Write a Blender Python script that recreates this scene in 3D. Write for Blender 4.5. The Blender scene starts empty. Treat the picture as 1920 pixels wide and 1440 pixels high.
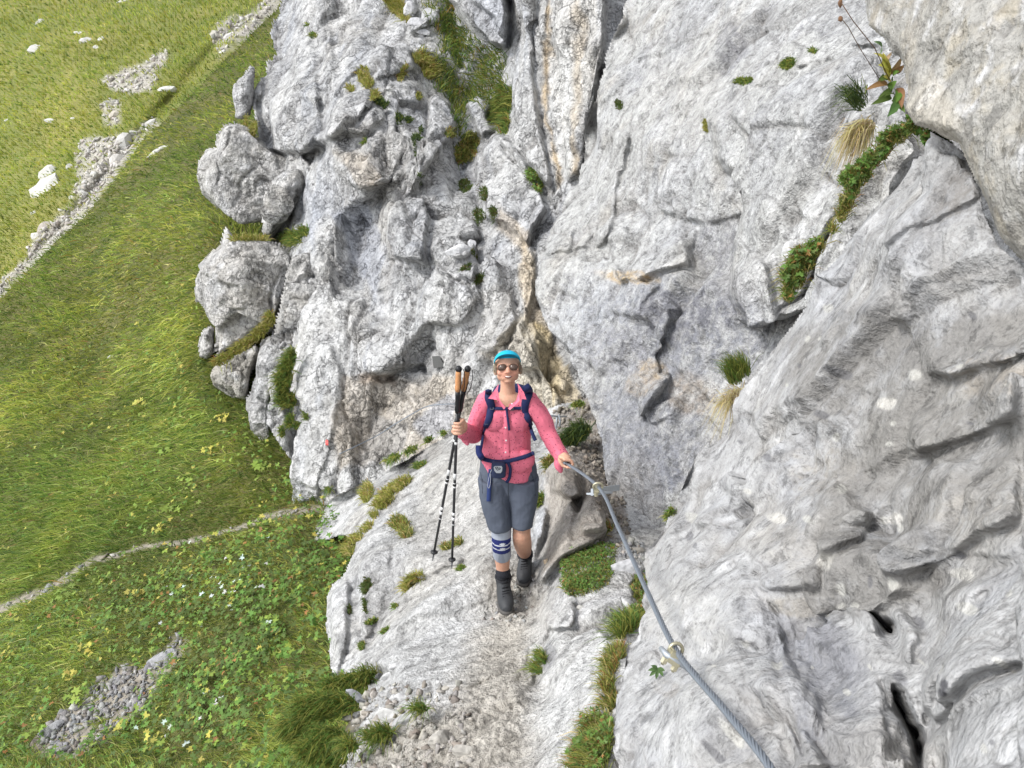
import bpy, bmesh, math, random, time
import numpy as np
from mathutils import Vector, Matrix, Quaternion
from mathutils.geometry import delaunay_2d_cdt
T0 = time.time()
R = math.radians
SC = bpy.context.scene
COL = SC.collection

# ------------------------------------------------------------------ camera, sky, sun, exposure
PITCH = R(18.0)
CAM = np.array([0.0, 0.0, 2.83])
FOC = 1450.0
FW = np.array([0.0, math.cos(PITCH), -math.sin(PITCH)])
UP = np.array([0.0, math.sin(PITCH), math.cos(PITCH)])
RT = np.array([1.0, 0.0, 0.0])
cd = bpy.data.cameras.new("camera"); cam = bpy.data.objects.new("camera", cd); COL.objects.link(cam)
cam.location = CAM; cam.rotation_euler = (math.pi/2 - PITCH, 0, 0)
cd.sensor_width = 36.0; cd.lens = 36.0*FOC/1920.0; cd.clip_start = 0.02; cd.clip_end = 2000
SC.camera = cam
cd.dof.use_dof = True; cd.dof.focus_distance = 4.3; cd.dof.aperture_fstop = 12

SUN_EL, SUN_AZ = R(46), R(-116)          # azimuth clockwise from +Y
SUN_DIR = Vector((math.sin(SUN_AZ)*math.cos(SUN_EL), math.cos(SUN_AZ)*math.cos(SUN_EL), math.sin(SUN_EL)))
world = bpy.data.worlds.new("World"); SC.world = world; world.use_nodes = True
wn = world.node_tree; wn.nodes.clear()
wo = wn.nodes.new("ShaderNodeOutputWorld"); wb = wn.nodes.new("ShaderNodeBackground")
sky = wn.nodes.new("ShaderNodeTexSky"); sky.sky_type = 'NISHITA'; sky.sun_disc = False
sky.sun_elevation = SUN_EL; sky.sun_rotation = SUN_AZ; sky.altitude = 1800
sky.air_density = 1.0; sky.dust_density = 2.5; sky.ozone_density = 1.0
hs = wn.nodes.new("ShaderNodeHueSaturation"); hs.inputs['Saturation'].default_value = 0.22
hs.inputs['Value'].default_value = 1.0
wn.links.new(sky.outputs[0], hs.inputs['Color']); wn.links.new(hs.outputs[0], wb.inputs[0])
wb.inputs[1].default_value = 0.125
wn.links.new(wb.outputs[0], wo.inputs[0])
ld = bpy.data.lights.new("sun", 'SUN'); ld.energy = 1.15; ld.angle = R(15); ld.color = (1.0, 0.97, 0.92)
sun = bpy.data.objects.new("sun", ld); COL.objects.link(sun)
sun.rotation_euler = (-SUN_DIR).to_track_quat('-Z', 'Y').to_euler(); sun.location = (-20, -12, 40)
vs = SC.view_settings
SC.display_settings.display_device = 'sRGB'
vs.view_transform = 'Standard'; vs.look = 'None'; vs.gamma = 1.0; vs.use_curve_mapping = False
vs.exposure = 1.5
SC.cycles.max_bounces = 6; SC.cycles.diffuse_bounces = 3; SC.cycles.glossy_bounces = 2
SC.cycles.transmission_bounces = 3; SC.cycles.transparent_max_bounces = 4
SC.cycles.use_denoising = True

# ------------------------------------------------------------------ helpers
def pt(px, py, d):
    """photo pixel and distance along the view axis -> world point"""
    px, py, d = np.broadcast_arrays(np.asarray(px, float), np.asarray(py, float), np.asarray(d, float))
    u = (px-960)/FOC; v = (720-py)/FOC
    return CAM + d[..., None]*(FW + u[..., None]*RT + v[..., None]*UP)

def topix(P):
    P = np.asarray(P) - CAM
    d = P @ FW
    return 960+FOC*(P @ RT)/d, 720-FOC*(P @ UP)/d, d

_rng = np.random.RandomState(7)
_perm = _rng.permutation(256).astype(np.int32); _perm = np.concatenate([_perm, _perm, _perm])
_g = _rng.normal(size=(256, 3)).astype(np.float32); _g /= np.linalg.norm(_g, axis=1)[:, None]
_rv = _rng.rand(256, 4).astype(np.float32)

def perlin(P):
    P = P.astype(np.float32)
    i = np.floor(P).astype(np.int32); f = P - i; i &= 255
    u = f*f*f*(f*(f*6-15)+10)
    def gr(dx, dy, dz):
        h = _perm[_perm[_perm[(i[..., 0]+dx) & 255]+((i[..., 1]+dy) & 255)]+((i[..., 2]+dz) & 255)]
        g = _g[h]
        return g[..., 0]*(f[..., 0]-dx)+g[..., 1]*(f[..., 1]-dy)+g[..., 2]*(f[..., 2]-dz)
    x00 = gr(0,0,0); x00 += u[..., 0]*(gr(1,0,0)-x00)
    x10 = gr(0,1,0); x10 += u[..., 0]*(gr(1,1,0)-x10)
    x01 = gr(0,0,1); x01 += u[..., 0]*(gr(1,0,1)-x01)
    x11 = gr(0,1,1); x11 += u[..., 0]*(gr(1,1,1)-x11)
    y0 = x00+u[..., 1]*(x10-x00); y1 = x01+u[..., 1]*(x11-x01)
    return 1.5*(y0+u[..., 2]*(y1-y0))

def fbm(P, scale, oct=4, pers=0.5, off=0.0, ridged=False, sp=None):
    """scale = size of the largest feature in metres; result about -1..1"""
    q = P/scale + off; a = 1.0; s = 0; t = 0
    for k in range(oct):
        n = perlin(q)
        if ridged: n = 1-2*np.abs(n)
        if sp is not None: n = n*smooth(scale/2.03**k/sp, 2.0, 5.0)
        s = s+a*n; t += a; a *= pers; q = q*2.03+17.3
    return s/t

def worley(P, scale, off=0.0, both=False):
    """nearest cell: returns F1, F2, vector to the cell centre (in cells) and 4 random numbers of the cell"""
    q = (P/scale+off).astype(np.float32); shp = q.shape[:-1]; q = q.reshape(-1, 3)
    i = np.floor(q-0.5).astype(np.int32); n = len(q)
    f1 = np.full(n, 9, np.float32); f2 = np.full(n, 9, np.float32)
    vec = np.zeros((n, 3), np.float32); cid = np.zeros(n, np.int32); vec2 = np.zeros((n, 3), np.float32); cid2 = np.zeros(n, np.int32)
    for dx in (0, 1):
        for dy in (0, 1):
            for dz in (0, 1):
                j = i+np.array([dx, dy, dz], np.int32); jj = j & 255
                h = _perm[_perm[_perm[jj[:, 0]]+jj[:, 1]]+jj[:, 2]]
                v = q-(j+0.12+0.76*_rv[h, :3]); d = np.sqrt((v*v).sum(1))
                m = d < f1; k = ~m & (d < f2)
                f2[m] = f1[m]; vec2[m] = vec[m]; cid2[m] = cid[m]; f1[m] = d[m]; vec[m] = v[m]; cid[m] = h[m]
                f2[k] = d[k]; vec2[k] = v[k]; cid2[k] = h[k]
    if both: return f1.reshape(shp), f2.reshape(shp), vec.reshape(shp+(3,)), cid.reshape(shp), vec2.reshape(shp+(3,)), cid2.reshape(shp)
    return f1.reshape(shp), f2.reshape(shp), vec.reshape(shp+(3,)), cid.reshape(shp)

def facets(P, scale, off=0.0, warp=0.09, sp=0.0):
    """broken-rock relief: every cell a tilted plane with its own level, joined by short steep steps; second value: 1 on the joints"""
    W = np.stack([fbm(P, scale*1.3, 3, off=off+11*k) for k in range(3)], -1)*warp*scale
    f1, f2, v, c, v2, c2 = worley(P+W, scale, off, True)
    def level(v, c): return (v*_g[(c*7+31) & 255]).sum(-1)*1.25 + (_rv[(c*13+5) & 255, 0]-0.5)*0.55
    h1 = level(v, c); h2 = level(v2, c2); g = f2-f1
    w = np.maximum(0.05, 2.5*sp/scale)
    h = h1+(h2-h1)*0.5*(1-smooth(g/w, 0, 1))
    return h, np.exp(-np.maximum(g, 0)/np.maximum(0.03, 0.9*sp/scale))

def blur(A, r):
    if r < 1: return A
    for ax in (0, 1):
        for _ in range(2):
            pad = [(0, 0)]*A.ndim; pad[ax] = (r+1, r)
            c = np.cumsum(np.pad(A, pad, mode='edge'), axis=ax)
            n = A.shape[ax]
            hi = np.take(c, np.arange(2*r+1, 2*r+1+n), axis=ax); lo = np.take(c, np.arange(0, n), axis=ax)
            A = (hi-lo)/(2*r+1)
    return A

def poly_sd(X, Y, poly):
    """signed distance in pixels to a polygon, positive inside"""
    poly = np.asarray(poly, float); n = len(poly)
    best = np.full(X.shape, 1e9, np.float32); ins = np.zeros(X.shape, bool)
    for k in range(n):
        x0, y0 = poly[k]; x1, y1 = poly[(k+1) % n]
        dx, dy = x1-x0, y1-y0
        t = np.clip(((X-x0)*dx+(Y-y0)*dy)/(dx*dx+dy*dy+1e-9), 0, 1)
        best = np.minimum(best, (X-x0-t*dx)**2+(Y-y0-t*dy)**2)
        if abs(dy) > 1e-9:
            c = (y0 > Y) != (y1 > Y)
            ins ^= c & (X < dx*(Y-y0)/dy+x0)
    return np.where(ins, 1, -1)*np.sqrt(best)

def line_d(X, Y, line):
    """distance to a polyline and the position along it 0..1"""
    best = np.full(X.shape, 1e9, np.float32); tt = np.zeros(X.shape, np.float32); n = len(line)-1
    for k in range(n):
        x0, y0 = line[k][:2]; x1, y1 = line[k+1][:2]; dx, dy = x1-x0, y1-y0
        t = np.clip(((X-x0)*dx+(Y-y0)*dy)/(dx*dx+dy*dy+1e-9), 0, 1)
        d = np.sqrt((X-x0-t*dx)**2+(Y-y0-t*dy)**2)
        m = d < best; best = np.where(m, d, best); tt = np.where(m, (k+t)/n, tt)
    return best, tt

def smooth(x, a, b):
    t = np.clip((x-a)/(b-a), 0, 1); return t*t*(3-2*t)

def set_props(o, label=None, cat=None, group=None, kind=None):
    if label: o['label'] = label
    if cat: o['category'] = cat
    if group: o['group'] = group
    if kind: o['kind'] = kind
    return o

def mesh_obj(name, verts, faces, mat, parent=None, colors=None, smooth_shade=True, **kw):
    me = bpy.data.meshes.new(name)
    verts = np.asarray(verts, np.float32)
    if isinstance(faces, np.ndarray):
        k = faces.shape[1]; nf = len(faces)
        me.vertices.add(len(verts)); me.vertices.foreach_set('co', verts.ravel())
        me.loops.add(nf*k); me.loops.foreach_set('vertex_index', faces.astype(np.int32).ravel())
        me.polygons.add(nf); me.polygons.foreach_set('loop_start', np.arange(0, nf*k, k, dtype=np.int32))
        me.polygons.foreach_set('loop_total', np.full(nf, k, np.int32))
        me.update(calc_edges=True)
    else:
        me.from_pydata([tuple(map(float, v)) for v in verts], [], [tuple(int(i) for i in f) for f in faces])
    if smooth_shade: me.polygons.foreach_set('use_smooth', np.ones(len(me.polygons), bool))
    if colors is not None:
        a = me.color_attributes.new('tint', 'FLOAT_COLOR', 'POINT')
        c = np.ones((len(verts), 4), np.float32); c[:, :3] = colors
        a.data.foreach_set('color', c.ravel())
    if mat: me.materials.append(mat)
    o = bpy.data.objects.new(name, me); COL.objects.link(o)
    if parent: o.parent = parent
    return set_props(o, **kw)

# ------------------------------------------------------------------ materials
def new_mat(name, color=(0.5, 0.5, 0.5), rough=0.6, metal=0.0, spec=0.5):
    m = bpy.data.materials.new(name); m.use_nodes = True
    b = m.node_tree.nodes['Principled BSDF']
    b.inputs['Base Color'].default_value = (*color, 1); b.inputs['Roughness'].default_value = rough
    b.inputs['Metallic'].default_value = metal; b.inputs['Specular IOR Level'].default_value = spec
    return m
def nd(m, t, **kw):
    n = m.node_tree.nodes.new(t)
    for k, v in kw.items(): setattr(n, k, v)
    return n
def lk(m, a, b): m.node_tree.links.new(a, b)

def rock_material(name, fine, bumpd, contrast=0.5, net=1.0):
    """fine: size of the grain in metres"""
    m = new_mat(name, rough=0.88, spec=0.25); b = m.node_tree.nodes['Principled BSDF']
    at = nd(m, 'ShaderNodeAttribute', attribute_name='tint')
    geo = nd(m, 'ShaderNodeNewGeometry')
    n1 = nd(m, 'ShaderNodeTexNoise'); n1.inputs['Scale'].default_value = 1/(fine*5); n1.inputs['Detail'].default_value = 4
    n1.inputs['Roughness'].default_value = 0.68
    n2 = nd(m, 'ShaderNodeTexNoise'); n2.inputs['Scale'].default_value = 1/(fine*1.3); n2.inputs['Detail'].default_value = 1.0
    n2.inputs['Roughness'].default_value = 0.7
    vo = nd(m, 'ShaderNodeTexVoronoi'); vo.inputs['Scale'].default_value = 1/(fine*2.2)
    for n in (n1, n2, vo): lk(m, geo.outputs['Position'], n.inputs['Vector'])
    r1 = nd(m, 'ShaderNodeMapRange'); r1.inputs[1].default_value = 0.3; r1.inputs[2].default_value = 0.7
    r1.inputs[3].default_value = 1-contrast*0.55; r1.inputs[4].default_value = 1+contrast*0.5
    lk(m, n1.outputs['Fac'], r1.inputs[0])
    r2 = nd(m, 'ShaderNodeMapRange'); r2.inputs[1].default_value = 0.30; r2.inputs[2].default_value = 0.52
    r2.inputs[3].default_value = 1-contrast*0.42; r2.inputs[4].default_value = 1.03
    lk(m, n2.outputs['Fac'], r2.inputs[0])
    n3 = nd(m, 'ShaderNodeTexNoise'); n3.inputs['Scale'].default_value = 1/(fine*9); n3.inputs['Detail'].default_value = 5; n3.inputs['Roughness'].default_value = 0.78
    n3.inputs['Distortion'].default_value = 0.0
    lk(m, geo.outputs['Position'], n3.inputs['Vector'])
    r3 = nd(m, 'ShaderNodeMapRange'); r3.inputs[1].default_value = 0.37; r3.inputs[2].default_value = 0.47; r3.inputs[3].default_value = 0.55; r3.inputs[4].default_value = 1.0
    lk(m, n3.outputs['Fac'], r3.inputs[0])
    wv = nd(m, 'ShaderNodeVectorMath', operation='MULTIPLY_ADD'); wv.inputs[1].default_value = (fine*7,)*3
    lk(m, n1.outputs['Color'], wv.inputs[0]); lk(m, geo.outputs['Position'], wv.inputs[2])
    prev = r3.outputs[0]; lines = []
    for sc_, wd_, dk_ in ((fine*2.6, 0.12, 0.5), (fine*11, 0.035, 0.45)):
        dk_ = 1-(1-dk_)*net
        ve = nd(m, 'ShaderNodeTexVoronoi', feature='DISTANCE_TO_EDGE'); ve.inputs['Scale'].default_value = 1/sc_; lk(m, wv.outputs[0], ve.inputs['Vector'])
        gate = nd(m, 'ShaderNodeTexNoise'); gate.inputs['Scale'].default_value = 1/(sc_*3.2); gate.inputs['Detail'].default_value = 3; lk(m, geo.outputs['Position'], gate.inputs['Vector'])
        gr_ = nd(m, 'ShaderNodeMapRange'); gr_.inputs[1].default_value = 0.50; gr_.inputs[2].default_value = 0.64; gr_.inputs[3].default_value = 0.0; gr_.inputs[4].default_value = wd_
        lk(m, gate.outputs['Fac'], gr_.inputs[0])
        dv = nd(m, 'ShaderNodeMapRange'); dv.inputs[1].default_value = 0.0; dv.inputs[3].default_value = dk_; dv.inputs[4].default_value = 1.0
        ad_ = nd(m, 'ShaderNodeMath', operation='ADD'); ad_.inputs[1].default_value = 0.004; lk(m, gr_.outputs[0], ad_.inputs[0])
        lk(m, ve.outputs['Distance'], dv.inputs[0]); lk(m, ad_.outputs[0], dv.inputs[2])
        mm = nd(m, 'ShaderNodeMath', operation='MULTIPLY'); lk(m, prev, mm.inputs[0]); lk(m, dv.outputs[0], mm.inputs[1]); prev = mm.outputs[0]; lines.append(dv.outputs[0])
    mu0 = nd(m, 'ShaderNodeMath', operation='MULTIPLY'); lk(m, r1.outputs[0], mu0.inputs[0]); lk(m, prev, mu0.inputs[1])
    mu = nd(m, 'ShaderNodeMath', operation='MULTIPLY'); lk(m, mu0.outputs[0], mu.inputs[0]); lk(m, r2.outputs[0], mu.inputs[1])
    vm = nd(m, 'ShaderNodeVectorMath', operation='SCALE'); lk(m, at.outputs['Color'], vm.inputs[0]); lk(m, mu.outputs[0], vm.inputs['Scale'])
    lk(m, vm.outputs[0], b.inputs['Base Color'])
    ad = nd(m, 'ShaderNodeMath', operation='MULTIPLY_ADD'); ad.inputs[1].default_value = 0.5
    lk(m, n2.outputs['Fac'], ad.inputs[0]); lk(m, n1.outputs['Fac'], ad.inputs[2])
    ad2 = nd(m, 'ShaderNodeMath', operation='MULTIPLY_ADD'); ad2.inputs[1].default_value = 0.35
    lk(m, vo.outputs['Distance'], ad2.inputs[0]); lk(m, ad.outputs[0], ad2.inputs[2])
    ad3 = nd(m, 'ShaderNodeMath', operation='MULTIPLY_ADD'); ad3.inputs[1].default_value = 1.6
    lk(m, n3.outputs['Fac'], ad3.inputs[0]); lk(m, ad2.outputs[0], ad3.inputs[2])
    for l_ in lines:
        a4 = nd(m, 'ShaderNodeMath', operation='MULTIPLY_ADD'); a4.inputs[1].default_value = 0.5*net; lk(m, l_, a4.inputs[0]); lk(m, ad3.outputs[0], a4.inputs[2]); ad3 = a4
    bp = nd(m, 'ShaderNodeBump'); bp.inputs['Strength'].default_value = 1.0; bp.inputs['Distance'].default_value = bumpd*1.7
    lk(m, ad3.outputs[0], bp.inputs['Height']); lk(m, bp.outputs[0], b.inputs['Normal'])
    return m
M_ROCK_FAR = rock_material('limestone_distant', 0.03, 0.03, 0.6, 1.0)
M_ROCK_MID = rock_material('limestone', 0.012, 0.012, 0.55, 0.55)
M_ROCK_NEAR = rock_material('limestone_close', 0.009, 0.005, 0.32, 0.12)

def tint_material(name, rough=0.7, trans=0.0, noise=0.0, nscale=30.0, spec=0.3):
    m = new_mat(name, rough=rough, spec=spec); b = m.node_tree.nodes['Principled BSDF']
    at = nd(m, 'ShaderNodeAttribute', attribute_name='tint'); src = at.outputs['Color']
    if noise:
        geo = nd(m, 'ShaderNodeNewGeometry'); n1 = nd(m, 'ShaderNodeTexNoise'); n1.inputs['Scale'].default_value = nscale
        n1.inputs['Detail'].default_value = 6; lk(m, geo.outputs['Position'], n1.inputs['Vector'])
        r1 = nd(m, 'ShaderNodeMapRange'); r1.inputs[1].default_value = 0.3; r1.inputs[2].default_value = 0.7
        r1.inputs[3].default_value = 1-noise; r1.inputs[4].default_value = 1+noise
        lk(m, n1.outputs['Fac'], r1.inputs[0])
        vm = nd(m, 'ShaderNodeVectorMath', operation='SCALE'); lk(m, src, vm.inputs[0]); lk(m, r1.outputs[0], vm.inputs['Scale'])
        src = vm.outputs[0]
        bp = nd(m, 'ShaderNodeBump'); bp.inputs['Strength'].default_value = 0.6; bp.inputs['Distance'].default_value = 0.5/nscale
        lk(m, n1.outputs['Fac'], bp.inputs['Height']); lk(m, bp.outputs[0], b.inputs['Normal'])
    lk(m, src, b.inputs['Base Color'])
    if trans:
        tr = nd(m, 'ShaderNodeBsdfTranslucent'); lk(m, src, tr.inputs['Color'])
        mx = nd(m, 'ShaderNodeMixShader'); mx.inputs[0].default_value = trans
        out = m.node_tree.nodes['Material Output']
        lk(m, b.outputs[0], mx.inputs[1]); lk(m, tr.outputs[0], mx.inputs[2]); lk(m, mx.outputs[0], out.inputs['Surface'])
    return m
M_SOIL = tint_material('meadow_soil', rough=0.95, noise=0.35, nscale=9)
M_BLADE = tint_material('grass_blades', rough=0.65, trans=0.3, spec=0.3)
M_STONE = tint_material('loose_stone', rough=0.9, noise=0.25, nscale=40)

# ------------------------------------------------------------------ relief bodies
FRAME_STEP = 2.3
def axis(lo, hi, full, step):
    a = []
    x = lo
    while x < hi:
        a.append(x)
        x += step if -12 <= x < full+12 else step*3.5
    return np.array(a)

class Body:
    """a mass of ground or rock: its outline and depths at survey points, then broken up with real relief"""
    def __init__(s, outline, points, lines=(), step=FRAME_STEP, soften=5, warp=14, seed=0.0, ragged=5, margin=170, coverx=None):
        o = np.array(outline, float)
        lo = np.maximum(o.min(0)-8, [-margin, -margin]); hi = np.minimum(o.max(0)+8, [1920+margin, 1440+margin])
        s.xs = axis(lo[0], hi[0], 1920, step); s.ys = axis(lo[1], hi[1], 1440, step)
        s.X, s.Y = np.meshgrid(s.xs, s.ys); s.step = step; s.seed = seed
        s.outline = outline
        w = s.interp(points, lines, warp)
        s.w = blur(w, soften)
        s.sd = poly_sd(s.X, s.Y, outline)
        P = pt(s.X, s.Y, 1/s.w)
        if ragged:
            s.sd = s.sd + ragged*fbm(P, 0.05*1/np.median(s.w), 4, 0.6, off=seed)
        s.d = 1/s.w
        s.P = P
        s.tone = None
    def interp(s, points, lines, warp):
        pts = [tuple(p) for p in points]; verts = [Vector(p[:2]) for p in pts]; w = [1/p[2] for p in pts]
        vv, ee, ff, ov, _, _ = delaunay_2d_cdt(verts, list(lines), [], 0, 1e-4)
        W = []
        for k, o in enumerate(ov):
            W.append(w[o[0]] if o else None)
        known = [k for k, x in enumerate(W) if x is not None]
        for k, x in enumerate(W):
            if x is None:
                q = min(known, key=lambda j: (vv[j]-vv[k]).length); W[k] = W[q]
        X = s.X+warp*fbm(np.stack([s.X, s.Y, 0*s.X], -1), 130, 4, off=s.seed+3)
        Y = s.Y+warp*fbm(np.stack([s.X, s.Y, 0*s.X], -1), 130, 4, off=s.seed+51)
        out = np.full(X.shape, np.nan)
        for f in ff:
            for k in range(1, len(f)-1):
                a, b, c = vv[f[0]], vv[f[k]], vv[f[k+1]]; wa, wb_, wc = W[f[0]], W[f[k]], W[f[k+1]]
                den = (b.y-c.y)*(a.x-c.x)+(c.x-b.x)*(a.y-c.y)
                if abs(den) < 1e-6: continue
                l1 = ((b.y-c.y)*(X-c.x)+(c.x-b.x)*(Y-c.y))/den; l2 = ((c.y-a.y)*(X-c.x)+(a.x-c.x)*(Y-c.y))/den; l3 = 1-l1-l2
                m = (l1 >= -1e-4) & (l2 >= -1e-4) & (l3 >= -1e-4)
                out[m] = (l1*wa+l2*wb_+l3*wc)[m]
        bad = np.isnan(out)
        if bad.any():                      # outside the surveyed area: nearest survey points
            num = np.zeros(bad.sum()); den = np.zeros(bad.sum())
            for p in pts:
                k = 1/((X[bad]-p[0])**2+(Y[bad]-p[1])**2+30)**2
                num += k/p[2]; den += k
            out[bad] = num/den
        return out
    def plate(s, poly, raise_, soft=7, wedge=None, jag=6):
        """a block standing proud (raise_ metres towards the viewer's side); wedge=(dx,dy): full height on that side, nil on the other"""
        poly = np.array(poly, float)
        x0, y0 = poly.min(0)-40; x1, y1 = poly.max(0)+40
        iy = (s.ys > y0) & (s.ys < y1); ix = (s.xs > x0) & (s.xs < x1)
        if not iy.any() or not ix.any(): return
        sl = np.ix_(iy, ix); X, Y = s.X[sl], s.Y[sl]
        q = np.stack([X, Y, 0*X], -1)
        sd = poly_sd(X, Y, poly)+jag*fbm(q, 40, 4, 0.6, off=s.seed+poly[0, 0]*0.01)
        h = smooth(sd, 0, soft)*raise_
        if wedge:
            t = X*wedge[0]+Y*wedge[1]; tp = poly @ np.array(wedge, float)
            h = h*np.clip((t-tp.min())/(tp.max()-tp.min()), 0, 1)
        s.d[sl] -= h
    def crack(s, line, width=3, depth=0.15, jag=8):
        line = np.array(line, float)
        x0, y0 = line[:, :2].min(0)-30; x1, y1 = line[:, :2].max(0)+30
        iy = (s.ys > y0) & (s.ys < y1); ix = (s.xs > x0) & (s.xs < x1)
        if not iy.any() or not ix.any(): return
        sl = np.ix_(iy, ix); X, Y = s.X[sl].copy(), s.Y[sl].copy()
        q = np.stack([X, Y, 0*X], -1)
        X += jag*fbm(q, 30, 4, 0.6, off=s.seed+line[0, 0]*0.013); Y += jag*fbm(q, 30, 4, 0.6, off=s.seed+9+line[0, 1]*0.013)
        d, t = line_d(X, Y, line)
        w = width*0.62*(0.25+0.75*np.sin(np.pi*np.clip(t, 0.03, 0.97)))*np.clip(0.75+0.9*fbm(q, 26, 3, off=5), 0.12, 1.6)
        k = max(1, len(line)-1); x0, y0 = line[0]; x1, y1 = line[-1]
        sgn = np.tanh(((X-x0)*(y1-y0)-(Y-y0)*(x1-x0))/(math.hypot(x1-x0, y1-y0)+1)/(width+1))
        s.d[sl] += depth*0.8*1.4*np.exp(-(d/np.maximum(w, 0.7))**2)*np.clip(0.75+0.8*fbm(q, 34, 2, off=9), 0.15, 1.2)
        s.d[sl] -= sgn*0.22*depth*np.exp(-d/(width*4))*np.sin(np.pi*np.clip(t, 0, 1))
    def edge_round(s, px, depth):
        t = np.clip(s.sd/px, 0, 1)
        s.d = s.d+depth*(1-np.sqrt(np.clip(1-(1-t)**2, 0, 1)))
    def relief(s, layers, fine, grain=None, seed=0.0, pre=1):
        """layers: (kind, size m, height m[, groove m]); fine: smallest octave amp"""
        s.d = blur(s.d, pre)
        P = pt(s.X, s.Y, s.d)
        db = blur(s.d, 13); gx = np.gradient(pt(s.X, s.Y, db), axis=1); gy = np.gradient(pt(s.X, s.Y, db), axis=0)
        N = np.cross(gx, gy); N /= np.linalg.norm(N, axis=-1)[..., None]+1e-9
        V = P-CAM
        N = -N; fc = -(N*V).sum(-1)/np.linalg.norm(V, axis=-1); fc = blur(np.clip(fc, 0, 1), 2)
        # keep the push within reach of the view where the surface lies edge-on
        Q = P
        if grain is not None:
            D = np.array(grain[0], float); D /= np.linalg.norm(D)
            Q = P-(P @ D)[..., None]*D*(1-1/grain[1])
        s.Q = Q; sp = np.maximum(np.linalg.norm(gx, axis=-1), np.linalg.norm(gy, axis=-1)); dd_ = blur(s.d, 2); sp2 = np.hypot(np.gradient(dd_, axis=0), np.gradient(dd_, axis=1)); sp = blur(np.maximum(sp, sp2), 2)
        h = 0; s.joint = 0; s.cav = 0
        for L in layers:
            if L[0] == 'facet':
                a, j = facets(Q, L[1], off=seed+L[1], sp=sp); wt = smooth(L[1]/sp, 3, 9); j = j*wt; h = h+L[2]*a*wt-L[3]*j; s.joint = np.maximum(s.joint, j*(L[3] > 0))
            elif L[0] == 'ridge':
                a = fbm(Q, L[1], 5, 0.5, off=seed+2, ridged=True, sp=sp); h = h+L[2]*a
            else:
                a = fbm(Q, L[1], L[3] if len(L) > 3 else 5, 0.66, off=seed+5, sp=sp); h = h+L[2]*a
        h = h*(0.12+0.88*smooth(fc, 0.08, 0.5)); s.h = h
        s.P = P+N*h[..., None]; s.N = N
        lo = blur(h, 4); s.cav = h-lo
    def finish(s, name, mat, tint, thick=0.5, **kw):
        s.tint = tint
        inside = s.sd > 0
        ny, nx = s.X.shape
        idx = np.arange(ny*nx).reshape(ny, nx)
        ok = inside[:-1, :-1] & inside[1:, :-1] & inside[:-1, 1:] & inside[1:, 1:]
        f = np.stack([idx[:-1, :-1], idx[1:, :-1], idx[1:, 1:], idx[:-1, 1:]], -1)[ok]
        used = np.zeros(ny*nx, bool); used[f.ravel()] = True
        remap = np.cumsum(used)-1
        V = s.P.reshape(-1, 3)[used]; Cc = tint.reshape(-1, 3)[used]; f = remap[f]
        if thick:
            e = np.concatenate([f[:, [0, 1]], f[:, [1, 2]], f[:, [2, 3]], f[:, [3, 0]]])
            key = np.sort(e, axis=1); k = key[:, 0].astype(np.int64)*len(V)+key[:, 1]
            u, inv, cnt = np.unique(k, return_inverse=True, return_counts=True)
            be = e[cnt[inv] == 1]
            bv = np.unique(be); mp = -np.ones(len(V), int); mp[bv] = np.arange(len(bv))+len(V)
            dirs = V[bv]-CAM; dirs /= np.linalg.norm(dirs, axis=1)[:, None]
            V2 = V[bv]+dirs*thick
            f2 = np.stack([be[:, 1], be[:, 0], mp[be[:, 0]], mp[be[:, 1]]], -1)
            V = np.concatenate([V, V2]); Cc = np.concatenate([Cc, Cc[bv]]); f = np.concatenate([f, f2])
        s.obj = mesh_obj(name, V, f, mat, colors=Cc, smooth_shade=mat in (M_SOIL, M_ROCK_NEAR), **kw)
        print(name, len(V), round(time.time()-T0, 1))
        return s.obj
    def at(s, px, py):
        """surface point(s) and normal(s) seen at a photo pixel"""
        px = np.atleast_1d(np.asarray(px, float)); py = np.atleast_1d(np.asarray(py, float))
        i = np.clip(np.searchsorted(s.xs, px)-1, 0, len(s.xs)-2); j = np.clip(np.searchsorted(s.ys, py)-1, 0, len(s.ys)-2)
        return s.P[j, i], s.N[j, i], s.sd[j, i], s.tint[j, i]

def region(B, poly, soft=14, jag=14):
    q = np.stack([B.X, B.Y, 0*B.X], -1)
    return smooth(poly_sd(B.X, B.Y, poly)+jag*fbm(q, 60, 5, 0.65, off=poly[0][0]*0.01), -soft, soft)
def mottle(B, size=0.07):
    if not hasattr(B, 'mot'): B.mot = 0.35+0.9*smooth(fbm(B.P, size, 4, 0.75, off=77), -0.22, 0.25)
    return B.mot
def blob(B, x, y, rx, ry, ang=0, jag=0.5):
    q = np.stack([B.X, B.Y, 0*B.X], -1)
    a = R(ang); dx, dy = B.X-x, B.Y-y
    u = (dx*math.cos(a)+dy*math.sin(a))/rx; v = (-dx*math.sin(a)+dy*math.cos(a))/ry
    return smooth(1-np.sqrt(u*u+v*v)+jag*fbm(q, 35, 5, 0.7, off=x*0.013), -0.15, 0.35)
def mixc(c, col, m):
    return c+(np.asarray(col)-c)*m[..., None]

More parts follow.
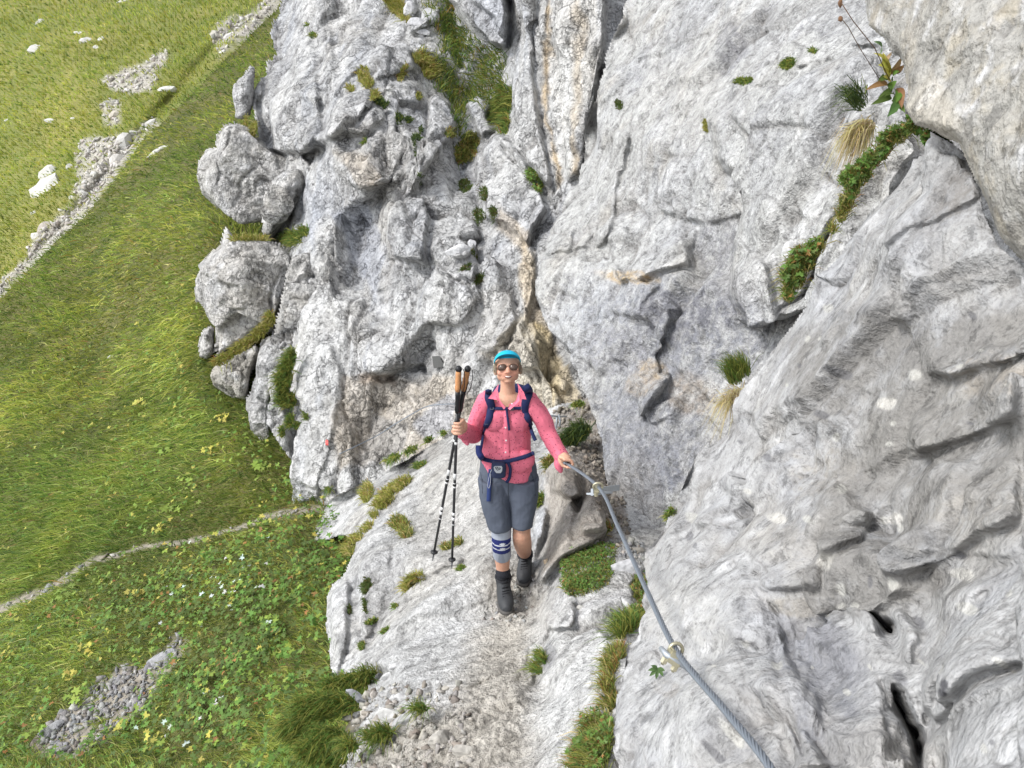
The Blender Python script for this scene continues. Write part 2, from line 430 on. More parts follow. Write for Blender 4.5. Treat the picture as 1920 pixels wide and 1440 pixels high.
def rock_tint(B, scale, warm=0.35, blue=0.5, dark=0.5, base=(0.50, 0.50, 0.495), seed=0.0):
    P = getattr(B, 'Q', B.P); c = np.ones(P.shape)*np.asarray(base)
    st = fbm(P*1.0, scale*0.45, 5, 0.7, off=seed+71)
    c = c*(1+0.22*np.clip(st, -1, 1))[..., None]
    c = mixc(c, (0.345, 0.355, 0.385), blue*smooth(fbm(P, scale, 5, 0.6, off=seed+1), -0.15, 0.35))
    c = mixc(c, (0.46, 0.41, 0.33), warm*smooth(fbm(P, scale*0.8, 5, 0.6, off=seed+21), 0.02, 0.4))
    c = mixc(c, (0.60, 0.60, 0.605), 0.75*smooth(fbm(P, scale*0.35, 5, 0.6, off=seed+31), 0.05, 0.4))
    patch = smooth(fbm(P, scale*0.6, 4, 0.6, off=seed+41), 0.0, 0.4)
    speck = smooth(fbm(P, scale*0.07, 4, 0.75, off=seed+51), 0.0, 0.28)
    c = mixc(c, (0.17, 0.17, 0.19), dark*patch*speck)
    c = mixc(c, (0.15, 0.14, 0.13), 0.35*smooth(fbm(P, scale*0.05, 3, 0.8, off=seed+61), 0.22, 0.4))
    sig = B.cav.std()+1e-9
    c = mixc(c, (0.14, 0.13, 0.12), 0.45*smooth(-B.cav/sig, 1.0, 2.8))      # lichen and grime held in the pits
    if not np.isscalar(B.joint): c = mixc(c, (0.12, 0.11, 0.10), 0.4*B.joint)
    return c
def unit1(v): return np.asarray(v)/np.linalg.norm(v)
# ------------------------------------------------------------------ meadow and slopes
OUT = [(-300, -300, 95), (2200, -300, 60)]
far = Body([(-300, -300), (700, -300), (640, 150), (400, 330), (250, 420), (130, 620), (-300, 900)],
           [(-300, -300, 100), (0, 0, 70), (530, -20, 52), (700, -300, 60), (700, 200, 44), (300, 300, 40), (0, 300, 48), (-200, 700, 30),
            (0, 560, 33), (120, 430, 33), (240, 290, 37), (290, 230, 38), (130, 620, 27), (-300, 900, 25), (400, 330, 33), (440, 60, 45), (-300, 300, 55)],
           step=4, ragged=0, warp=10, soften=6)
far.crack([(-60, 640), (20, 540), (90, 450), (180, 350), (240, 270), (330, 170), (420, 70), (520, -20)], 20, 1.2)
far.relief([('fbm', 9, 0.5, 5), ('fbm', 1.6, 0.12, 4)], 0)
gn = fbm(far.P, 5, 5, 0.6)
scree = np.zeros(far.X.shape)
for p in ([(-60, 600), (0, 520), (60, 470), (120, 395), (180, 320), (200, 275), (240, 250), (280, 220), (300, 240), (200, 400), (60, 560)],
          [(180, 150), (235, 130), (310, 95), (330, 105), (300, 130), (280, 165), (240, 175), (210, 160)], [(185, 195), (220, 190), (222, 232), (208, 236)],
          [(395, 65), (410, 45), (470, 30), (520, -20), (560, -20), (480, 60), (430, 95), (410, 110)], [(150, 270), (215, 250), (240, 300), (180, 420), (130, 420)]):
    scree = np.maximum(scree, region(far, p, 8, 26))
scree = scree*smooth(fbm(far.P, 1.2, 4, 0.7, off=7), -0.45, 0.1)
gcol = mixc(np.ones(far.P.shape)*(0.14, 0.16, 0.04), (0.21, 0.20, 0.06), smooth(gn, -0.3, 0.4))
gcol = mixc(gcol, (0.36, 0.34, 0.30), np.clip(scree, 0, 1))
far.finish('far_meadow', M_SOIL, gcol, thick=0, kind='structure')
far.scree = scree

slope = Body([(-400, 820), (-170, 690), (0, 560), (60, 492), (160, 402), (240, 300), (262, 262), (300, 232), (350, 182), (420, 110), (480, 52), (530, 0), (640, -200),
              (900, -200), (900, 500), (820, 900), (900, 1100), (800, 1700), (-400, 1700)],
             [(-300, 780, 20), (0, 560, 21), (160, 400, 24), (290, 235, 28), (420, 110, 33), (530, 0, 38), (640, -200, 44), (900, -200, 30),
              (450, 330, 19), (400, 450, 15), (370, 650, 12.6), (450, 850, 10.4), (560, 930, 9.2), (700, 700, 11.5), (800, 300, 18), (900, 800, 11),
              (200, 700, 16), (0, 850, 15), (0, 1118, 10.9), (0, 1145, 10.4), (300, 1018, 9.9), (300, 1032, 9.6), (560, 962, 9.0), (560, 978, 8.8), (0, 1300, 8.6), (300, 1250, 7.3), (640, 1010, 8.2), (700, 940, 9.4), (600, 1020, 8.35), (670, 1000, 8.1),
              (612, 1130, 6.75), (640, 1290, 5.3), (720, 1290, 5.0), (0, 1440, 7.2), (300, 1440, 6.0), (600, 1440, 4.4), (700, 1440, 4.0), (800, 1440, 3.8), (900, 1100, 8), (800, 1300, 5.4),
              (-300, 1200, 13), (-300, 1600, 7), (300, 1600, 4.9), (800, 1650, 2.7)],
             step=3.4, ragged=0, warp=6, soften=5)
slope.relief([('fbm', 3.2, 0.22, 4), ('fbm', 0.7, 0.07, 4), ('fbm', 0.15, 0.02, 3)], 0)
trail = np.zeros(slope.X.shape)
d_, t_ = line_d(slope.X, slope.Y+9*fbm(slope.P, 0.9, 4, 0.6), [(-200, 1215), (0, 1143), (100, 1092), (180, 1050), (260, 1032), (330, 1018), (400, 1000), (470, 982), (530, 972), (600, 962)])
trail = smooth(-d_/(4+9*np.abs(t_-0.45)+7*fbm(slope.P, 0.8, 4, 0.7, off=5)), -1.4, -0.5)
sn = fbm(slope.P, 2.0, 5, 0.6)
scol = mixc(np.ones(slope.P.shape)*(0.075, 0.085, 0.022), (0.12, 0.11, 0.04), smooth(sn, -0.2, 0.4))
gravel_slope = np.clip(region(slope, [(70, 1412), (118, 1352), (185, 1305), (232, 1245), (275, 1258), (342, 1196), (358, 1222), (305, 1272), (272, 1335), (205, 1388), (140, 1432)], 10, 30), 0, 1)*smooth(fbm(slope.P, 0.5, 4, 0.75, off=19), -0.42, -0.05)
gravel_path = np.clip(region(slope, [(640, 1440), (640, 1380), (690, 1320), (700, 1250), (760, 1250), (900, 1440), (900, 1600), (640, 1600)], 8, 25), 0, 1)
bare = np.clip(trail+gravel_slope+gravel_path, 0, 1)
scol = mixc(scol, (0.25, 0.225, 0.185), bare)
slope.bare = bare
slope.finish('grass_slope', M_SOIL, scol, thick=0, kind='structure')

# ------------------------------------------------------------------ the cliff behind the hiker
GR = (pt(760, 100, 12)-pt(720, 500, 10.5))
left = Body([(640, -220), (535, -20), (522, 20), (508, 65), (512, 95), (500, 118), (492, 150), (470, 180), (480, 240), (500, 330), (520, 560), (510, 640), (500, 800),
             (548, 868), (550, 900), (560, 945), (590, 960), (700, 960), (1000, 960), (1230, 900), (1320, 500), (1300, -220)],
            [(480, -150, 18), (650, -150, 15.3), (760, -150, 14.8), (860, -150, 14.2), (950, -150, 12.5), (1100, -150, 11), (1300, -150, 12),
             (522, 0, 16.5), (600, 20, 14.4), (640, 20, 14.6), (760, 20, 13.8), (850, 0, 14), (930, 60, 12.8), (990, 60, 11.6), (1030, 60, 10.9), (990, 200, 10.9), (1030, 250, 10.3),
             (480, 170, 15), (560, 60, 15.0), (590, 60, 14.6), (545, 180, 13.2), (600, 150, 13.0), (610, 220, 12.7), (585, 290, 12.9), (560, 285, 12.4), (520, 250, 13.0), (530, 290, 13.4),
             (620, 190, 12.2), (690, 130, 12.3), (740, 90, 12.6), (800, 60, 13.2), (780, 150, 12.3), (860, 100, 13.4), (900, 230, 12.2), (940, 260, 11.2), (870, 330, 11.5), (850, 200, 12.4),
             (620, 260, 11.3), (655, 180, 11.7), (690, 190, 11.4), (625, 262, 11.2), (700, 250, 11.1), (760, 235, 11.3), (770, 300, 10.8), (700, 300, 10.8), (640, 275, 11.2), (735, 330, 10.5), (690, 350, 10.6), (720, 365, 11.0),
             (600, 400, 11.4), (585, 330, 11.9), (640, 400, 11.2), (680, 440, 11.4), (700, 400, 11.1), (665, 520, 10.9), (730, 400, 10.4), (770, 330, 10.7), (810, 300, 10.9), (850, 400, 10.3),
             (570, 420, 12), (560, 470, 11.4), (555, 560, 10.8), (620, 560, 10.1), (600, 470, 10.7), (690, 560, 10.2), (760, 480, 9.7), (800, 500, 9.6), (830, 450, 9.8), (870, 480, 9.6),
             (550, 640, 10.6), (520, 640, 11.5), (600, 650, 9.8), (680, 640, 9.5), (690, 705, 9.25), (715, 715, 9.4), (760, 640, 9.3), (790, 680, 9.4), (735, 680, 9.15), (840, 600, 9.1), (900, 620, 8.9),
             (560, 720, 9.9), (600, 800, 9.4), (560, 860, 9.4), (560, 930, 9.1), (640, 780, 9.2), (640, 890, 8.8), (690, 800, 9.15), (760, 780, 9.0), (750, 850, 8.8), (840, 810, 8.5), (830, 720, 8.9), (900, 760, 8.3),
             (930, 640, 8.3), (900, 520, 8.9), (960, 560, 8.8), (1000, 470, 8.9), (1010, 560, 8.6), (980, 650, 7.9), (1040, 640, 8.1), (1000, 720, 7.7), (1060, 700, 7.7), (1100, 750, 7.4), (1040, 780, 7.5),
             (1000, 400, 9.5), (940, 340, 10.5), (1040, 350, 9.7), (1100, 200, 9.9), (1060, 100, 10.7), (1150, 0, 10.1), (1130, 110, 9.9), (1300, 200, 9.3), (1250, 500, 8.2), (1230, 900, 7), (1000, 960, 7), (700, 960, 8.6)],
            warp=5, soften=1, seed=0.5, ragged=6)
L = left
# slab fin and chimney in the upper middle
L.plate([(950, -200), (947, 60), (945, 110), (955, 160), (962, 200), (965, 240), (955, 262), (985, 305), (1012, 335), (1025, 345), (1036, 352), (1026, 250), (1012, 130), (1008, 60), (1015, -200)], 0.4, 12, jag=5)
L.plate([(1010, -200), (1008, 60), (1024, 200), (1034, 340), (1058, 360), (1052, 330), (1040, 200), (1032, 60), (1034, -200)], 0.2, 14)
L.plate([(1034, -200), (1032, 60), (1042, 110), (1046, 200), (1056, 300), (1062, 350), (1100, 330), (1130, 150), (1180, -200)], 0.55, 16, jag=3)
for x in (1053, 1066, 1076, 1088, 1101): L.crack([(x+5, -60), (x-2, 80), (x+2, 200), (x+2, 330)], 4, 0.04, 3)
# dark slanting slab at the top beside the grass gully
L.plate([(838, -120), (842, 0), (880, 50), (915, 85), (945, 92), (948, 30), (945, -120)], 1.1, 5, wedge=(-0.4, 1))
L.plate([(870, -100), (880, 0), (915, 30), (940, 80), (948, 60), (948, -100)], 0.5, 5)
# buttress blocks, upper left of the middle
for poly, r, wd in (
    ([(500, 85), (560, 45), (585, 70), (600, 160), (612, 230), (590, 290), (555, 290), (490, 285), (478, 240), (470, 190), (478, 150), (500, 130)], 0.55, (0.3, 1)),
    ([(570, 50), (600, 20), (625, 60), (635, 150), (612, 160), (600, 90)], 0.25, None),
    ([(470, 170), (485, 125), (495, 122), (500, 160), (480, 210), (472, 222)], 0.5, None),
    ([(612, 235), (625, 195), (660, 178), (690, 170), (703, 190), (690, 205), (670, 235), (655, 258), (640, 268), (622, 262)], 0.42, None),
    ([(655, 258), (672, 232), (700, 205), (715, 215), (720, 225), (700, 245), (690, 262)], 0.3, None),
    ([(685, 280), (705, 245), (735, 222), (755, 235), (770, 262), (765, 290), (735, 330), (705, 350), (690, 345), (700, 310)], 0.4, (-0.4, 1)),
    ([(640, 270), (700, 268), (700, 300), (740, 345), (700, 358), (660, 345), (625, 310)], 0.3, (0, 1)),
    ([(620, 190), (650, 130), (690, 120), (640, 168), (625, 190)], 0.3, None),
    ([(700, 110), (735, 75), (775, 85), (780, 130), (735, 150), (700, 150)], 0.3, None),
    ([(735, 155), (780, 150), (800, 178), (785, 200), (750, 195), (705, 160)], 0.3, None),
    ([(806, 178), (820, 172), (840, 190), (855, 225), (850, 260), (820, 290), (790, 340), (775, 330), (785, 290), (805, 240), (800, 200)], 0.5, None),
    ([(775, 300), (800, 255), (790, 340), (765, 370), (720, 375), (722, 355), (740, 330)], 0.3, None),
    ([(870, 190), (895, 172), (920, 195), (910, 215), (925, 240), (905, 262), (890, 240), (880, 215)], 0.5, None),
    ([(893, 290), (925, 245), (960, 262), (990, 310), (1012, 340), (1030, 385), (1000, 430), (985, 460), (940, 420), (900, 400), (895, 350)], 0.55, None),
    ([(720, 395), (740, 370), (800, 362), (808, 400), (800, 440), (790, 490), (720, 485), (715, 450)], 0.35, None),
    ([(800, 470), (815, 430), (850, 430), (890, 455), (898, 500), (890, 530), (850, 520), (820, 510)], 0.25, None),
    ([(838, 470), (870, 455), (883, 462), (875, 475), (845, 480)], 0.4, None),
    ([(873, 440), (890, 438), (893, 458), (880, 462)], 0.35, None),
    ([(850, 430), (877, 388), (893, 405), (897, 430), (872, 440)], 0.4, None),
    ([(775, 560), (800, 525), (835, 510), (880, 540), (900, 560), (880, 610), (800, 610), (770, 640)], 0.22, None),
    ([(640, 540), (700, 500), (770, 560), (775, 640), (760, 690), (720, 712), (670, 700), (655, 640)], 0.16, (0, 1)),
    ([(1005, 690), (960, 700), (965, 650), (990, 620), (1030, 690), (1055, 740), (1050, 790), (1010, 780)], 0.3, None),
    ([(1005, 480), (1002, 540), (985, 600), (970, 560), (975, 500)], 0.25, None), ([(1000, 600), (1030, 640), (1030, 680), (995, 650)], 0.22, None), ([(1035, 640), (1070, 700), (1060, 730), (1030, 700)], 0.2, None), ([(975, 480), (990, 450), (1005, 475), (990, 500)], 0.3, None), ([(1060, 735), (1090, 745), (1085, 770), (1050, 760)], 0.2, None),
    ([(885, 700), (900, 640), (935, 580), (960, 545), (968, 600), (945, 640), (905, 660)], 0.3, None),
    ([(795, 0), (810, -5), (828, 15), (825, 28), (808, 25)], 0.5, None),
    ([(788, 18), (805, 15), (812, 38), (800, 52), (785, 48)], 0.45, None),
    ([(765, 32), (785, 28), (798, 52), (775, 56), (762, 48)], 0.4, None),
    ([(757, 5), (778, 0), (785, 25), (768, 30)], 0.35, None),
    ([(560, 700), (575, 650), (620, 640), (640, 700), (640, 780), (620, 880), (600, 935), (565, 945), (550, 905), (553, 870), (560, 800)], 0.14, None)):
    L.plate(poly, r*0.85, 5, wd, 6)
for ln, w, dp in (
    ([(698, 183), (712, 210), (735, 225), (762, 265), (775, 300), (790, 335), (790, 365)], 3.5, 0.45),
    ([(612, 165), (610, 200), (615, 235), (605, 300), (570, 340), (572, 400)], 3, 0.3),
    ([(500, 284), (530, 285), (565, 290)], 3, 0.5), ([(585, 495), (583, 510), (590, 525)], 4.5, 0.5), ([(600, 565), (606, 580), (610, 592)], 2, 0.25),
    ([(670, 235), (645, 260), (620, 268)], 2, 0.2), ([(740, 230), (715, 290), (690, 310)], 2, 0.2), ([(765, 292), (740, 320), (720, 335)], 2, 0.2),
    ([(698, 547), (707, 552), (712, 540), (715, 565), (716, 585)], 2.4, 0.3), ([(715, 490), (790, 492), (818, 492)], 1.3, 0.15),
    ([(748, 530), (785, 540)], 1.5, 0.15), ([(635, 380), (655, 420), (680, 460)], 4, 0.25), ([(655, 370), (690, 430), (705, 520)], 3, 0.18),
    ([(610, 390), (608, 440), (600, 520)], 3, 0.15), ([(675, 388), (680, 440), (690, 480)], 3, 0.15), ([(900, 520), (905, 550), (910, 565), (905, 585)], 3, 0.25),
    ([(665, 700), (700, 712), (735, 712), (760, 695), (790, 685), (800, 710)], 4, 0.35), ([(800, 520), (830, 535), (840, 515)], 1.8, 0.15), ([(820, 535), (858, 532)], 2.5, 0.2),
    ([(880, 260), (890, 300), (895, 350), (890, 400), (895, 440)], 4, 0.4), ([(770, 95), (760, 120), (750, 140)], 2, 0.2), ([(790, 120), (775, 160), (770, 175)], 2, 0.25),
    ([(675, 105), (672, 112)], 3, 0.3), ([(600, 170), (595, 200), (580, 240)], 2.5, 0.15), ([(555, 60), (560, 90), (585, 120)], 2.5, 0.2), ([(745, 50), (770, 62), (815, 68)], 2, 0.35),
    ([(762, 65), (775, 90), (790, 105)], 1.6, 0.2), ([(780, 66), (800, 82), (830, 85)], 1.5, 0.2), ([(812, 450), (830, 440), (850, 445), (880, 480)], 2, 0.25),
    ([(940, 270), (965, 300), (990, 325), (1035, 370)], 4, 0.5), ([(965, 545), (958, 600), (975, 640), (972, 690)], 2.5, 0.2), ([(545, 800), (600, 790), (640, 830)], 1.2, 0.1),
    ([(755, 800), (745, 840), (755, 870)], 2, 0.1), ([(700, 720), (690, 790), (660, 860), (640, 900)], 3, 0.16), ([(665, 860), (780, 780), (850, 740)], 1.6, 0.1)):
    L.crack(ln, w, dp)
L.relief([('facet', 1.5, 0.16, 0.07), ('facet', 0.55, 0.085, 0.05), ('facet', 0.22, 0.042, 0.025), ('facet', 0.085, 0.022, 0.008), ('ridge', 0.9, 0.02), ('fbm', 0.35, 0.025, 5), ('fbm', 0.07, 0.014, 3)], 0, grain=(GR, 1.9), seed=3)
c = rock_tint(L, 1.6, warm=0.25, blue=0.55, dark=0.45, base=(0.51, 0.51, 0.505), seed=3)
vq = L.P-(L.P @ unit1(GR))[..., None]*unit1(GR)*(1-1/6.0); vs_ = fbm(vq, 0.5, 5, 0.65, off=15)
c = mixc(c, (0.36, 0.38, 0.42), 0.5*smooth(vs_, 0.05, 0.4)); c = mixc(c, (0.62, 0.615, 0.60), 0.6*smooth(-vs_, 0.05, 0.4))
OCH, YEL, BLU, GRY, DRK, WHT, BRN = (0.46, 0.36, 0.235), (0.58, 0.45, 0.22), (0.36, 0.38, 0.43), (0.30, 0.30, 0.30), (0.16, 0.16, 0.18), (0.56, 0.56, 0.55), (0.32, 0.235, 0.16)
for poly, col, k in (([(1078, -60), (1088, 60), (1082, 160), (1086, 330), (1070, 330), (1066, 200), (1074, 60)], OCH, 0.8), ([(1040, -60), (1130, -60), (1110, 120), (1070, 340), (1056, 330), (1044, 150)], (0.55, 0.53, 0.49), 0.5),
                     ([(1030, -60), (1036, 80), (1036, 200), (1056, 340), (1046, 350), (1026, 200), (1028, 60)], OCH, 0.95), ([(1050, 100), (1065, 90), (1070, 330), (1058, 330)], WHT, 0.7),
                     ([(970, 440), (1000, 470), (1010, 560), (1040, 620), (1075, 700), (1100, 760), (1060, 790), (1030, 700), (990, 600), (972, 520)], (0.50, 0.42, 0.31), 0.8),
                     ([(1000, 590), (1040, 620), (1055, 660), (1048, 720), (1030, 760), (1010, 660)], YEL, 0.75), ([(930, 380), (990, 430), (980, 470), (920, 420)], OCH, 0.45),
                     ([(975, 590), (1040, 620), (1100, 750), (1070, 800), (1000, 780), (930, 720), (900, 660)], (0.54, 0.47, 0.34), 0.6), ([(640, 700), (700, 715), (780, 700), (860, 700), (900, 780), (760, 850), (640, 880), (630, 780)], OCH, 0.36), ([(665, 700), (740, 705), (735, 722), (680, 716)], BRN, 0.5),
                     ([(690, 760), (760, 790), (740, 860), (650, 890), (680, 820)], GRY, 0.5), ([(820, 740), (860, 740), (850, 810), (790, 820), (770, 790)], BLU, 0.6), ([(720, 690), (800, 660), (820, 690), (780, 720)], GRY, 0.7),
                     ([(620, 400), (690, 380), (720, 480), (700, 560), (640, 440)], BLU, 0.6), ([(560, 380), (580, 330), (600, 400), (590, 480)], BLU, 0.5), ([(870, -80), (945, -80), (945, 92), (880, 40)], BLU, 0.55),
                     ([(845, -80), (940, 80), (930, 92), (845, 0)], GRY, 0.5), ([(550, 200), (600, 210), (590, 280), (540, 280)], GRY, 0.35), ([(880, 560), (960, 540), (1000, 700), (900, 700)], (0.42, 0.40, 0.37), 0.4),
                     ([(640, 290), (700, 300), (720, 350), (680, 350)], OCH, 0.3), ([(560, 640), (640, 640), (640, 700), (560, 780)], WHT, 0.35), ([(560, 780), (625, 760), (610, 930), (560, 930)], WHT, 0.4)):
    c = mixc(c, col, k*region(L, poly, 7, 14))
left.finish('cliff_wall', M_ROCK_FAR, c, thick=0.6, kind='structure')

# ------------------------------------------------------------------ steep rock on the right of the path
right = Body([(1300, -220), (1190, -20), (1165, 30), (1140, 120), (1100, 230), (1080, 335), (1042, 400), (1002, 470), (1006, 560), (1030, 620), (1080, 690), (1108, 760), (1125, 830), (1140, 920), (1168, 985),
              (1200, 1005), (1215, 1060), (1400, 1100), (1700, 900), (2100, 700), (2100, -220)],
             [(1300, -150, 8.4), (1200, -20, 9.3), (1140, 120, 9.3), (1080, 335, 8.9), (1042, 400, 8.5), (1010, 470, 7.9), (1010, 560, 7.4), (1040, 620, 7.1), (1080, 700, 6.6), (1112, 770, 6.3), (1140, 920, 5.6),
              (1180, 985, 5.3), (1215, 1060, 4.9), (1165, 700, 6.1), (1100, 560, 6.8), (1100, 480, 7.1), (1200, 470, 6.6), (1200, 350, 6.9), (1170, 250, 7.6), (1260, 130, 7.3), (1380, 40, 6.6), (1500, -50, 6.2), (1250, 280, 6.4),
              (1300, 420, 6.0), (1350, 500, 5.4), (1240, 520, 5.9), (1200, 620, 5.8), (1130, 660, 6.3), (1300, 650, 5.3), (1230, 760, 5.4), (1180, 860, 5.4), (1240, 900, 5.1), (1260, 990, 4.9), (1330, 760, 5.0), (1300, 850, 4.9), (1380, 650, 4.9),
              (1330, 220, 5.9), (1400, 165, 5.6), (1500, 130, 5.1), (1600, 100, 4.7), (1390, 390, 5.2), (1370, 540, 4.9), (1450, 590, 4.6), (1480, 450, 4.5), (1560, 400, 4.2), (1500, 280, 4.8), (1620, 250, 4.2),
              (1600, 0, 5.3), (1750, -100, 4.8), (1450, 700, 4.4), (1800, 200, 3.9), (1700, 500, 3.6), (2100, -200, 3.6), (2100, 600, 2.8), (1500, 950, 4.0), (1800, 800, 3)],
             warp=6, soften=1, seed=7.1, ragged=5)
Rr = right
for poly, r, wd in (
    ([(1325, 225), (1345, 205), (1400, 168), (1470, 155), (1560, 118), (1640, 100), (1700, 200), (1700, 500), (1450, 610), (1400, 620), (1368, 540), (1372, 450), (1390, 400), (1380, 350), (1352, 330), (1330, 290)], 0.34, None),
    ([(1368, 480), (1385, 440), (1440, 500), (1460, 600), (1420, 640), (1372, 600), (1362, 540)], 0.12, None),
    ([(1010, 470), (1040, 400), (1080, 340), (1100, 360), (1090, 400), (1070, 470)], 0.18, None), ([(1075, 465), (1085, 400), (1095, 350), (1110, 345), (1120, 420), (1100, 468)], 0.16, None),
    ([(1115, 350), (1150, 240), (1175, 250), (1165, 340), (1140, 450), (1115, 470)], 0.2, None),
    ([(1004, 480), (1130, 470), (1180, 520), (1260, 540), (1230, 560), (1190, 650), (1110, 660), (1075, 690), (1030, 620), (1008, 560)], 0.22, (-0.3, -1)),
    ([(1130, 470), (1150, 400), (1280, 380), (1310, 430), (1290, 500), (1200, 530), (1160, 530)], 0.22, (0, 1)),
    ([(1185, 690), (1215, 670), (1260, 560), (1270, 600), (1240, 680), (1235, 700), (1260, 705), (1200, 800), (1190, 760)], 0.2, None),
    ([(1170, 740), (1200, 670), (1250, 680), (1300, 700), (1290, 780), (1230, 800)], 0.15, (-1, 0)),
    ([(1160, 25), (1250, -10), (1400, -30), (1330, 60), (1200, 120), (1130, 220), (1120, 180)], 0.2, (0, 1)),
    ([(1240, 400), (1220, 370), (1250, 300), (1330, 320), (1370, 400), (1330, 420)], 0.15, (0, 1))):
    Rr.plate(poly, r, 5, wd, 9)
for ln, w, dp in (
    ([(1325, 215), (1345, 200), (1400, 165), (1460, 150), (1490, 132), (1560, 115), (1600, 92)], 3, 0.18), ([(1325, 225), (1335, 270), (1352, 325), (1380, 345), (1392, 395), (1375, 450), (1365, 520), (1372, 560)], 3, 0.16),
    ([(1150, 370), (1130, 420), (1118, 480)], 2.5, 0.18), ([(1122, 395), (1112, 430), (1108, 455)], 2, 0.2), ([(1112, 265), (1100, 330)], 1.2, 0.1), ([(1010, 475), (1060, 478), (1085, 470), (1130, 462)], 2, 0.14),
    ([(1200, 130), (1210, 100), (1245, 65), (1260, 30)], 2.5, 0.15), ([(1240, 410), (1255, 400), (1265, 405)], 2, 0.12), ([(1100, 540), (1125, 550), (1135, 545), (1155, 535)], 2, 0.12),
    ([(1255, 580), (1280, 620), (1300, 680)], 2, 0.12), ([(1210, 500), (1220, 440), (1218, 420)], 1.5, 0.08), ([(1025, 525), (1040, 500), (1038, 560)], 1.2, 0.06), ([(1070, 560), (1072, 620), (1066, 660)], 1.5, 0.08),
    ([(1420, 310), (1450, 295), (1470, 270)], 2, 0.08), ([(1460, 350), (1490, 320), (1510, 305)], 2, 0.09), ([(1270, 330), (1300, 380), (1340, 400)], 2, 0.08), ([(1370, 50), (1385, 90), (1375, 120)], 3, 0.08),
    ([(1595, 95), (1625, 88), (1650, 90)], 4, 0.16), ([(1300, 880), (1280, 930), (1250, 990)], 2.5, 0.1), ([(1140, 740), (1170, 850), (1180, 950)], 3, 0.1), ([(1190, 160), (1175, 260)], 1.4, 0.06),
    ([(1340, 390), (1350, 440), (1340, 500)], 3, 0.1), ([(1455, 590), (1500, 560), (1540, 450), (1570, 400)], 5, 0.3)):
    Rr.crack(ln, w, dp)
Rr.relief([('facet', 0.8, 0.09, 0.03), ('facet', 0.28, 0.045, 0.015), ('facet', 0.08, 0.010, 0.003), ('fbm', 0.5, 0.03, 5), ('ridge', 0.22, 0.012), ('fbm', 0.12, 0.026, 5), ('fbm', 0.045, 0.013, 3)], 0, grain=(pt(1250, 0, 6)-pt(1150, 400, 6), 1.3), seed=9)
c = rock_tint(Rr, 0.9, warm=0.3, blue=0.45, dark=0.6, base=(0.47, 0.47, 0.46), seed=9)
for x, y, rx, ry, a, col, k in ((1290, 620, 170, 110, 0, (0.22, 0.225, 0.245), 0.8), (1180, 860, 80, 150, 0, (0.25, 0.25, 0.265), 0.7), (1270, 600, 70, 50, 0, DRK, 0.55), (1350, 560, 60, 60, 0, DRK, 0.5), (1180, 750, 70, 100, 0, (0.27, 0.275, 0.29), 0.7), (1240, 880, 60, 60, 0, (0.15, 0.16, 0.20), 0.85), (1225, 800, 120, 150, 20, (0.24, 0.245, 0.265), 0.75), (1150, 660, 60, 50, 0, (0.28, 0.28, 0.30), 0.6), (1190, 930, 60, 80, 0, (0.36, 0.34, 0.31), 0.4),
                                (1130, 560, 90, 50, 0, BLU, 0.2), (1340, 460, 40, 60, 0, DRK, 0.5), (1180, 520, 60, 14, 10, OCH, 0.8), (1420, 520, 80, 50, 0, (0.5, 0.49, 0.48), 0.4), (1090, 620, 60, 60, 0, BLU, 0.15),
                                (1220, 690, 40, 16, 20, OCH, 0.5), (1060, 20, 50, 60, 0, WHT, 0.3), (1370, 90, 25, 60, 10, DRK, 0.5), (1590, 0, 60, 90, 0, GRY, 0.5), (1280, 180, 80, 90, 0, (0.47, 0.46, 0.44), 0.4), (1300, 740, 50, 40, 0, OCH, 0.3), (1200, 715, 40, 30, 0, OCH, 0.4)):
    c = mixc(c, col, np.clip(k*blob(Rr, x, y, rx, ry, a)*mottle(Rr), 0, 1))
right.finish('cliff_buttress', M_ROCK_MID, c, thick=0.5, kind='structure')

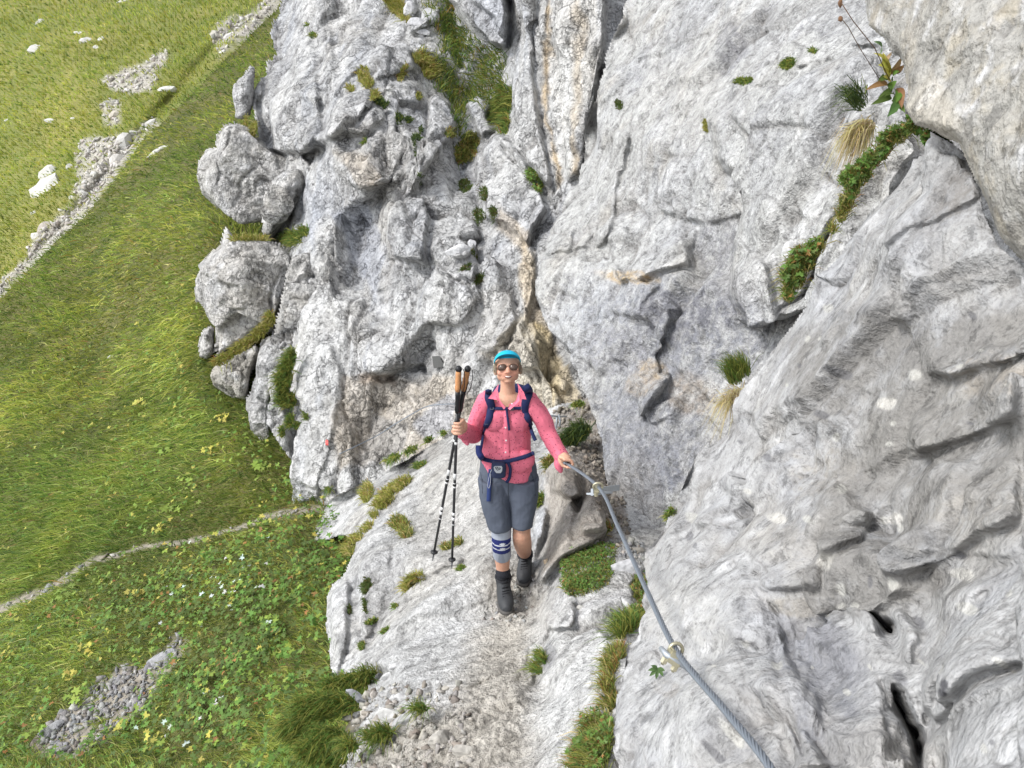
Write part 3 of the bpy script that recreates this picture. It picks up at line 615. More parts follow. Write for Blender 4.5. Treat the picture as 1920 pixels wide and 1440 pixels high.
# ------------------------------------------------------------------ sloping ledge the path runs over
STR = pt(850, 1080, 5.6)-pt(700, 1160, 5.5)
ledge = Body([(562, 992), (575, 975), (600, 950), (640, 925), (700, 895), (760, 862), (820, 830), (850, 815), (900, 790), (960, 780), (1050, 760), (1130, 740), (1200, 850), (1260, 1000), (1330, 1100), (1330, 1640), (640, 1640), (655, 1400), (690, 1330), (690, 1265),
              (655, 1268), (626, 1282), (618, 1240), (614, 1180), (612, 1120), (622, 1095), (642, 1080), (656, 1050), (668, 1010), (640, 1003), (615, 1013), (590, 1016), (570, 1008)],
             [(562, 992, 8.9), (600, 950, 9.0), (700, 895, 8.9), (820, 830, 8.6), (900, 790, 8.3), (1000, 770, 7.7), (1050, 760, 7.4), (1130, 740, 7.2), (1040, 830, 6.9), (1090, 800, 7.0), (1130, 860, 6.3),
              (585, 1012, 8.3), (640, 1000, 7.9), (640, 960, 8.4), (700, 950, 7.6), (700, 990, 7.0), (760, 900, 7.8), (850, 870, 7.3), (900, 860, 7.0), (900, 950, 6.2), (840, 1000, 6.2), (760, 1000, 6.5), (720, 1020, 6.4), (700, 1040, 6.3), (672, 1050, 6.4),
              (650, 1080, 6.4), (624, 1100, 6.5), (616, 1180, 5.9), (630, 1280, 5.2), (660, 1180, 5.55), (700, 1150, 5.75), (690, 1040, 6.3), (755, 1040, 6.0), (755, 1110, 5.7), (690, 1200, 5.45), (655, 1265, 5.0), (740, 1190, 5.05), (800, 1130, 5.1), (850, 1060, 5.5), (690, 1240, 4.85),
              (700, 1265, 4.9), (800, 1200, 4.75), (900, 1100, 5.0), (920, 1060, 5.15), (945, 1150, 4.80), (985, 1090, 5.02), (990, 1130, 4.9), (1000, 1060, 5.2), (980, 1000, 5.6), (1010, 1010, 5.5), (1010, 950, 5.9), (1000, 880, 6.5), (1020, 900, 6.0),
              (760, 1260, 4.35), (860, 1260, 4.1), (940, 1230, 4.2), (700, 1330, 4.1), (780, 1340, 3.75), (900, 1340, 3.55), (960, 1440, 3.0), (860, 1440, 3.15), (720, 1440, 3.45), (650, 1440, 3.7), (640, 1640, 2.8), (960, 1640, 2.4), (1330, 1640, 2.0),
              (985, 1250, 3.95), (1010, 1180, 4.25), (1040, 1120, 4.45), (1060, 1060, 4.7), (1100, 1030, 4.75), (1060, 970, 5.2), (1050, 880, 5.6), (1100, 900, 5.5), (1150, 990, 5.0), (1180, 1020, 4.75), (1200, 1060, 4.5), (1100, 1080, 4.3), (1160, 1080, 4.2), (1190, 1130, 3.9),
              (1030, 1200, 3.95), (1055, 1160, 4.05), (1060, 1250, 3.6), (1120, 1180, 3.75), (1160, 1240, 3.3), (1000, 1340, 3.4), (1020, 1300, 3.6), (1100, 1340, 3.0), (1060, 1440, 2.7), (1140, 1440, 2.5), (1180, 1300, 2.9), (1330, 1100, 4.3), (1330, 1400, 3.0)],
             warp=7, soften=2, seed=13.3, ragged=5)
S = ledge
for poly, r, wd in (
    ([(562, 992), (580, 965), (640, 925), (690, 935), (672, 960), (650, 1000), (600, 1018), (570, 1010)], 0.2, (0.6, 1)),
    ([(670, 1060), (690, 1040), (715, 1010), (740, 1020), (735, 1100), (700, 1190), (680, 1200), (672, 1150), (680, 1120)], 0.22, (-1, 0)),
    ([(620, 1110), (650, 1085), (662, 1100), (655, 1180), (640, 1275), (622, 1270)], 0.15, None),
    ([(755, 1050), (775, 1035), (880, 1040), (860, 1060), (800, 1090), (760, 1110)], 0.12, None), ([(700, 1180), (760, 1130), (900, 1085), (930, 1070), (925, 1130), (860, 1150), (760, 1180), (700, 1225)], 0.10, (-0.3, 1)),
    ([(700, 1240), (760, 1200), (880, 1160), (960, 1165), (985, 1200), (960, 1260), (880, 1300), (760, 1290), (720, 1260)], 0.07, (0, 1)),
    ([(1015, 1150), (1045, 1110), (1075, 1100), (1085, 1150), (1075, 1180), (1040, 1185), (1020, 1180)], 0.16, None),
    ([(1035, 1000), (1050, 960), (1070, 930), (1085, 960), (1100, 900), (1130, 930), (1140, 1000), (1100, 1040), (1060, 1060), (1020, 1100), (1010, 1080)], 0.25, None), ([(1035, 885), (1055, 870), (1085, 880), (1090, 930), (1060, 935), (1035, 920)], 0.35, None),
    ([(1000, 960), (1020, 945), (1030, 960), (1020, 1000), (1005, 1060), (998, 1040)], 0.25, None), ([(1085, 960), (1110, 920), (1140, 960), (1130, 1000), (1090, 1010)], 0.2, None),
    ([(1040, 1200), (1060, 1190), (1120, 1170), (1160, 1220), (1140, 1330), (1080, 1440), (1000, 1440), (1020, 1330), (1040, 1260)], 0.10, (1, 0)),
    ([(890, 820), (935, 800), (960, 830), (960, 900), (905, 900), (890, 880)], 0.5, None),
    ([(1150, 1085), (1180, 1050), (1210, 1060), (1205, 1085), (1180, 1100)], 0.1, None)):
    S.plate(poly, r, 6, wd)
for ln, w, dp in (
    ([(700, 1215), (760, 1190), (820, 1172), (880, 1160)], 3, 0.05), ([(690, 1248), (740, 1225), (800, 1212), (870, 1190)], 2.2, 0.03), ([(780, 1120), (850, 1100), (900, 1070), (930, 1050)], 3, 0.06),
    ([(760, 1020), (840, 985), (900, 950)], 2, 0.04), ([(800, 930), (850, 905), (895, 895)], 2, 0.04), ([(740, 1010), (738, 1060), (745, 1110)], 4, 0.12), ([(706, 1010), (680, 1080), (675, 1180)], 3, 0.10),
    ([(1005, 1240), (1030, 1190), (1045, 1150)], 4, 0.14), ([(965, 1290), (985, 1270), (1005, 1210), (1020, 1160)], 3, 0.1), ([(1022, 1172), (1035, 1180), (1045, 1190)], 2.5, 0.14), ([(985, 1330), (1000, 1290), (1010, 1250)], 3, 0.08),
    ([(700, 1330), (790, 1310), (870, 1320), (900, 1300)], 3, 0.05), ([(1015, 1255), (1005, 1290)], 7, 0.12), ([(1030, 1060), (1045, 1000), (1060, 950)], 2.5, 0.14), ([(1080, 1040), (1083, 990), (1090, 950), (1080, 920)], 3, 0.16),
    ([(560, 995), (600, 968), (640, 930), (650, 925)], 3, 0.15), ([(650, 930), (740, 880), (830, 828), (880, 800)], 4, 0.3), ([(600, 1000), (620, 980), (650, 960), (662, 950)], 2.5, 0.08), ([(1120, 1180), (1150, 1210), (1140, 1230)], 4, 0.1), ([(660, 1020), (690, 985), (720, 950), (800, 905)], 6, 0.2)):
    S.crack(ln, w, dp)
S.relief([('facet', 0.6, 0.045, 0.015), ('facet', 0.2, 0.028, 0.012), ('facet', 0.06, 0.008, 0.003), ('ridge', 0.35, 0.028), ('ridge', 0.11, 0.014), ('fbm', 0.14, 0.018, 5), ('ridge', 0.05, 0.007)], 0, grain=(STR, 3.2), seed=14)
loose = np.clip(region(S, [(690, 1300), (760, 1290), (860, 1300), (930, 1310), (960, 1280), (1010, 1320), (960, 1440), (940, 1640), (600, 1640), (640, 1400)], 10, 22)
                + region(S, [(1040, 780), (1110, 740), (1150, 900), (1180, 1010), (1120, 940), (1060, 850)], 6, 14)+region(S, [(960, 1085), (1000, 1060), (1020, 1100), (1005, 1160), (960, 1190), (930, 1160)], 6, 14)
                + region(S, [(1090, 1040), (1150, 1010), (1230, 1030), (1210, 1080), (1130, 1060)], 6, 14), 0, 1)
f1, f2, v, cc = worley(S.P, 0.07, 0.0)
S.P = S.P+S.N*(loose*np.clip(f2-f1, 0, 0.35)*0.05)[..., None]
S.cav = S.cav+loose*(np.clip(f2-f1, 0, 0.3)-0.15)*0.02
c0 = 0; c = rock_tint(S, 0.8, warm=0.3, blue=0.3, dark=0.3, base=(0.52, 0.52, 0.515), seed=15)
stq = S.P-(S.P @ unit1(STR))[..., None]*unit1(STR)*(1-1/7.0)
str_ = fbm(stq, 0.22, 5, 0.7, off=5)
c = c*(1-0.42*smooth(str_, 0.08, 0.4)+0.12*smooth(-str_, 0.0, 0.4))[..., None]
DUST = (0.40, 0.365, 0.31)
for poly, col, k, so in (([(900, 1060), (1010, 1040), (1020, 1120), (1000, 1230), (1010, 1300), (1000, 1440), (1020, 1640), (640, 1640), (700, 1380), (850, 1330), (880, 1240), (900, 1160)], DUST, 0.75, 45),
                         ([(700, 1200), (760, 1140), (900, 1090), (930, 1180), (820, 1210), (700, 1240)], WHT, 0.35, 20), ([(1010, 1180), (1060, 1180), (1160, 1230), (1100, 1440), (1010, 1440)], WHT, 0.4, 20),
                         ([(1015, 1265), (1035, 1200), (1045, 1230), (1020, 1290), (1000, 1300)], (0.24, 0.24, 0.25), 0.7, 5), ([(625, 1190), (655, 1180), (650, 1240), (635, 1245)], (0.22, 0.22, 0.22), 0.7, 5),
                         ([(680, 1040), (760, 1030), (760, 1130), (690, 1200)], (0.34, 0.335, 0.33), 0.5, 12), ([(1030, 880), (1140, 880), (1150, 1020), (1080, 1060), (1020, 1080)], (0.33, 0.29, 0.245), 0.75, 10),
                         ([(1040, 780), (1110, 740), (1150, 880), (1180, 1010), (1120, 960), (1050, 880)], (0.24, 0.21, 0.18), 0.8, 8), ([(1000, 950), (1025, 950), (1015, 1060), (1000, 1100)], BLU, 0.4, 6),
                         ([(800, 840), (1000, 790), (900, 1040), (760, 1080)], (0.44, 0.42, 0.385), 0.5, 20), ([(740, 860), (840, 830), (800, 870), (760, 885)], (0.34, 0.32, 0.3), 0.5, 8)):
    c = mixc(c, col, k*region(S, poly, so, 20))
ledge.finish('rock_ledge', M_ROCK_MID, c, thick=0.7, kind='structure')

# ------------------------------------------------------------------ crag beside the camera
near = Body([(1735, 255), (1722, 262), (1640, 345), (1585, 395), (1560, 430), (1530, 500), (1490, 560), (1460, 612), (1420, 700), (1385, 745), (1355, 800), (1320, 840), (1290, 890), (1262, 960), (1235, 1010), (1210, 1035), (1212, 1075), (1222, 1110), (1206, 1165), (1180, 1235), (1160, 1310), (1155, 1440), (1150, 1640),
             (2120, 1640), (2120, 600), (1925, 500), (1890, 475), (1860, 420), (1830, 345), (1800, 310), (1770, 285)],
            [(1735, 255, 2.35), (1640, 345, 2.65), (1560, 430, 2.85), (1460, 612, 3.05), (1385, 745, 3.3), (1320, 840, 3.4), (1262, 960, 3.35), (1212, 1050, 3.25), (1206, 1165, 2.85), (1160, 1310, 2.35), (1155, 1440, 2.1), (1150, 1640, 1.8),
             (1800, 320, 2.1), (1860, 440, 1.85), (1925, 510, 1.7), (2120, 620, 1.4), (2120, 1640, 0.75), (1620, 560, 2.35), (1700, 480, 2.1), (1670, 450, 2.2), (1540, 640, 2.55), (1600, 620, 2.3), (1740, 540, 1.95), (1900, 560, 1.7),
             (1400, 800, 3.0), (1345, 880, 3.1), (1340, 960, 3.0), (1390, 960, 2.85), (1430, 830, 2.75), (1500, 760, 2.5), (1560, 760, 2.3), (1540, 830, 2.4), (1490, 860, 2.55), (1620, 840, 2.15), (1640, 900, 2.1), (1620, 780, 2.15), (1700, 720, 1.95), (1800, 640, 1.8), (1920, 720, 1.5), (1720, 880, 1.9), (1820, 800, 1.75), (1920, 860, 1.5),
             (1270, 1040, 2.9), (1350, 1010, 2.75), (1430, 960, 2.65), (1410, 1060, 2.35), (1440, 1110, 2.15), (1290, 1100, 2.6), (1230, 1180, 2.55), (1270, 1225, 2.28), (1360, 1140, 2.25), (1400, 1130, 2.15), (1380, 1230, 1.95), (1220, 1300, 2.15), (1310, 1330, 1.8), (1220, 1440, 1.85), (1330, 1440, 1.62), (1450, 1320, 1.62), (1385, 1330, 1.7), (1450, 1440, 1.45),
             (1490, 1160, 2.05), (1500, 1200, 2.0), (1570, 1105, 1.92), (1600, 1160, 1.92), (1450, 1120, 2.12), (1520, 1000, 2.15), (1620, 1000, 2.05), (1600, 1060, 1.85), (1700, 1060, 1.72), (1640, 950, 2.0), (1690, 1000, 1.95), (1660, 1170, 1.8), (1720, 1190, 1.65), (1760, 1140, 1.62), (1590, 1240, 1.72), (1560, 1330, 1.6), (1550, 1200, 1.95),
             (1700, 1300, 1.42), (1650, 1440, 1.25), (1740, 1350, 1.45), (1760, 1440, 1.3), (1820, 1250, 1.25), (1920, 1060, 1.3), (1840, 1120, 1.4), (1920, 1250, 1.1), (1920, 1440, 0.95), (1800, 1440, 1.1), (1550, 1440, 1.38), (1780, 980, 1.68), (1820, 920, 1.6), (1400, 1640, 1.2), (1700, 1640, 0.95), (1220, 1640, 1.5), (2120, 1100, 0.95)],
            warp=6, soften=1, seed=21.7, ragged=5)
Nn = near
for poly, r, wd in (
    ([(1440, 1115), (1570, 1100), (1560, 1000), (1460, 1000), (1420, 1060)], 0.05, (0, 1)), ([(1425, 1130), (1480, 1200), (1560, 1440), (1480, 1440), (1440, 1320), (1390, 1200)], 0.07, (1, 0)),
    ([(1300, 900), (1370, 800), (1420, 830), (1440, 900), (1400, 1000), (1300, 1000)], 0.06, (0, 1)), ([(1530, 650), (1560, 560), (1640, 530), (1700, 560), (1680, 600), (1590, 600), (1540, 660)], 0.05, (0, 1)),
    ([(1500, 780), (1560, 760), (1600, 800), (1640, 860), (1640, 900), (1600, 940), (1560, 900), (1520, 860)], 0.05, (-1, -0.4)), ([(1560, 880), (1600, 940), (1640, 960), (1620, 1040), (1560, 1060), (1520, 1000)], 0.05, None),
    ([(1700, 640), (1800, 600), (1920, 560), (1920, 640), (1860, 680), (1760, 720), (1700, 700)], 0.06, (0.3, 1)), ([(1680, 760), (1800, 700), (1920, 680), (1920, 780), (1800, 830), (1700, 860)], 0.06, (0.3, 1)),
    ([(1660, 900), (1740, 850), (1850, 820), (1920, 800), (1920, 980), (1840, 1010), (1780, 1060), (1700, 1080), (1680, 1000)], 0.05, (0.2, 1)),
    ([(1620, 1160), (1660, 1150), (1680, 1180), (1670, 1230), (1640, 1230), (1620, 1200)], 0.04, None), ([(1700, 1180), (1722, 1150), (1740, 1200), (1720, 1260), (1700, 1250)], 0.05, None),
    ([(1730, 1400), (1760, 1370), (1920, 1260), (1960, 1240), (2100, 1240), (2100, 1600), (1720, 1600)], 0.05, None), ([(1768, 1110), (1920, 1055), (2100, 1000), (2100, 1250), (1920, 1255), (1760, 1360), (1725, 1330), (1740, 1240), (1768, 1190)], 0.06, (-1, 0)),
    ([(1650, 400), (1690, 360), (1735, 262), (1800, 330), (1850, 400), (1760, 430), (1690, 470), (1660, 470)], 0.03, None), ([(1480, 560), (1590, 400), (1650, 380), (1640, 430), (1560, 540), (1500, 640)], 0.03, (-1, 0))):
    Nn.plate(poly, r*1.7, 11, wd, 5)
for ln, w, dp in (
    ([(1420, 1080), (1440, 1140), (1455, 1230), (1475, 1330), (1510, 1440), (1520, 1500)], 3.5, 0.06), ([(1440, 1110), (1470, 1170), (1480, 1230), (1510, 1320), (1545, 1440)], 5, 0.10), ([(1478, 1325), (1500, 1305)], 2, 0.03),
    ([(1655, 395), (1645, 420), (1637, 430)], 4.5, 0.09), ([(1690, 520), (1720, 505), (1745, 512), (1770, 508)], 2.6, 0.04), ([(1662, 490), (1668, 520), (1668, 528)], 2.6, 0.05), ([(1605, 460), (1585, 490)], 2.4, 0.03), ([(1720, 445), (1730, 440)], 2, 0.04),
    ([(1530, 630), (1545, 655), (1542, 640)], 2.5, 0.03), ([(1630, 1158), (1650, 1160), (1670, 1180), (1685, 1205), (1700, 1185)], 11, 0.16), ([(1610, 1180), (1630, 1200), (1650, 1225), (1665, 1215)], 3, 0.05), ([(1672, 1205), (1700, 1240)], 2.6, 0.05),
    ([(1688, 1290), (1690, 1330), (1715, 1380), (1725, 1420), (1730, 1460)], 15, 0.25), ([(1660, 1280), (1672, 1310), (1680, 1350)], 4, 0.08), ([(1770, 1355), (1800, 1330), (1850, 1285), (1920, 1260)], 2.6, 0.03), ([(1760, 1190), (1768, 1172), (1840, 1110), (1920, 1055)], 3.5, 0.05),
    ([(1480, 895), (1498, 890), (1500, 900)], 4, 0.06), ([(1418, 915), (1424, 922)], 3, 0.06), ([(1430, 958), (1433, 962)], 3.5, 0.06), ([(1595, 998), (1610, 995), (1620, 1000)], 3, 0.05), ([(1620, 960), (1635, 945), (1640, 955), (1615, 985)], 3, 0.05),
    ([(1615, 985), (1620, 1030), (1640, 1080)], 2, 0.03), ([(1388, 1045), (1392, 1035), (1400, 1040)], 3.5, 0.05), ([(1300, 910), (1312, 950), (1322, 978)], 1.8, 0.04), ([(1320, 1165), (1312, 1190), (1298, 1215)], 1.8, 0.03), ([(1242, 1320), (1240, 1360)], 3, 0.05),
    ([(1330, 1120), (1318, 1150)], 1.4, 0.02), ([(1278, 1050), (1300, 1042)], 3, 0.03), ([(1570, 1160), (1540, 1170), (1510, 1168)], 2, 0.03), ([(1600, 650), (1570, 720), (1500, 760)], 2, 0.02), ([(1355, 795), (1365, 830)], 1.5, 0.03),
    ([(1845, 370), (1860, 420), (1890, 470)], 3, 0.05), ([(1410, 1060), (1440, 1080), (1455, 1095)], 4, 0.08), ([(1370, 1090), (1385, 1075), (1400, 1068)], 4, 0.1), ([(1775, 1280), (1780, 1300)], 4, 0.03)):
    Nn.crack(ln, w*1.25, dp*1.4)
near.relief([('facet', 0.8, 0.075, 0.004), ('facet', 0.30, 0.045, 0.005), ('facet', 0.11, 0.012, 0.002), ('facet', 0.04, 0.0035, 0.0006), ('fbm', 0.2, 0.010, 5), ('ridge', 0.3, 0.006), ('fbm', 0.05, 0.0035, 4)], 0, grain=(pt(1600, 400, 2.5)-pt(1400, 750, 3.2), 1.6), seed=22, pre=2)
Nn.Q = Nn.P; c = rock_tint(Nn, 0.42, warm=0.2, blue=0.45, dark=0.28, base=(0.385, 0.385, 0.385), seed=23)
for x, y, rx, ry, a, col, k in ((1560, 1240, 60, 130, -15, (0.20, 0.205, 0.22), 0.75), (1500, 1270, 30, 130, -15, (0.2, 0.21, 0.24), 0.5), (1620, 620, 120, 60, 20, (0.27, 0.275, 0.29), 0.6), (1750, 780, 170, 80, -20, (0.29, 0.28, 0.26), 0.7), (1820, 950, 160, 60, -25, (0.31, 0.29, 0.26), 0.6), (1700, 1040, 110, 60, -10, (0.25, 0.26, 0.28), 0.6),  # among these, right-facing facets darkened and left-facing paled as shading in the colour
                                (1850, 700, 90, 50, 0, (0.40, 0.35, 0.29), 0.6), (1560, 890, 70, 60, 0, (0.30, 0.28, 0.25), 0.6), (1480, 1030, 60, 40, 0, (0.44, 0.42, 0.39), 0.4), (1510, 1140, 80, 22, -5, (0.30, 0.28, 0.25), 0.7), (1280, 1340, 110, 110, 0, (0.46, 0.46, 0.455), 0.5), (1300, 1180, 90, 80, 0, (0.46, 0.455, 0.44), 0.5),
                                (1370, 1380, 60, 40, 0, (0.25, 0.25, 0.26), 0.5), (1560, 1230, 40, 40, 0, DRK, 0.5), (1800, 390, 40, 40, 0, (0.2, 0.19, 0.18), 0.8), (1880, 600, 60, 40, 0, (0.42, 0.39, 0.34), 0.4), (1250, 1290, 40, 20, 30, (0.30, 0.28, 0.26), 0.5), (1850, 1330, 150, 90, 0, (0.38, 0.38, 0.38), 0.6), (1380, 900, 60, 90, 0, (0.42, 0.42, 0.42), 0.4)):
    c = mixc(c, col, np.clip(k*blob(Nn, x, y, rx, ry, a, 0.6)*mottle(Nn, 0.05), 0, 1))
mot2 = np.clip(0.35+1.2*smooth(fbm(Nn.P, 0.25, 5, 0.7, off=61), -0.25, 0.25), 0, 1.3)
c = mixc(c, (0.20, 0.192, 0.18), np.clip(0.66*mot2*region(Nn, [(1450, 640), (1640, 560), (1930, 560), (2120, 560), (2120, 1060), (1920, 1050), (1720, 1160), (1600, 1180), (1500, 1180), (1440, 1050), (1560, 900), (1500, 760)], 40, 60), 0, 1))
c = mixc(c, (0.25, 0.25, 0.265), np.clip(0.6*mot2*region(Nn, [(1440, 1150), (1540, 1170), (1640, 1240), (1660, 1440), (1500, 1460), (1450, 1300)], 20, 40), 0, 1))  # facets turned to the right: their shade put into the rock colour
rs = np.random.RandomState(5)
for k in range(60):      # pale lichen rounds and black spots
    x, y = rs.uniform(1300, 1920), rs.uniform(560, 1440); r_ = rs.uniform(3, 11)
    c = mixc(c, (0.52, 0.51, 0.47) if k % 3 else (0.10, 0.10, 0.11), 0.6*blob(Nn, x, y, r_*1.3, r_, rs.uniform(0, 90), 0.4))
for x, y in ((1472, 982), (1570, 1060), (1685, 975), (1810, 1080), (1645, 755)): c = mixc(c, (0.56, 0.54, 0.5), 0.7*blob(Nn, x, y, 20, 13, 10, 0.4))
for x, y in ((1770, 1275), (1785, 1290), (1798, 1285), (1812, 1300), (1805, 1312), (1790, 1305)): c = mixc(c, (0.06, 0.06, 0.07), 0.85*blob(Nn, x, y, 7, 9, 10, 0.4))
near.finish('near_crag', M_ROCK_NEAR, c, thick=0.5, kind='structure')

# ------------------------------------------------------------------ big tan boulder, upper right
tan = Body([(1560, -260), (1615, -40), (1622, 20), (1630, 50), (1660, 70), (1690, 125), (1698, 165), (1692, 200), (1710, 235), (1745, 250), (1790, 272), (1815, 320), (1845, 380), (1870, 430), (1905, 478), (1940, 515), (2120, 640), (2120, -260)],
           [(1560, -260, 3.0), (1622, 20, 2.6), (1660, 70, 2.4), (1692, 160, 2.2), (1710, 235, 2.05), (1790, 280, 1.9), (1845, 380, 1.75), (1905, 478, 1.65), (2120, 640, 1.4), (1760, 120, 2.0), (1820, 220, 1.78), (1900, 330, 1.58), (1850, 60, 1.8), (1940, 120, 1.6), (2120, 200, 1.3), (2120, -260, 1.6), (1750, -50, 2.15), (1900, -150, 1.85)],
           warp=14, soften=8, seed=31, ragged=4)
tan.edge_round(22, 0.12)
tan.relief([('facet', 0.4, 0.018, 0.0), ('facet', 0.1, 0.007, 0.001), ('fbm', 0.25, 0.016, 5), ('fbm', 0.04, 0.010, 4), ('ridge', 0.07, 0.006)], 0, seed=32)
c = rock_tint(tan, 0.3, warm=0.5, blue=0.1, dark=0.2, base=(0.34, 0.33, 0.305), seed=33)
c = mixc(c, (0.38, 0.33, 0.24), 0.5*smooth(fbm(tan.P, 0.12, 5, 0.7, off=3), 0.0, 0.4)); c = mixc(c, (0.22, 0.19, 0.14), 0.5*smooth(fbm(tan.P, 0.16, 5, 0.7, off=13), 0.1, 0.5))
c = mixc(c, (0.48, 0.44, 0.37), 0.5*region(tan, [(1690, 200), (1740, 130), (1780, 200), (1830, 330), (1800, 330), (1720, 260)], 12))
tan.finish('tan_boulder', M_ROCK_NEAR, c, thick=0.6, label='huge tan pitted boulder filling the upper right corner above the grey crag', cat='boulder')

# ------------------------------------------------------------------ boulders on the left shoulder of the cliff
def boulder(outline, d0, bulge, name, label, seed, base=(0.51, 0.50, 0.48), edge=15, tilt=(0, 0), cracks=(), group=None):
    o = np.array(outline, float); cx, cy = o.mean(0)
    pts = [(x, y, d0+bulge*0.35+tilt[0]*(x-cx)/100+tilt[1]*(y-cy)/100) for x, y in outline]+[(cx, cy, d0), (cx-0.3*(cx-o[:, 0].min()), cy-0.4*(cy-o[:, 1].min()), d0-0.02), (cx+0.35*(o[:, 0].max()-cx), cy+0.35*(o[:, 1].max()-cy), d0+0.1*bulge)]
    B = Body(outline, pts, warp=4, soften=5, seed=seed, ragged=3, step=2.0)
    B.edge_round(edge, bulge)
    for ln, w, dp in cracks: B.crack(ln, w, dp, 3)
    B.relief([('facet', 0.7, 0.15, 0.04), ('facet', 0.25, 0.05, 0.02), ('facet', 0.09, 0.014, 0.004), ('fbm', 0.5, 0.025, 5), ('ridge', 0.15, 0.012)], 0, seed=seed)
    c = rock_tint(B, 1.1, warm=0.35, blue=0.3, dark=0.45, base=base, seed=seed)
    B.finish(name, M_ROCK_FAR, c, thick=bulge*0.9, label=label, cat='boulder' if name != 'rock_block' else 'rock', group=group)
    return B
BG = 'boulders along the left shoulder of the cliff'
b1 = boulder([(370, 330), (372, 300), (388, 280), (402, 275), (405, 250), (418, 233), (440, 228), (470, 240), (500, 270), (545, 288), (575, 300), (580, 330), (560, 390), (520, 415), (455, 422), (430, 410), (402, 385), (380, 362)], 12.6, 1.0, 'cliff_boulder',
             'largest bulging grey boulder on the cliff edge, left of the leaning oval one', 41.0, cracks=[([(402, 275), (410, 310), (405, 350)], 5, 0.25), ([(440, 232), (430, 270), (415, 300)], 5, 0.25), ([(500, 300), (450, 340), (440, 400)], 4, 0.12)], group=BG)
b2 = boulder([(492, 440), (488, 400), (495, 360), (510, 330), (535, 318), (560, 322), (572, 340), (570, 370), (555, 400), (530, 425), (515, 445), (503, 450)], 11.7, 0.75, 'cliff_boulder', 'upright oval boulder leaning into the dark cleft of the cliff', 43.0, edge=20, group=BG)
b3 = boulder([(372, 540), (378, 505), (395, 485), (418, 465), (428, 430), (445, 450), (500, 448), (535, 462), (552, 480), (548, 540), (520, 600), (505, 625), (450, 655), (400, 680), (396, 660), (400, 610), (385, 590), (374, 565)], 11.0, 0.8, 'cliff_boulder',
             'broad smooth pale boulder below the oval one, above the grass strip', 45.0, base=(0.53, 0.515, 0.49), cracks=[([(505, 545), (500, 560), (508, 590)], 4, 0.3), ([(520, 520), (508, 545)], 3, 0.2), ([(375, 540), (398, 515)], 1.5, 0.08)], group=BG)
b4 = boulder([(367, 640), (372, 615), (388, 603), (397, 608), (400, 640), (399, 668), (388, 676), (373, 672)], 11.6, 0.35, 'cliff_boulder', 'smallest boulder squeezed against the lower left of the broad pale one', 47.0, edge=12, group=BG)
b5 = boulder([(402, 705), (410, 690), (440, 668), (480, 645), (490, 660), (480, 700), (472, 740), (465, 760), (440, 755), (420, 735), (405, 722)], 10.9, 0.5, 'cliff_boulder', 'tan tinted wedge boulder under the grass strip on the cliff edge', 49.0, base=(0.42, 0.40, 0.36), edge=14, group=BG)
b6 = boulder([(460, 780), (458, 750), (475, 700), (490, 650), (530, 618), (560, 625), (565, 650), (540, 690), (520, 740), (518, 780), (520, 830), (500, 845), (480, 838), (465, 815)], 10.2, 0.6, 'cliff_boulder', 'tall white boulder between the grassy cleft and the meadow', 51.0, base=(0.49, 0.485, 0.475), edge=18, cracks=[([(515, 720), (505, 780), (500, 800)], 3, 0.2), ([(465, 815), (500, 800), (530, 815)], 3, 0.2)], group=BG)
b7 = boulder([(505, 640), (512, 600), (548, 480), (580, 470), (600, 560), (575, 650), (570, 700), (545, 640)], 10.55, 0.35, 'cliff_boulder', 'narrow upright slab right of the broad pale boulder', 53.0, edge=14, group=BG)
b8 = boulder([(518, 800), (530, 770), (560, 775), (570, 800), (560, 850), (548, 870), (530, 850)], 9.85, 0.3, 'cliff_boulder', 'cracked block at the foot of the grassy cleft', 55.0, edge=12, group=BG)
b9 = boulder([(441, 205), (437, 180), (443, 150), (470, 125), (480, 130), (478, 180), (470, 220), (455, 226), (440, 222)], 13.9, 0.5, 'cliff_boulder', 'white block at the cliff edge above a dark overhang', 57.0, base=(0.5, 0.5, 0.5), edge=14, group=BG)
BODIES = dict(far=far, slope=slope, left=left, right=right, ledge=ledge, near=near, tan=tan)

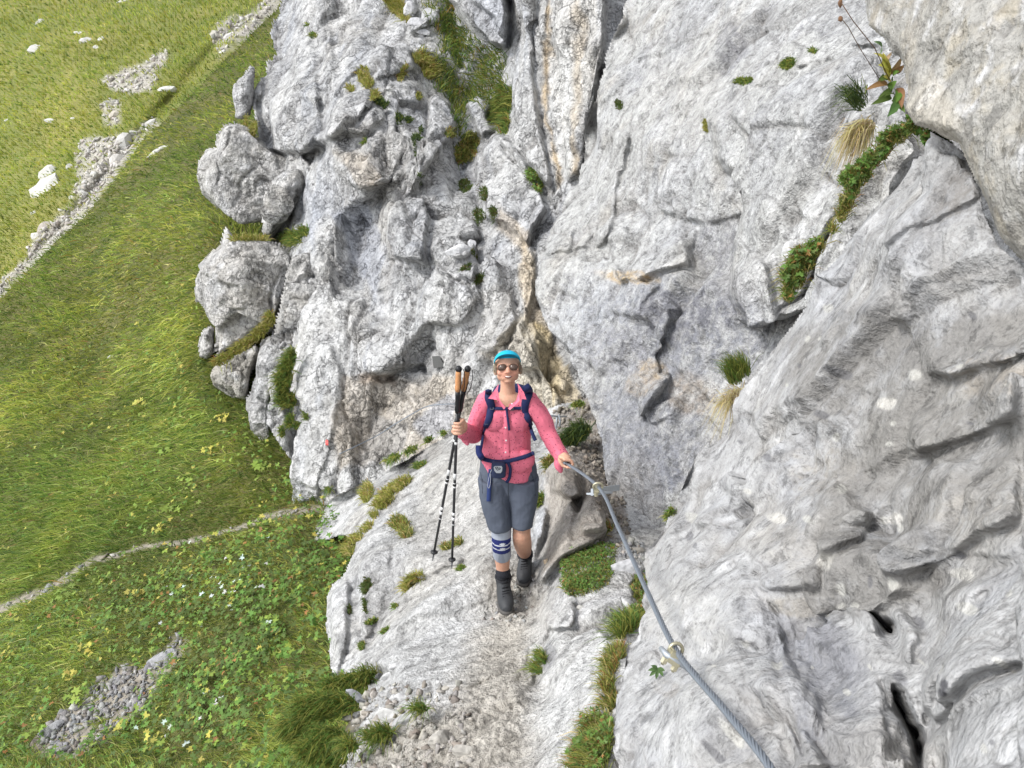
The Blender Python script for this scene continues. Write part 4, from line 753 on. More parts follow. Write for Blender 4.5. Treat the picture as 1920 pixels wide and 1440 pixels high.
# ------------------------------------------------------------------ unseen cliff added above the picture, shaped to block light
def unseen_high_cliff():
    path = [(-22, 95, 12), (-12, 60, 20), (-9, 45, 27), (-6.6, 28, 33), (-5.0, 20.5, 33), (-1.4, 17.8, 33), (1.0, 14.8, 33), (2.8, 10, 33), (4.0, 6.8, 33), (4.3, 3, 33), (4.2, -1, 33), (5, -7, 33), (8, -30, 30)]
    p = np.array(path); seg = np.linalg.norm(np.diff(p[:, :2], axis=0), axis=1); s = np.concatenate([[0], np.cumsum(seg)])
    n = 260; m = 110; t = np.linspace(0, s[-1], n); x = np.interp(t, s, p[:, 0]); y = np.interp(t, s, p[:, 1]); top = np.interp(t, s, p[:, 2])
    v = np.linspace(0, 1, m)**1.3
    Z0 = np.where(y < 3.5, -4, 1.5)
    Z = Z0[None, :]+(top-Z0)[None, :]*v[:, None]
    X = np.broadcast_to(x, Z.shape)+0.22*np.maximum(Z-4, 0); Y = np.broadcast_to(y, Z.shape)+0.05*Z
    P = np.stack([X, Y, Z], -1)
    f, j = facets(P, 6, off=3); f2_, j2 = facets(P, 2, off=8)
    h = 1.0*np.abs(f)*smooth(Z, 3, 9)+0.3*np.abs(f2_)+0.3*np.abs(fbm(P, 2.5, 5))
    P = P+h[..., None]*np.array([0.9, 0.3, 0.0])
    idx = np.arange(n*m).reshape(m, n)
    F = np.stack([idx[:-1, :-1], idx[:-1, 1:], idx[1:, 1:], idx[1:, :-1]], -1).reshape(-1, 4)
    c = np.ones(P.shape)*(0.42, 0.42, 0.42); c = mixc(c, (0.33, 0.34, 0.37), smooth(fbm(P, 5, 5), -0.1, 0.4)); c = mixc(c, (0.46, 0.4, 0.31), 0.5*smooth(fbm(P, 4, 5, off=9), 0.05, 0.4))
    mesh_obj('unseen_cliff_occluder', P.reshape(-1, 3), F, M_ROCK_FAR, colors=c.reshape(-1, 3), kind='structure')
unseen_high_cliff()
# ------------------------------------------------------------------ grass, leaves, stones
rs = np.random.RandomState(11)
def unit(v): return v/(np.linalg.norm(v, axis=-1, keepdims=True)+1e-9)
DOWN = np.array([0, 0, -1.0])
def blades(base, direc, droop, length, width, color, rs=rs):
    """one bent blade per row"""
    n = len(base); length = np.asarray(length)[:, None]; width = np.asarray(width)[:, None]
    direc = unit(direc); side = unit(np.cross(direc, rs.normal(size=(n, 3))))
    mid = base+direc*length*0.5+droop*length*0.08
    tip = base+direc*length*0.86+droop*length*0.42
    V = np.stack([base-side*width*0.5, base+side*width*0.5, mid+side*width*0.42, mid-side*width*0.42, tip, tip], 1)
    V[:, 5] = tip+side*width*0.06
    V = V.reshape(-1, 3)
    o = np.arange(n)[:, None]*6
    F = np.concatenate([o+[0, 1, 2, 3], o+[3, 2, 5, 4]])
    C = np.repeat(color, 6, axis=0); return V, F, C
def leaf_cards(base, normal, size, color, lobes=5, rs=rs):
    """little hand-shaped leaves, slightly cupped"""
    n = len(base); normal = unit(normal); a = unit(np.cross(normal, rs.normal(size=(n, 3)))); b = np.cross(normal, a)
    k = lobes*2; size = np.asarray(size)[:, None]
    V = [base]
    for i in range(k+1):
        th = -2.3+4.6*i/k; r = (1.0-0.25*abs(i/k-0.5)*2) if i % 2 == 1 or lobes < 3 else 0.52
        cup = 0.22*(r**2)*rs.uniform(-1, 1, (n, 1))
        V.append(base+size*r*(a*math.cos(th)+b*math.sin(th))+normal*size*cup)
    m = k+2
    V = np.stack(V, 1).reshape(-1, 3); o = np.arange(n)[:, None]*m
    F = np.concatenate([o+np.array([0, i, i+1]) for i in range(1, k+1)])
    return V, F, np.repeat(color, m, axis=0)
def oval_leaves(base, direc, normal, length, width, color, fold=0.25):
    n = len(base); direc = unit(direc); s = unit(np.cross(direc, normal)); L = np.asarray(length)[:, None]; W = np.asarray(width)[:, None]; nn = np.cross(s, direc)
    V = np.stack([base, base+direc*L*.35+s*W*.45+nn*W*fold, base+direc*L*.7+s*W*.4+nn*W*fold-nn*L*.05, base+direc*L-nn*L*.18, base+direc*L*.7-s*W*.4+nn*W*fold-nn*L*.05, base+direc*L*.35-s*W*.45+nn*W*fold, base+direc*L*.5-nn*L*.02], 1).reshape(-1, 3)
    o = np.arange(n)[:, None]*7
    F = np.concatenate([o+[6, i, (i+1) % 6] for i in range(6)])
    return V, F, np.repeat(color, 7, axis=0)
def merge(parts):
    """quads and triangles together"""
    V = np.concatenate([p[0] for p in parts]); C = np.concatenate([p[2] for p in parts]); F = []; o = 0
    for p in parts:
        f = p[1]+o; o += len(p[0])
        if f.shape[1] == 3: f = np.concatenate([f, f[:, :1]], 1)
        F.append(f)
    return V, np.concatenate(F), C
def veg_obj(name, parts, parent=None, **kw):
    """parts: list of (V,F,C) with 3- or 4-cornered faces"""
    V = np.concatenate([p[0] for p in parts]); C = np.concatenate([p[2] for p in parts]); o = 0; T = []; Q = []
    for p in parts:
        (T if p[1].shape[1] == 3 else Q).append(p[1]+o); o += len(p[0])
    me = bpy.data.meshes.new(name); fl = []; tot = []
    for A in (Q, T):
        if A:
            A = np.concatenate(A); fl.append(A.ravel()); tot.append(np.full(len(A), A.shape[1], np.int32))
    fl = np.concatenate(fl).astype(np.int32); tot = np.concatenate(tot); st = np.concatenate([[0], np.cumsum(tot)[:-1]]).astype(np.int32)
    me.vertices.add(len(V)); me.vertices.foreach_set('co', V.astype(np.float32).ravel())
    me.loops.add(len(fl)); me.loops.foreach_set('vertex_index', fl)
    me.polygons.add(len(tot)); me.polygons.foreach_set('loop_start', st); me.polygons.foreach_set('loop_total', tot)
    me.update(calc_edges=True); me.polygons.foreach_set('use_smooth', np.ones(len(tot), bool))
    a = me.color_attributes.new('tint', 'FLOAT_COLOR', 'POINT'); c = np.ones((len(V), 4), np.float32); c[:, :3] = np.clip(C, 0, 1); a.data.foreach_set('color', c.ravel())
    me.materials.append(M_BLADE)
    ob = bpy.data.objects.new(name, me); COL.objects.link(ob)
    if parent: ob.parent = parent
    return set_props(ob, **kw)
def pal(n, cols, weights, jitter=0.22, rs=rs, hue=0.08):
    cols = np.array(cols); k = rs.choice(len(cols), n, p=np.array(weights)/sum(weights))
    return cols[k]*(1+jitter*rs.uniform(-1, 1, (n, 1)))*(1+hue*rs.uniform(-1, 1, (n, 3)))
G_MID, G_YEL, G_DRY, G_DARK, G_LEAF, G_LIME, G_GOLD, G_RUST, G_WHITE = (0.23, 0.26, 0.055), (0.36, 0.345, 0.08), (0.48, 0.41, 0.17), (0.095, 0.145, 0.035), (0.13, 0.24, 0.045), (0.24, 0.34, 0.06), (0.46, 0.42, 0.09), (0.33, 0.17, 0.06), (0.62, 0.68, 0.64)

def cover(body, n, lo, hi, avoid, mask=None, rs=rs):
    px = rs.uniform(lo[0], hi[0], n); py = rs.uniform(lo[1], hi[1], n)
    P, N, sd, _ = body.at(px, py); ok = sd > 0
    for a, mg in avoid: ok &= poly_sd(px, py, a) < -mg
    if mask is not None:
        i = np.clip(np.searchsorted(body.xs, px)-1, 0, len(body.xs)-2); j = np.clip(np.searchsorted(body.ys, py)-1, 0, len(body.ys)-2)
        ok &= rs.rand(n) > mask[j, i]
    return px[ok], py[ok], P[ok], N[ok]
def downslope(N):
    d = DOWN-(N*DOWN).sum(-1, keepdims=True)*N
    return d/(np.linalg.norm(d, axis=-1, keepdims=True)+0.15)
hide = [([(600, -60), (560, 200), (500, 330), (560, 600), (545, 800), (600, 900), (1200, 900), (1200, -60)], 0), ([(690, 1110), (740, 1030), (860, 860), (1200, 700), (1200, 1700), (780, 1700), (720, 1300), (700, 1200)], 0)]

# far meadow: sparse short tufts, wide enough to read at their distance
px, py, P, N = cover(far, 78000, (-160, -160), (640, 720), [(slope.outline, 4)], mask=np.clip(far.scree*1.05, 0, 0.97))
d = (P-CAM) @ FW
t1 = smooth(fbm(P, 6, 5, 0.6, off=4), -0.35, 0.35)[:, None]; t2 = smooth(fbm(P, 1.5, 4, 0.7, off=8), -0.1, 0.45)[:, None]
c = pal(len(P), [G_MID, G_YEL, G_DRY, G_DARK], [4, 4, 0.8, 0.8]); c = c*(0.95+0.4*t1)*np.array([1.18, 1.3, 1.25])+t2*np.array([0.06, 0.04, 0.0]); 
dirs = N*0.8+rs.normal(size=P.shape)*0.35+np.array([0, 0, 0.5])
veg_obj('meadow_grass', [blades(P, dirs, downslope(N), rs.uniform(0.14, 0.34, len(P))*(0.5+0.5*d/40), d/FOC*rs.uniform(1.6, 2.8, len(P)), c)], kind='stuff')

# near slope
px, py, P, N = cover(slope, 185000, (-160, -60), (760, 1600), hide, mask=np.clip(slope.bare*1.0, 0, 0.985))
d = (P-CAM) @ FW
lush = smooth(fbm(P, 1.6, 5, 0.6, off=2), -0.05, 0.35)*smooth(1150-0*py+0*px-(py-0.30*(560-px)), 260, -60)   # leafy ground below the trail
t1 = smooth(fbm(P, 2.4, 5, 0.65, off=14), -0.3, 0.3)[:, None]; t2 = smooth(fbm(P, 0.7, 4, 0.7, off=18), 0.0, 0.4)[:, None]
c = pal(len(P), [G_MID, G_YEL, G_DRY, G_DARK, G_RUST], [4.5, 2.6, 0.7, 1.9, 0.12])
t3 = smooth(fbm(P, 5.5, 4, 0.6, off=44), -0.25, 0.25)[:, None]; c = 1.25*c*(0.62+0.5*t1)*np.array([0.97, 1.08, 1.0])*(0.85+0.3*t3)*(np.array([0.9, 1.04, 1.0])+t3*np.array([0.18, 0.0, 0.0]))*(1-0.3*lush[:, None])+t2*np.array([0.05, 0.035, 0.0])
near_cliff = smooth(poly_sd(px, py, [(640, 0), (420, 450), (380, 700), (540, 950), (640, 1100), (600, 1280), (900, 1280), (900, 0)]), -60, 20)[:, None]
c = c*(1-0.3*near_cliff)  # grass darkened along the cliff foot, shade put into the blade colour
wild = smooth(py-(1150-0.33*px), -40, 60)[:, None]
dirs = N*0.45+downslope(N)*(0.35-0.25*wild)+rs.normal(size=P.shape)*(0.5+0.3*wild)+np.array([0, 0, 0.3])
ln = rs.uniform(0.07, 0.22, len(P))*(1-0.3*wild[:, 0])*(0.8+0.5*t1[:, 0])*(0.75+0.25*np.minimum(d, 20)/8)*(1-0.4*lush)
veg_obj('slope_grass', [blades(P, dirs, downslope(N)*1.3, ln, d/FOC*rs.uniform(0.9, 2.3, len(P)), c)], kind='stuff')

# broad leaved herbs
px, py, P, N = cover(slope, 95000, (-160, 300), (760, 1600), hide, mask=np.clip(slope.bare*1.6, 0, 1))
d = (P-CAM) @ FW
band = smooth(py, 450, 900); low = smooth(py+0.30*px, 1120, 1260)
low = np.maximum(low, smooth(py-(1150-0.33*px), -20, 60)); dens = (0.15*low+smooth(fbm(P, 1.1, 5, 0.7, off=31), -0.22, 0.2))*(0.05+0.10*band+0.34*low)*(0.4+0.6*smooth(px, 120, 330))
ok = rs.rand(len(P)) < dens; px, py, P, N, d, low = px[ok], py[ok], P[ok], N[ok], d[ok], low[ok]
c = pal(len(P), [G_LEAF, G_LIME, G_GOLD, G_DARK, G_RUST], [5, 1.2, 0.4, 4.5, 0.3]); hi_ = rs.rand(len(P)) > low
c[hi_] = pal(hi_.sum(), [G_LEAF, G_LIME, G_GOLD], [2, 2, 1.1])
wz = np.exp(-(((px-430)/75)**2+((py-1120)/65)**2))+0.5*np.exp(-(((px-360)/90)**2+((py-1380)/60)**2)); w = rs.rand(len(P)) < 0.10*wz; c[w] = pal(w.sum(), [G_WHITE], [1], 0.1)
size = rs.uniform(0.015, 0.045, len(P))*(0.8+0.25*np.minimum(d, 14)/8)
up = N+rs.normal(size=P.shape)*0.4+np.array([0, -0.25, 0.4])
veg_obj('meadow_herbs', [leaf_cards(P+unit(N)*rs.uniform(0.05, 0.16, (len(P), 1)), up, size, c)], kind='stuff')

# yellow green lady's-mantle-like plants one can pick out, each several big leaves round one foot
herb_spots = [(165, 1330, 'lime', 'tallest lime green herb, over the left side of the grey scree patch'), (335, 960, 'lime', 'lime green herb just above the trail, below the wall of boulders'), (150, 1280, 'gold', 'golden herb above the upper left rim of the scree'), (500, 890, 'lime', 'lime green herb nearest the foot of the tall white boulder'), (405, 855, 'gold', 'golden herb left of the cliff foot, above a lime green one'), (360, 905, 'lime', 'lime green herb between two golden ones left of the cliff foot'), (310, 1000, 'gold', 'golden herb touching the upper edge of the trail'), (130, 1120, 'lime', 'lime green herb just under the trail near the left picture edge'), (270, 1120, 'gold', 'golden herb under the middle of the trail'), (180, 1230, 'gold', 'golden herb midway between trail and scree patch'), (30, 1230, 'gold', 'golden herb at the far left edge below the trail'), (560, 1250, 'green', 'deep green herb close to the left face of the ledge buttress'), (480, 1180, 'green', 'deep green herb beneath the white leaves'), (530, 1190, 'lime', 'lime green herb between the white leaves and the ledge'), (90, 1400, 'lime', 'lime green herb at the lower left tip of the scree'), (235, 1375, 'gold', 'golden herb growing on the lower rim of the scree'), (310, 1400, 'gold', 'golden herb at the bottom edge right of the scree'), (395, 1280, 'lime', 'lime green herb right of the large flat grey slab'), (430, 1345, 'green', 'deep green herb low in the meadow between scree and ledge'), (270, 760, 'gold', 'highest golden herb on the open slope'), (320, 850, 'lime', 'lime green herb in mid slope under the highest golden one'), (430, 790, 'gold', 'golden herb close to the tan wedge boulder'), (610, 1180, 'green', 'deep green herb pressed against the ledge buttress'), (455, 1060, 'lime', 'lime green herb under the inner end of the trail')]
for k, (x, y, kind, lab) in enumerate(herb_spots):
    p, nrm, _, _ = slope.at(x, y); p = p[0]; nrm = unit(nrm[0]); n = rs.randint(5, 9); dd = (p-CAM) @ FW; sz = (0.009 if kind == 'gold' else 0.0115)*dd**0.75
    root = bpy.data.objects.new('herb_plant', None); COL.objects.link(root); root.location = p; root.empty_display_size = 0.05
    set_props(root, lab, 'herb', 'broad leaved herbs in the meadow')
    for j in range(n):
        a = 2*math.pi*j/n+rs.rand(); off = np.array([math.cos(a), math.sin(a), 0])*sz*rs.uniform(0.7, 2.0)+nrm*0.06*rs.uniform(0.8, 2.4)
        col = pal(1, [{'lime': G_LIME, 'gold': G_GOLD, 'green': G_LEAF}[kind]], [1], 0.3)
        v = leaf_cards(off[None], (nrm+rs.normal(size=3)*0.35+np.array([0, -0.4, 0.3]))[None], [sz*rs.uniform(0.8, 1.35)], col)
        stem = blades(np.zeros((1, 3)), off[None], off[None]*0, [np.linalg.norm(off)*1.15], [0.006], np.array([[0.12, 0.17, 0.05]]))
        veg_obj('leaf', [v, stem], parent=root)

# ---- tufts and cushions growing out of the rock: each a thing
def on_body(body, cx, cy, rx, ry, ang, n):
    r = np.sqrt(rs.rand(n)); a = rs.rand(n)*2*np.pi; x = r*np.cos(a)*rx; y = r*np.sin(a)*ry; t = R(ang)
    px = cx+x*math.cos(t)-y*math.sin(t); py = cy+x*math.sin(t)+y*math.cos(t)
    if isinstance(body, Body): P, N, sd, _ = body.at(px, py); return P, unit(N)
    P = pt(px, py, body+rs.uniform(-0.04, 0.04, n)); N = np.tile(unit(np.array([-0.45, -0.6, 0.65])), (n, 1)); return P, N
PAL = dict(green=([G_MID, G_DARK, G_LEAF, G_YEL], [3, 2, 2, 1]), yellow=([G_YEL, G_MID, G_DRY, G_RUST], [4, 3, 2, 0.3]), mixed=([G_MID, G_DRY, G_DARK, G_RUST, G_YEL], [3, 1.6, 2, 0.9, 1.5]),
           dark=([G_DARK, (0.06, 0.10, 0.04), G_MID], [4, 3, 1]), straw=([(0.50, 0.42, 0.26), G_DRY, (0.36, 0.27, 0.15)], [3, 3, 1]), moss=([(0.09, 0.12, 0.03), G_DARK, (0.14, 0.11, 0.04)], [3, 3, 1]))
def tuft(label, body, spots, palette='green', ln=0.12, per=1.0, leafy=0.0, wid=1.3, droop=1.0, name='grass_tuft', cat='grass tuft', group='grass tufts rooted in the rock', spread=0.5, leafsize=0.02, upw=0.55, fan=None):
    parts = []
    for (cx, cy, rx, ry, ang) in spots:
        n = int(max(40, rx*ry*per*1.1)); P, N = on_body(body, cx, cy, rx, ry, ang, n); d = (P-CAM) @ FW
        dirs = N*0.7+np.array([0, 0, upw])+rs.normal(size=P.shape)*spread
        if fan is not None: dirs = dirs+np.array(fan)
        c = pal(n, *PAL[palette]); k = rs.rand(n) >= leafy
        if k.any(): parts.append(blades(P[k], dirs[k], (DOWN+0.2*N[k])*droop, ln*rs.uniform(0.45, 1.25, k.sum()), d[k]/FOC*rs.uniform(0.8, 1.5, k.sum())*wid, c[k]))
        if (~k).any():
            m = (~k).sum(); cc = pal(m, [G_LEAF, G_DARK, (0.13, 0.22, 0.06), G_RUST], [4, 3, 2, 0.35])
            parts.append(leaf_cards(P[~k]+N[~k]*ln*rs.uniform(0.1, 0.6, (m, 1)), dirs[~k]+rs.normal(size=(m, 3))*0.3, leafsize*rs.uniform(0.5, 1.2, m), cc))
    veg_obj(name, parts, label=label, cat=cat, group=group)
tuft('yellowish grass mat on top of the broad pale boulder', left if False else b3, [(470, 452, 34, 10, -8)], 'yellow', 0.2, 2.2, upw=0.9)
tuft('green grass clump in the cleft behind the leaning oval boulder', left, [(548, 452, 26, 14, 10), (575, 440, 10, 10, 0)], 'green', 0.2, 2)
tuft('long grass strip running down between two pale boulders', 10.6, [(420, 676, 22, 7, -25), (455, 652, 24, 8, -32), (490, 625, 22, 8, -42), (508, 600, 9, 14, 0)], 'yellow', 0.17, 2.4)
tuft('dark vertical grass cleft right of the tall white boulder', 9.75, [(545, 680, 9, 24, 15), (535, 715, 13, 26, 8), (540, 752, 18, 14, 0)], 'green', 0.22, 2.2)
tuft('small green tufts in the cracks above the cliff foot', 9.3, [(545, 790, 7, 14, 10), (560, 800, 8, 8, 0), (576, 785, 4, 14, -30), (585, 840, 12, 9, -45), (568, 858, 10, 8, -50), (597, 826, 5, 5, 0), (530, 810, 5, 12, 0)], 'green', 0.1, 2.5)
tuft('straw coloured tuft under the white block at the cliff edge', left, [(475, 243, 7, 14, 10), (448, 228, 12, 5, 0)], 'yellow', 0.16, 3)
tuft('grass bank at the top of the cliff beside stacked grey blocks', left, [(745, 12, 22, 12, 30), (760, 30, 10, 10, 0), (735, 0, 15, 8, 0)], 'yellow', 0.22, 2)
tuft('tawny grass tuft hanging below the stacked grey blocks', left, [(795, 108, 16, 14, 40), (812, 130, 14, 14, 40), (805, 120, 12, 10, 0)], 'yellow', 0.24, 2.4)
tuft('narrow tuft in a notch left of the tawny hanging tuft', left, [(757, 138, 5, 18, 25), (750, 150, 6, 6, 0)], 'yellow', 0.12, 3)
tuft('olive tuft on the crest above the big white facet', left, [(683, 145, 9, 14, 15), (692, 160, 10, 10, 30), (705, 185, 8, 14, -10), (660, 170, 7, 5, 0)], 'yellow', 0.14, 2.6)
tuft('dark green tuft where the two long cracks meet', left, [(712, 198, 9, 9, 0), (720, 205, 8, 6, 0)], 'dark', 0.12, 3)
tuft('thin green fringe along the long diagonal crack', left, [(748, 228, 8, 9, 40), (766, 230, 7, 7, 0), (782, 270, 8, 8, 0), (778, 290, 3, 12, -10), (790, 250, 4, 4, 0), (788, 335, 3, 12, 0)], 'dark', 0.09, 3)
tuft('tiny bright sprig on the white upper buttress', left, [(590, 70, 6, 5, 0), (576, 46, 3, 3, 0), (690, 279, 6, 5, 0)], 'green', 0.10, 4)
tuft('rust brown mossy hummock in the middle of the cliff', left, [(876, 285, 20, 26, 0), (868, 300, 15, 14, 0), (885, 262, 12, 16, 0)], 'mixed', 0.14, 2.4)
tuft('small brown tuft left of the mossy hummock', left, [(845, 252, 9, 8, 0), (787, 180, 5, 12, 10)], 'mixed', 0.1, 3)
tuft('upper of the round green cushions below the hummock', left, [(876, 356, 12, 12, 30), (905, 360, 8, 12, 0)], 'moss', 0.09, 3)
tuft('round dark green cushion above the white wedge of rock', left, [(893, 398, 10, 11, 0), (921, 394, 8, 9, 0), (919, 408, 4, 4, 0)], 'moss', 0.09, 3)
tuft('little round cushion right of the flat white flake', left, [(874, 504, 11, 9, -20), (888, 465, 6, 5, 0), (902, 532, 7, 10, 40)], 'moss', 0.09, 3)
tuft('green tuft at the foot of the chimney', left, [(1000, 330, 14, 10, 30), (995, 322, 8, 6, 0), (1010, 345, 8, 8, 0)], 'green', 0.12, 3, leafy=0.3)
tuft('grass bench right of the leaning grey spike', left, [(945, 190, 16, 26, 10), (935, 215, 16, 16, 0), (955, 240, 6, 16, 0)], 'green', 0.22, 2)
tuft('thin green line of turf on top of the square block', right, [(1396, 154, 17, 4, -22)], 'green', 0.05, 6, leafsize=0.01)
tuft('second little turf patch further up the block edge', right, [(1480, 124, 14, 7, -30), (1528, 101, 6, 3, 0)], 'green', 0.055, 6)
tuft('yellow moss streak in the left edge crack of the square block', right, [(1323, 236, 4, 13, -8)], 'yellow', 0.03, 8)
tuft('tiny withered sprig stuck on the bare right wall', right, [(1165, 200, 5, 8, 0)], 'moss', 0.05, 5)
tuft('stiff grass tuft on the scree gully behind the hiker', 6.35, [(1088, 815, 20, 14, -30), (1070, 830, 14, 10, 0)], 'dark', 0.2, 2.6, fan=(-0.3, -0.2, 0.2))
tuft('orange tipped grass beside the elbow at the gully edge', 6.1, [(1035, 872, 13, 14, 0)], 'mixed', 0.12, 2.5)
tuft('small clump at the top of the gully by the ochre wall', 6.9, [(1085, 760, 12, 4, -10)], 'green', 0.09, 4)
tuft('green clump wedged beside the shorts and grey rock', 5.9, [(1012, 940, 7, 14, 20)], 'green', 0.1, 3)
tuft('tuft with long dry stalks below the cable bracket', 4.85, [(1135, 992, 15, 8, 0), (1125, 998, 10, 6, 0)], 'mixed', 0.13, 3, fan=(-0.5, 0, 0.1))
tuft('small bright sprig at the toe of the right wall', 3.35, [(1258, 968, 12, 9, -30), (1262, 960, 8, 8, 0)], 'green', 0.035, 5)
tuft('leafy green cushion with orange tips inside the cable bend', ledge, [(1110, 1085, 48, 34, -25), (1090, 1060, 26, 18, -30), (1130, 1050, 26, 16, 0), (1085, 1110, 24, 18, 10)], 'mixed', 0.05, 1.9, leafy=0.5, leafsize=0.010, group='cushions on the ledge')
tuft('grass fringe below the lone stone under the cable', ledge, [(1200, 1108, 16, 16, 0), (1210, 1135, 12, 22, 0), (1195, 1155, 12, 14, 0)], 'mixed', 0.09, 1.7, leafy=0.25, leafsize=0.01, fan=(-0.25, -0.1, 0), group='grass fringe beside the near crag')
tuft('bright green grass fan hanging over the white slab', ledge, [(1182, 1190, 14, 14, 0), (1192, 1180, 12, 12, 0), (1168, 1205, 9, 8, 0)], 'green', 0.16, 2.2, fan=(-0.5, -0.1, 0), group='grass fringe beside the near crag')
tuft('tawny grass strip along the foot of the near crag', ledge, [(1158, 1260, 9, 28, 20), (1148, 1310, 10, 26, 12), (1168, 1238, 8, 14, 0)], 'mixed', 0.10, 2.2, fan=(-0.35, -0.1, 0), group='grass fringe beside the near crag')
tuft('thick green clump at the bottom of the fringe strip', ledge, [(1125, 1370, 26, 24, 0), (1120, 1410, 30, 30, 0), (1110, 1460, 30, 30, 0)], 'mixed', 0.11, 1.8, leafy=0.2, leafsize=0.012, fan=(-0.3, -0.1, 0), group='grass fringe beside the near crag')
tuft('sparse blades in the groove right of the worn path', ledge, [(1022, 1240, 8, 10, 0), (1012, 1262, 8, 8, 0)], 'green', 0.1, 2.6, fan=(-0.2, 0, 0.2))
tuft('olive grass patch high on the ledge behind the poles', ledge, [(745, 918, 34, 9, -28), (725, 940, 16, 10, -20), (715, 950, 12, 7, 0)], 'yellow', 0.13, 2.4)
tuft('small grass patch left of the olive one on the ledge', ledge, [(692, 922, 9, 13, 20), (686, 935, 7, 8, 0)], 'yellow', 0.13, 3)
tuft('thin green turf where wall and ledge meet', ledge, [(740, 860, 15, 5, -20), (772, 845, 12, 5, -25), (788, 874, 12, 5, -15), (620, 915, 5, 4, 0), (835, 815, 6, 3, -15), (806, 830, 8, 4, -30)], 'green', 0.10, 4)
tuft('tawny cushion at the head of the ledge buttress', ledge, [(750, 984, 16, 11, -10), (762, 1000, 12, 10, 0)], 'mixed', 0.11, 3)
tuft('grass wedge between the ledge lobe and the buttress', ledge, [(668, 1012, 16, 6, -30), (690, 990, 14, 5, -40), (655, 1035, 10, 10, -30), (703, 968, 8, 4, -35)], 'yellow', 0.12, 2.4)
tuft('dark moss streak on the buttress side', ledge, [(690, 1102, 7, 16, 10), (660, 1150, 4, 10, 0), (688, 1140, 3, 12, 0)], 'moss', 0.05, 5)
tuft('small tuft beside the pole tips', ledge, [(842, 1025, 14, 6, -20), (862, 1018, 8, 6, 0)], 'mixed', 0.08, 4)
tuft('dry tuft at the corner of the white slab left of the poles', ledge, [(783, 1094, 20, 7, -20), (768, 1104, 8, 10, 0)], 'yellow', 0.11, 3)
tuft('green thread of turf along the slab joint', ledge, [(868, 1072, 9, 4, -20), (745, 1142, 6, 3, -20), (700, 1170, 12, 4, -20), (725, 1186, 9, 3, -20), (680, 1212, 5, 8, 20)], 'green', 0.05, 5)
tuft('bushy grass at the lower left end of the ledge', 4.7, [(670, 1280, 32, 12, -15), (640, 1290, 30, 16, 0), (690, 1268, 18, 9, -20)], 'green', 0.14, 2.2, group='grass at the ledge foot')
tuft('shaggy grass spreading left of the loose stones', 4.3, [(600, 1330, 44, 26, 0), (570, 1370, 40, 26, 0), (640, 1320, 30, 16, 0)], 'green', 0.13, 1.5, fan=(-0.4, 0, 0), group='grass at the ledge foot')
tuft('bluish green grass clump low left of the loose stones', 3.95, [(620, 1385, 34, 20, 0), (590, 1410, 30, 22, 0), (640, 1430, 30, 18, 0)], 'green', 0.12, 1.6, group='grass at the ledge foot')
tuft('grass clump among the broken stones at the bottom', 3.55, [(715, 1380, 26, 9, -10), (660, 1400, 14, 8, 0), (790, 1330, 14, 5, 0)], 'green', 0.13, 3, group='grass at the ledge foot')
# crack between near crag, right wall and tan boulder
CG = 'plants in the crack above the near crag'
tuft('long bent grass hanging left of the yellow leaves', 2.95, [(1612, 190, 16, 22, 20)], 'dark', 0.17, 0.6, droop=1.3, fan=(-0.9, 0, 0.3), wid=1.2, group=CG)
tuft('bleached straw hanging under the long bent grass', 2.9, [(1622, 235, 20, 14, 0)], 'straw', 0.13, 1.3, droop=2.4, fan=(-0.3, 0, -0.7), upw=0, wid=1.4, spread=0.3, group=CG)
tuft('leafy mat filling the crack at the peak of the crag', 2.75, [(1640, 300, 42, 14, -38), (1605, 335, 30, 20, -30), (1680, 258, 34, 16, -20), (1600, 360, 18, 12, -60), (1720, 240, 22, 14, 10)], 'mixed', 0.06, 1.1, leafy=0.22, leafsize=0.016, wid=1.3, group=CG)
tuft('dark small leaved trail running down beside the tan boulder', 2.2, [(1745, 262, 16, 12, 40), (1768, 275, 14, 12, 40), (1760, 255, 14, 8, 30)], 'dark', 0.02, 1.6, leafy=0.85, leafsize=0.013, group=CG)
tuft('brown and green grass below the leafy mat', 2.95, [(1588, 385, 12, 20, 30), (1578, 410, 8, 10, 0), (1562, 432, 7, 8, 0)], 'mixed', 0.07, 2, group=CG)
tuft('bushy grass clump halfway down the crag edge crack', 3.1, [(1505, 495, 26, 20, -30), (1490, 525, 20, 22, 0), (1530, 470, 18, 12, -40), (1480, 555, 10, 14, 0)], 'mixed', 0.10, 1.3, leafy=0.15, leafsize=0.02, fan=(-0.2, 0, 0.2), group=CG)
tuft('fan of thin green grass where the right wall meets the crag', 3.5, [(1388, 705, 22, 9, -20), (1378, 715, 14, 8, 0)], 'green', 0.19, 2.4, fan=(-0.35, 0, 0.75), wid=0.9, spread=0.38, droop=0.7, group=CG)
tuft('bleached dry blades drooping below the fan of grass', 3.35, [(1382, 738, 14, 7, -40), (1368, 750, 8, 5, 0)], 'straw', 0.13, 2, droop=2.2, fan=(-0.2, 0, -0.3), upw=0.1, wid=1.0, group=CG)
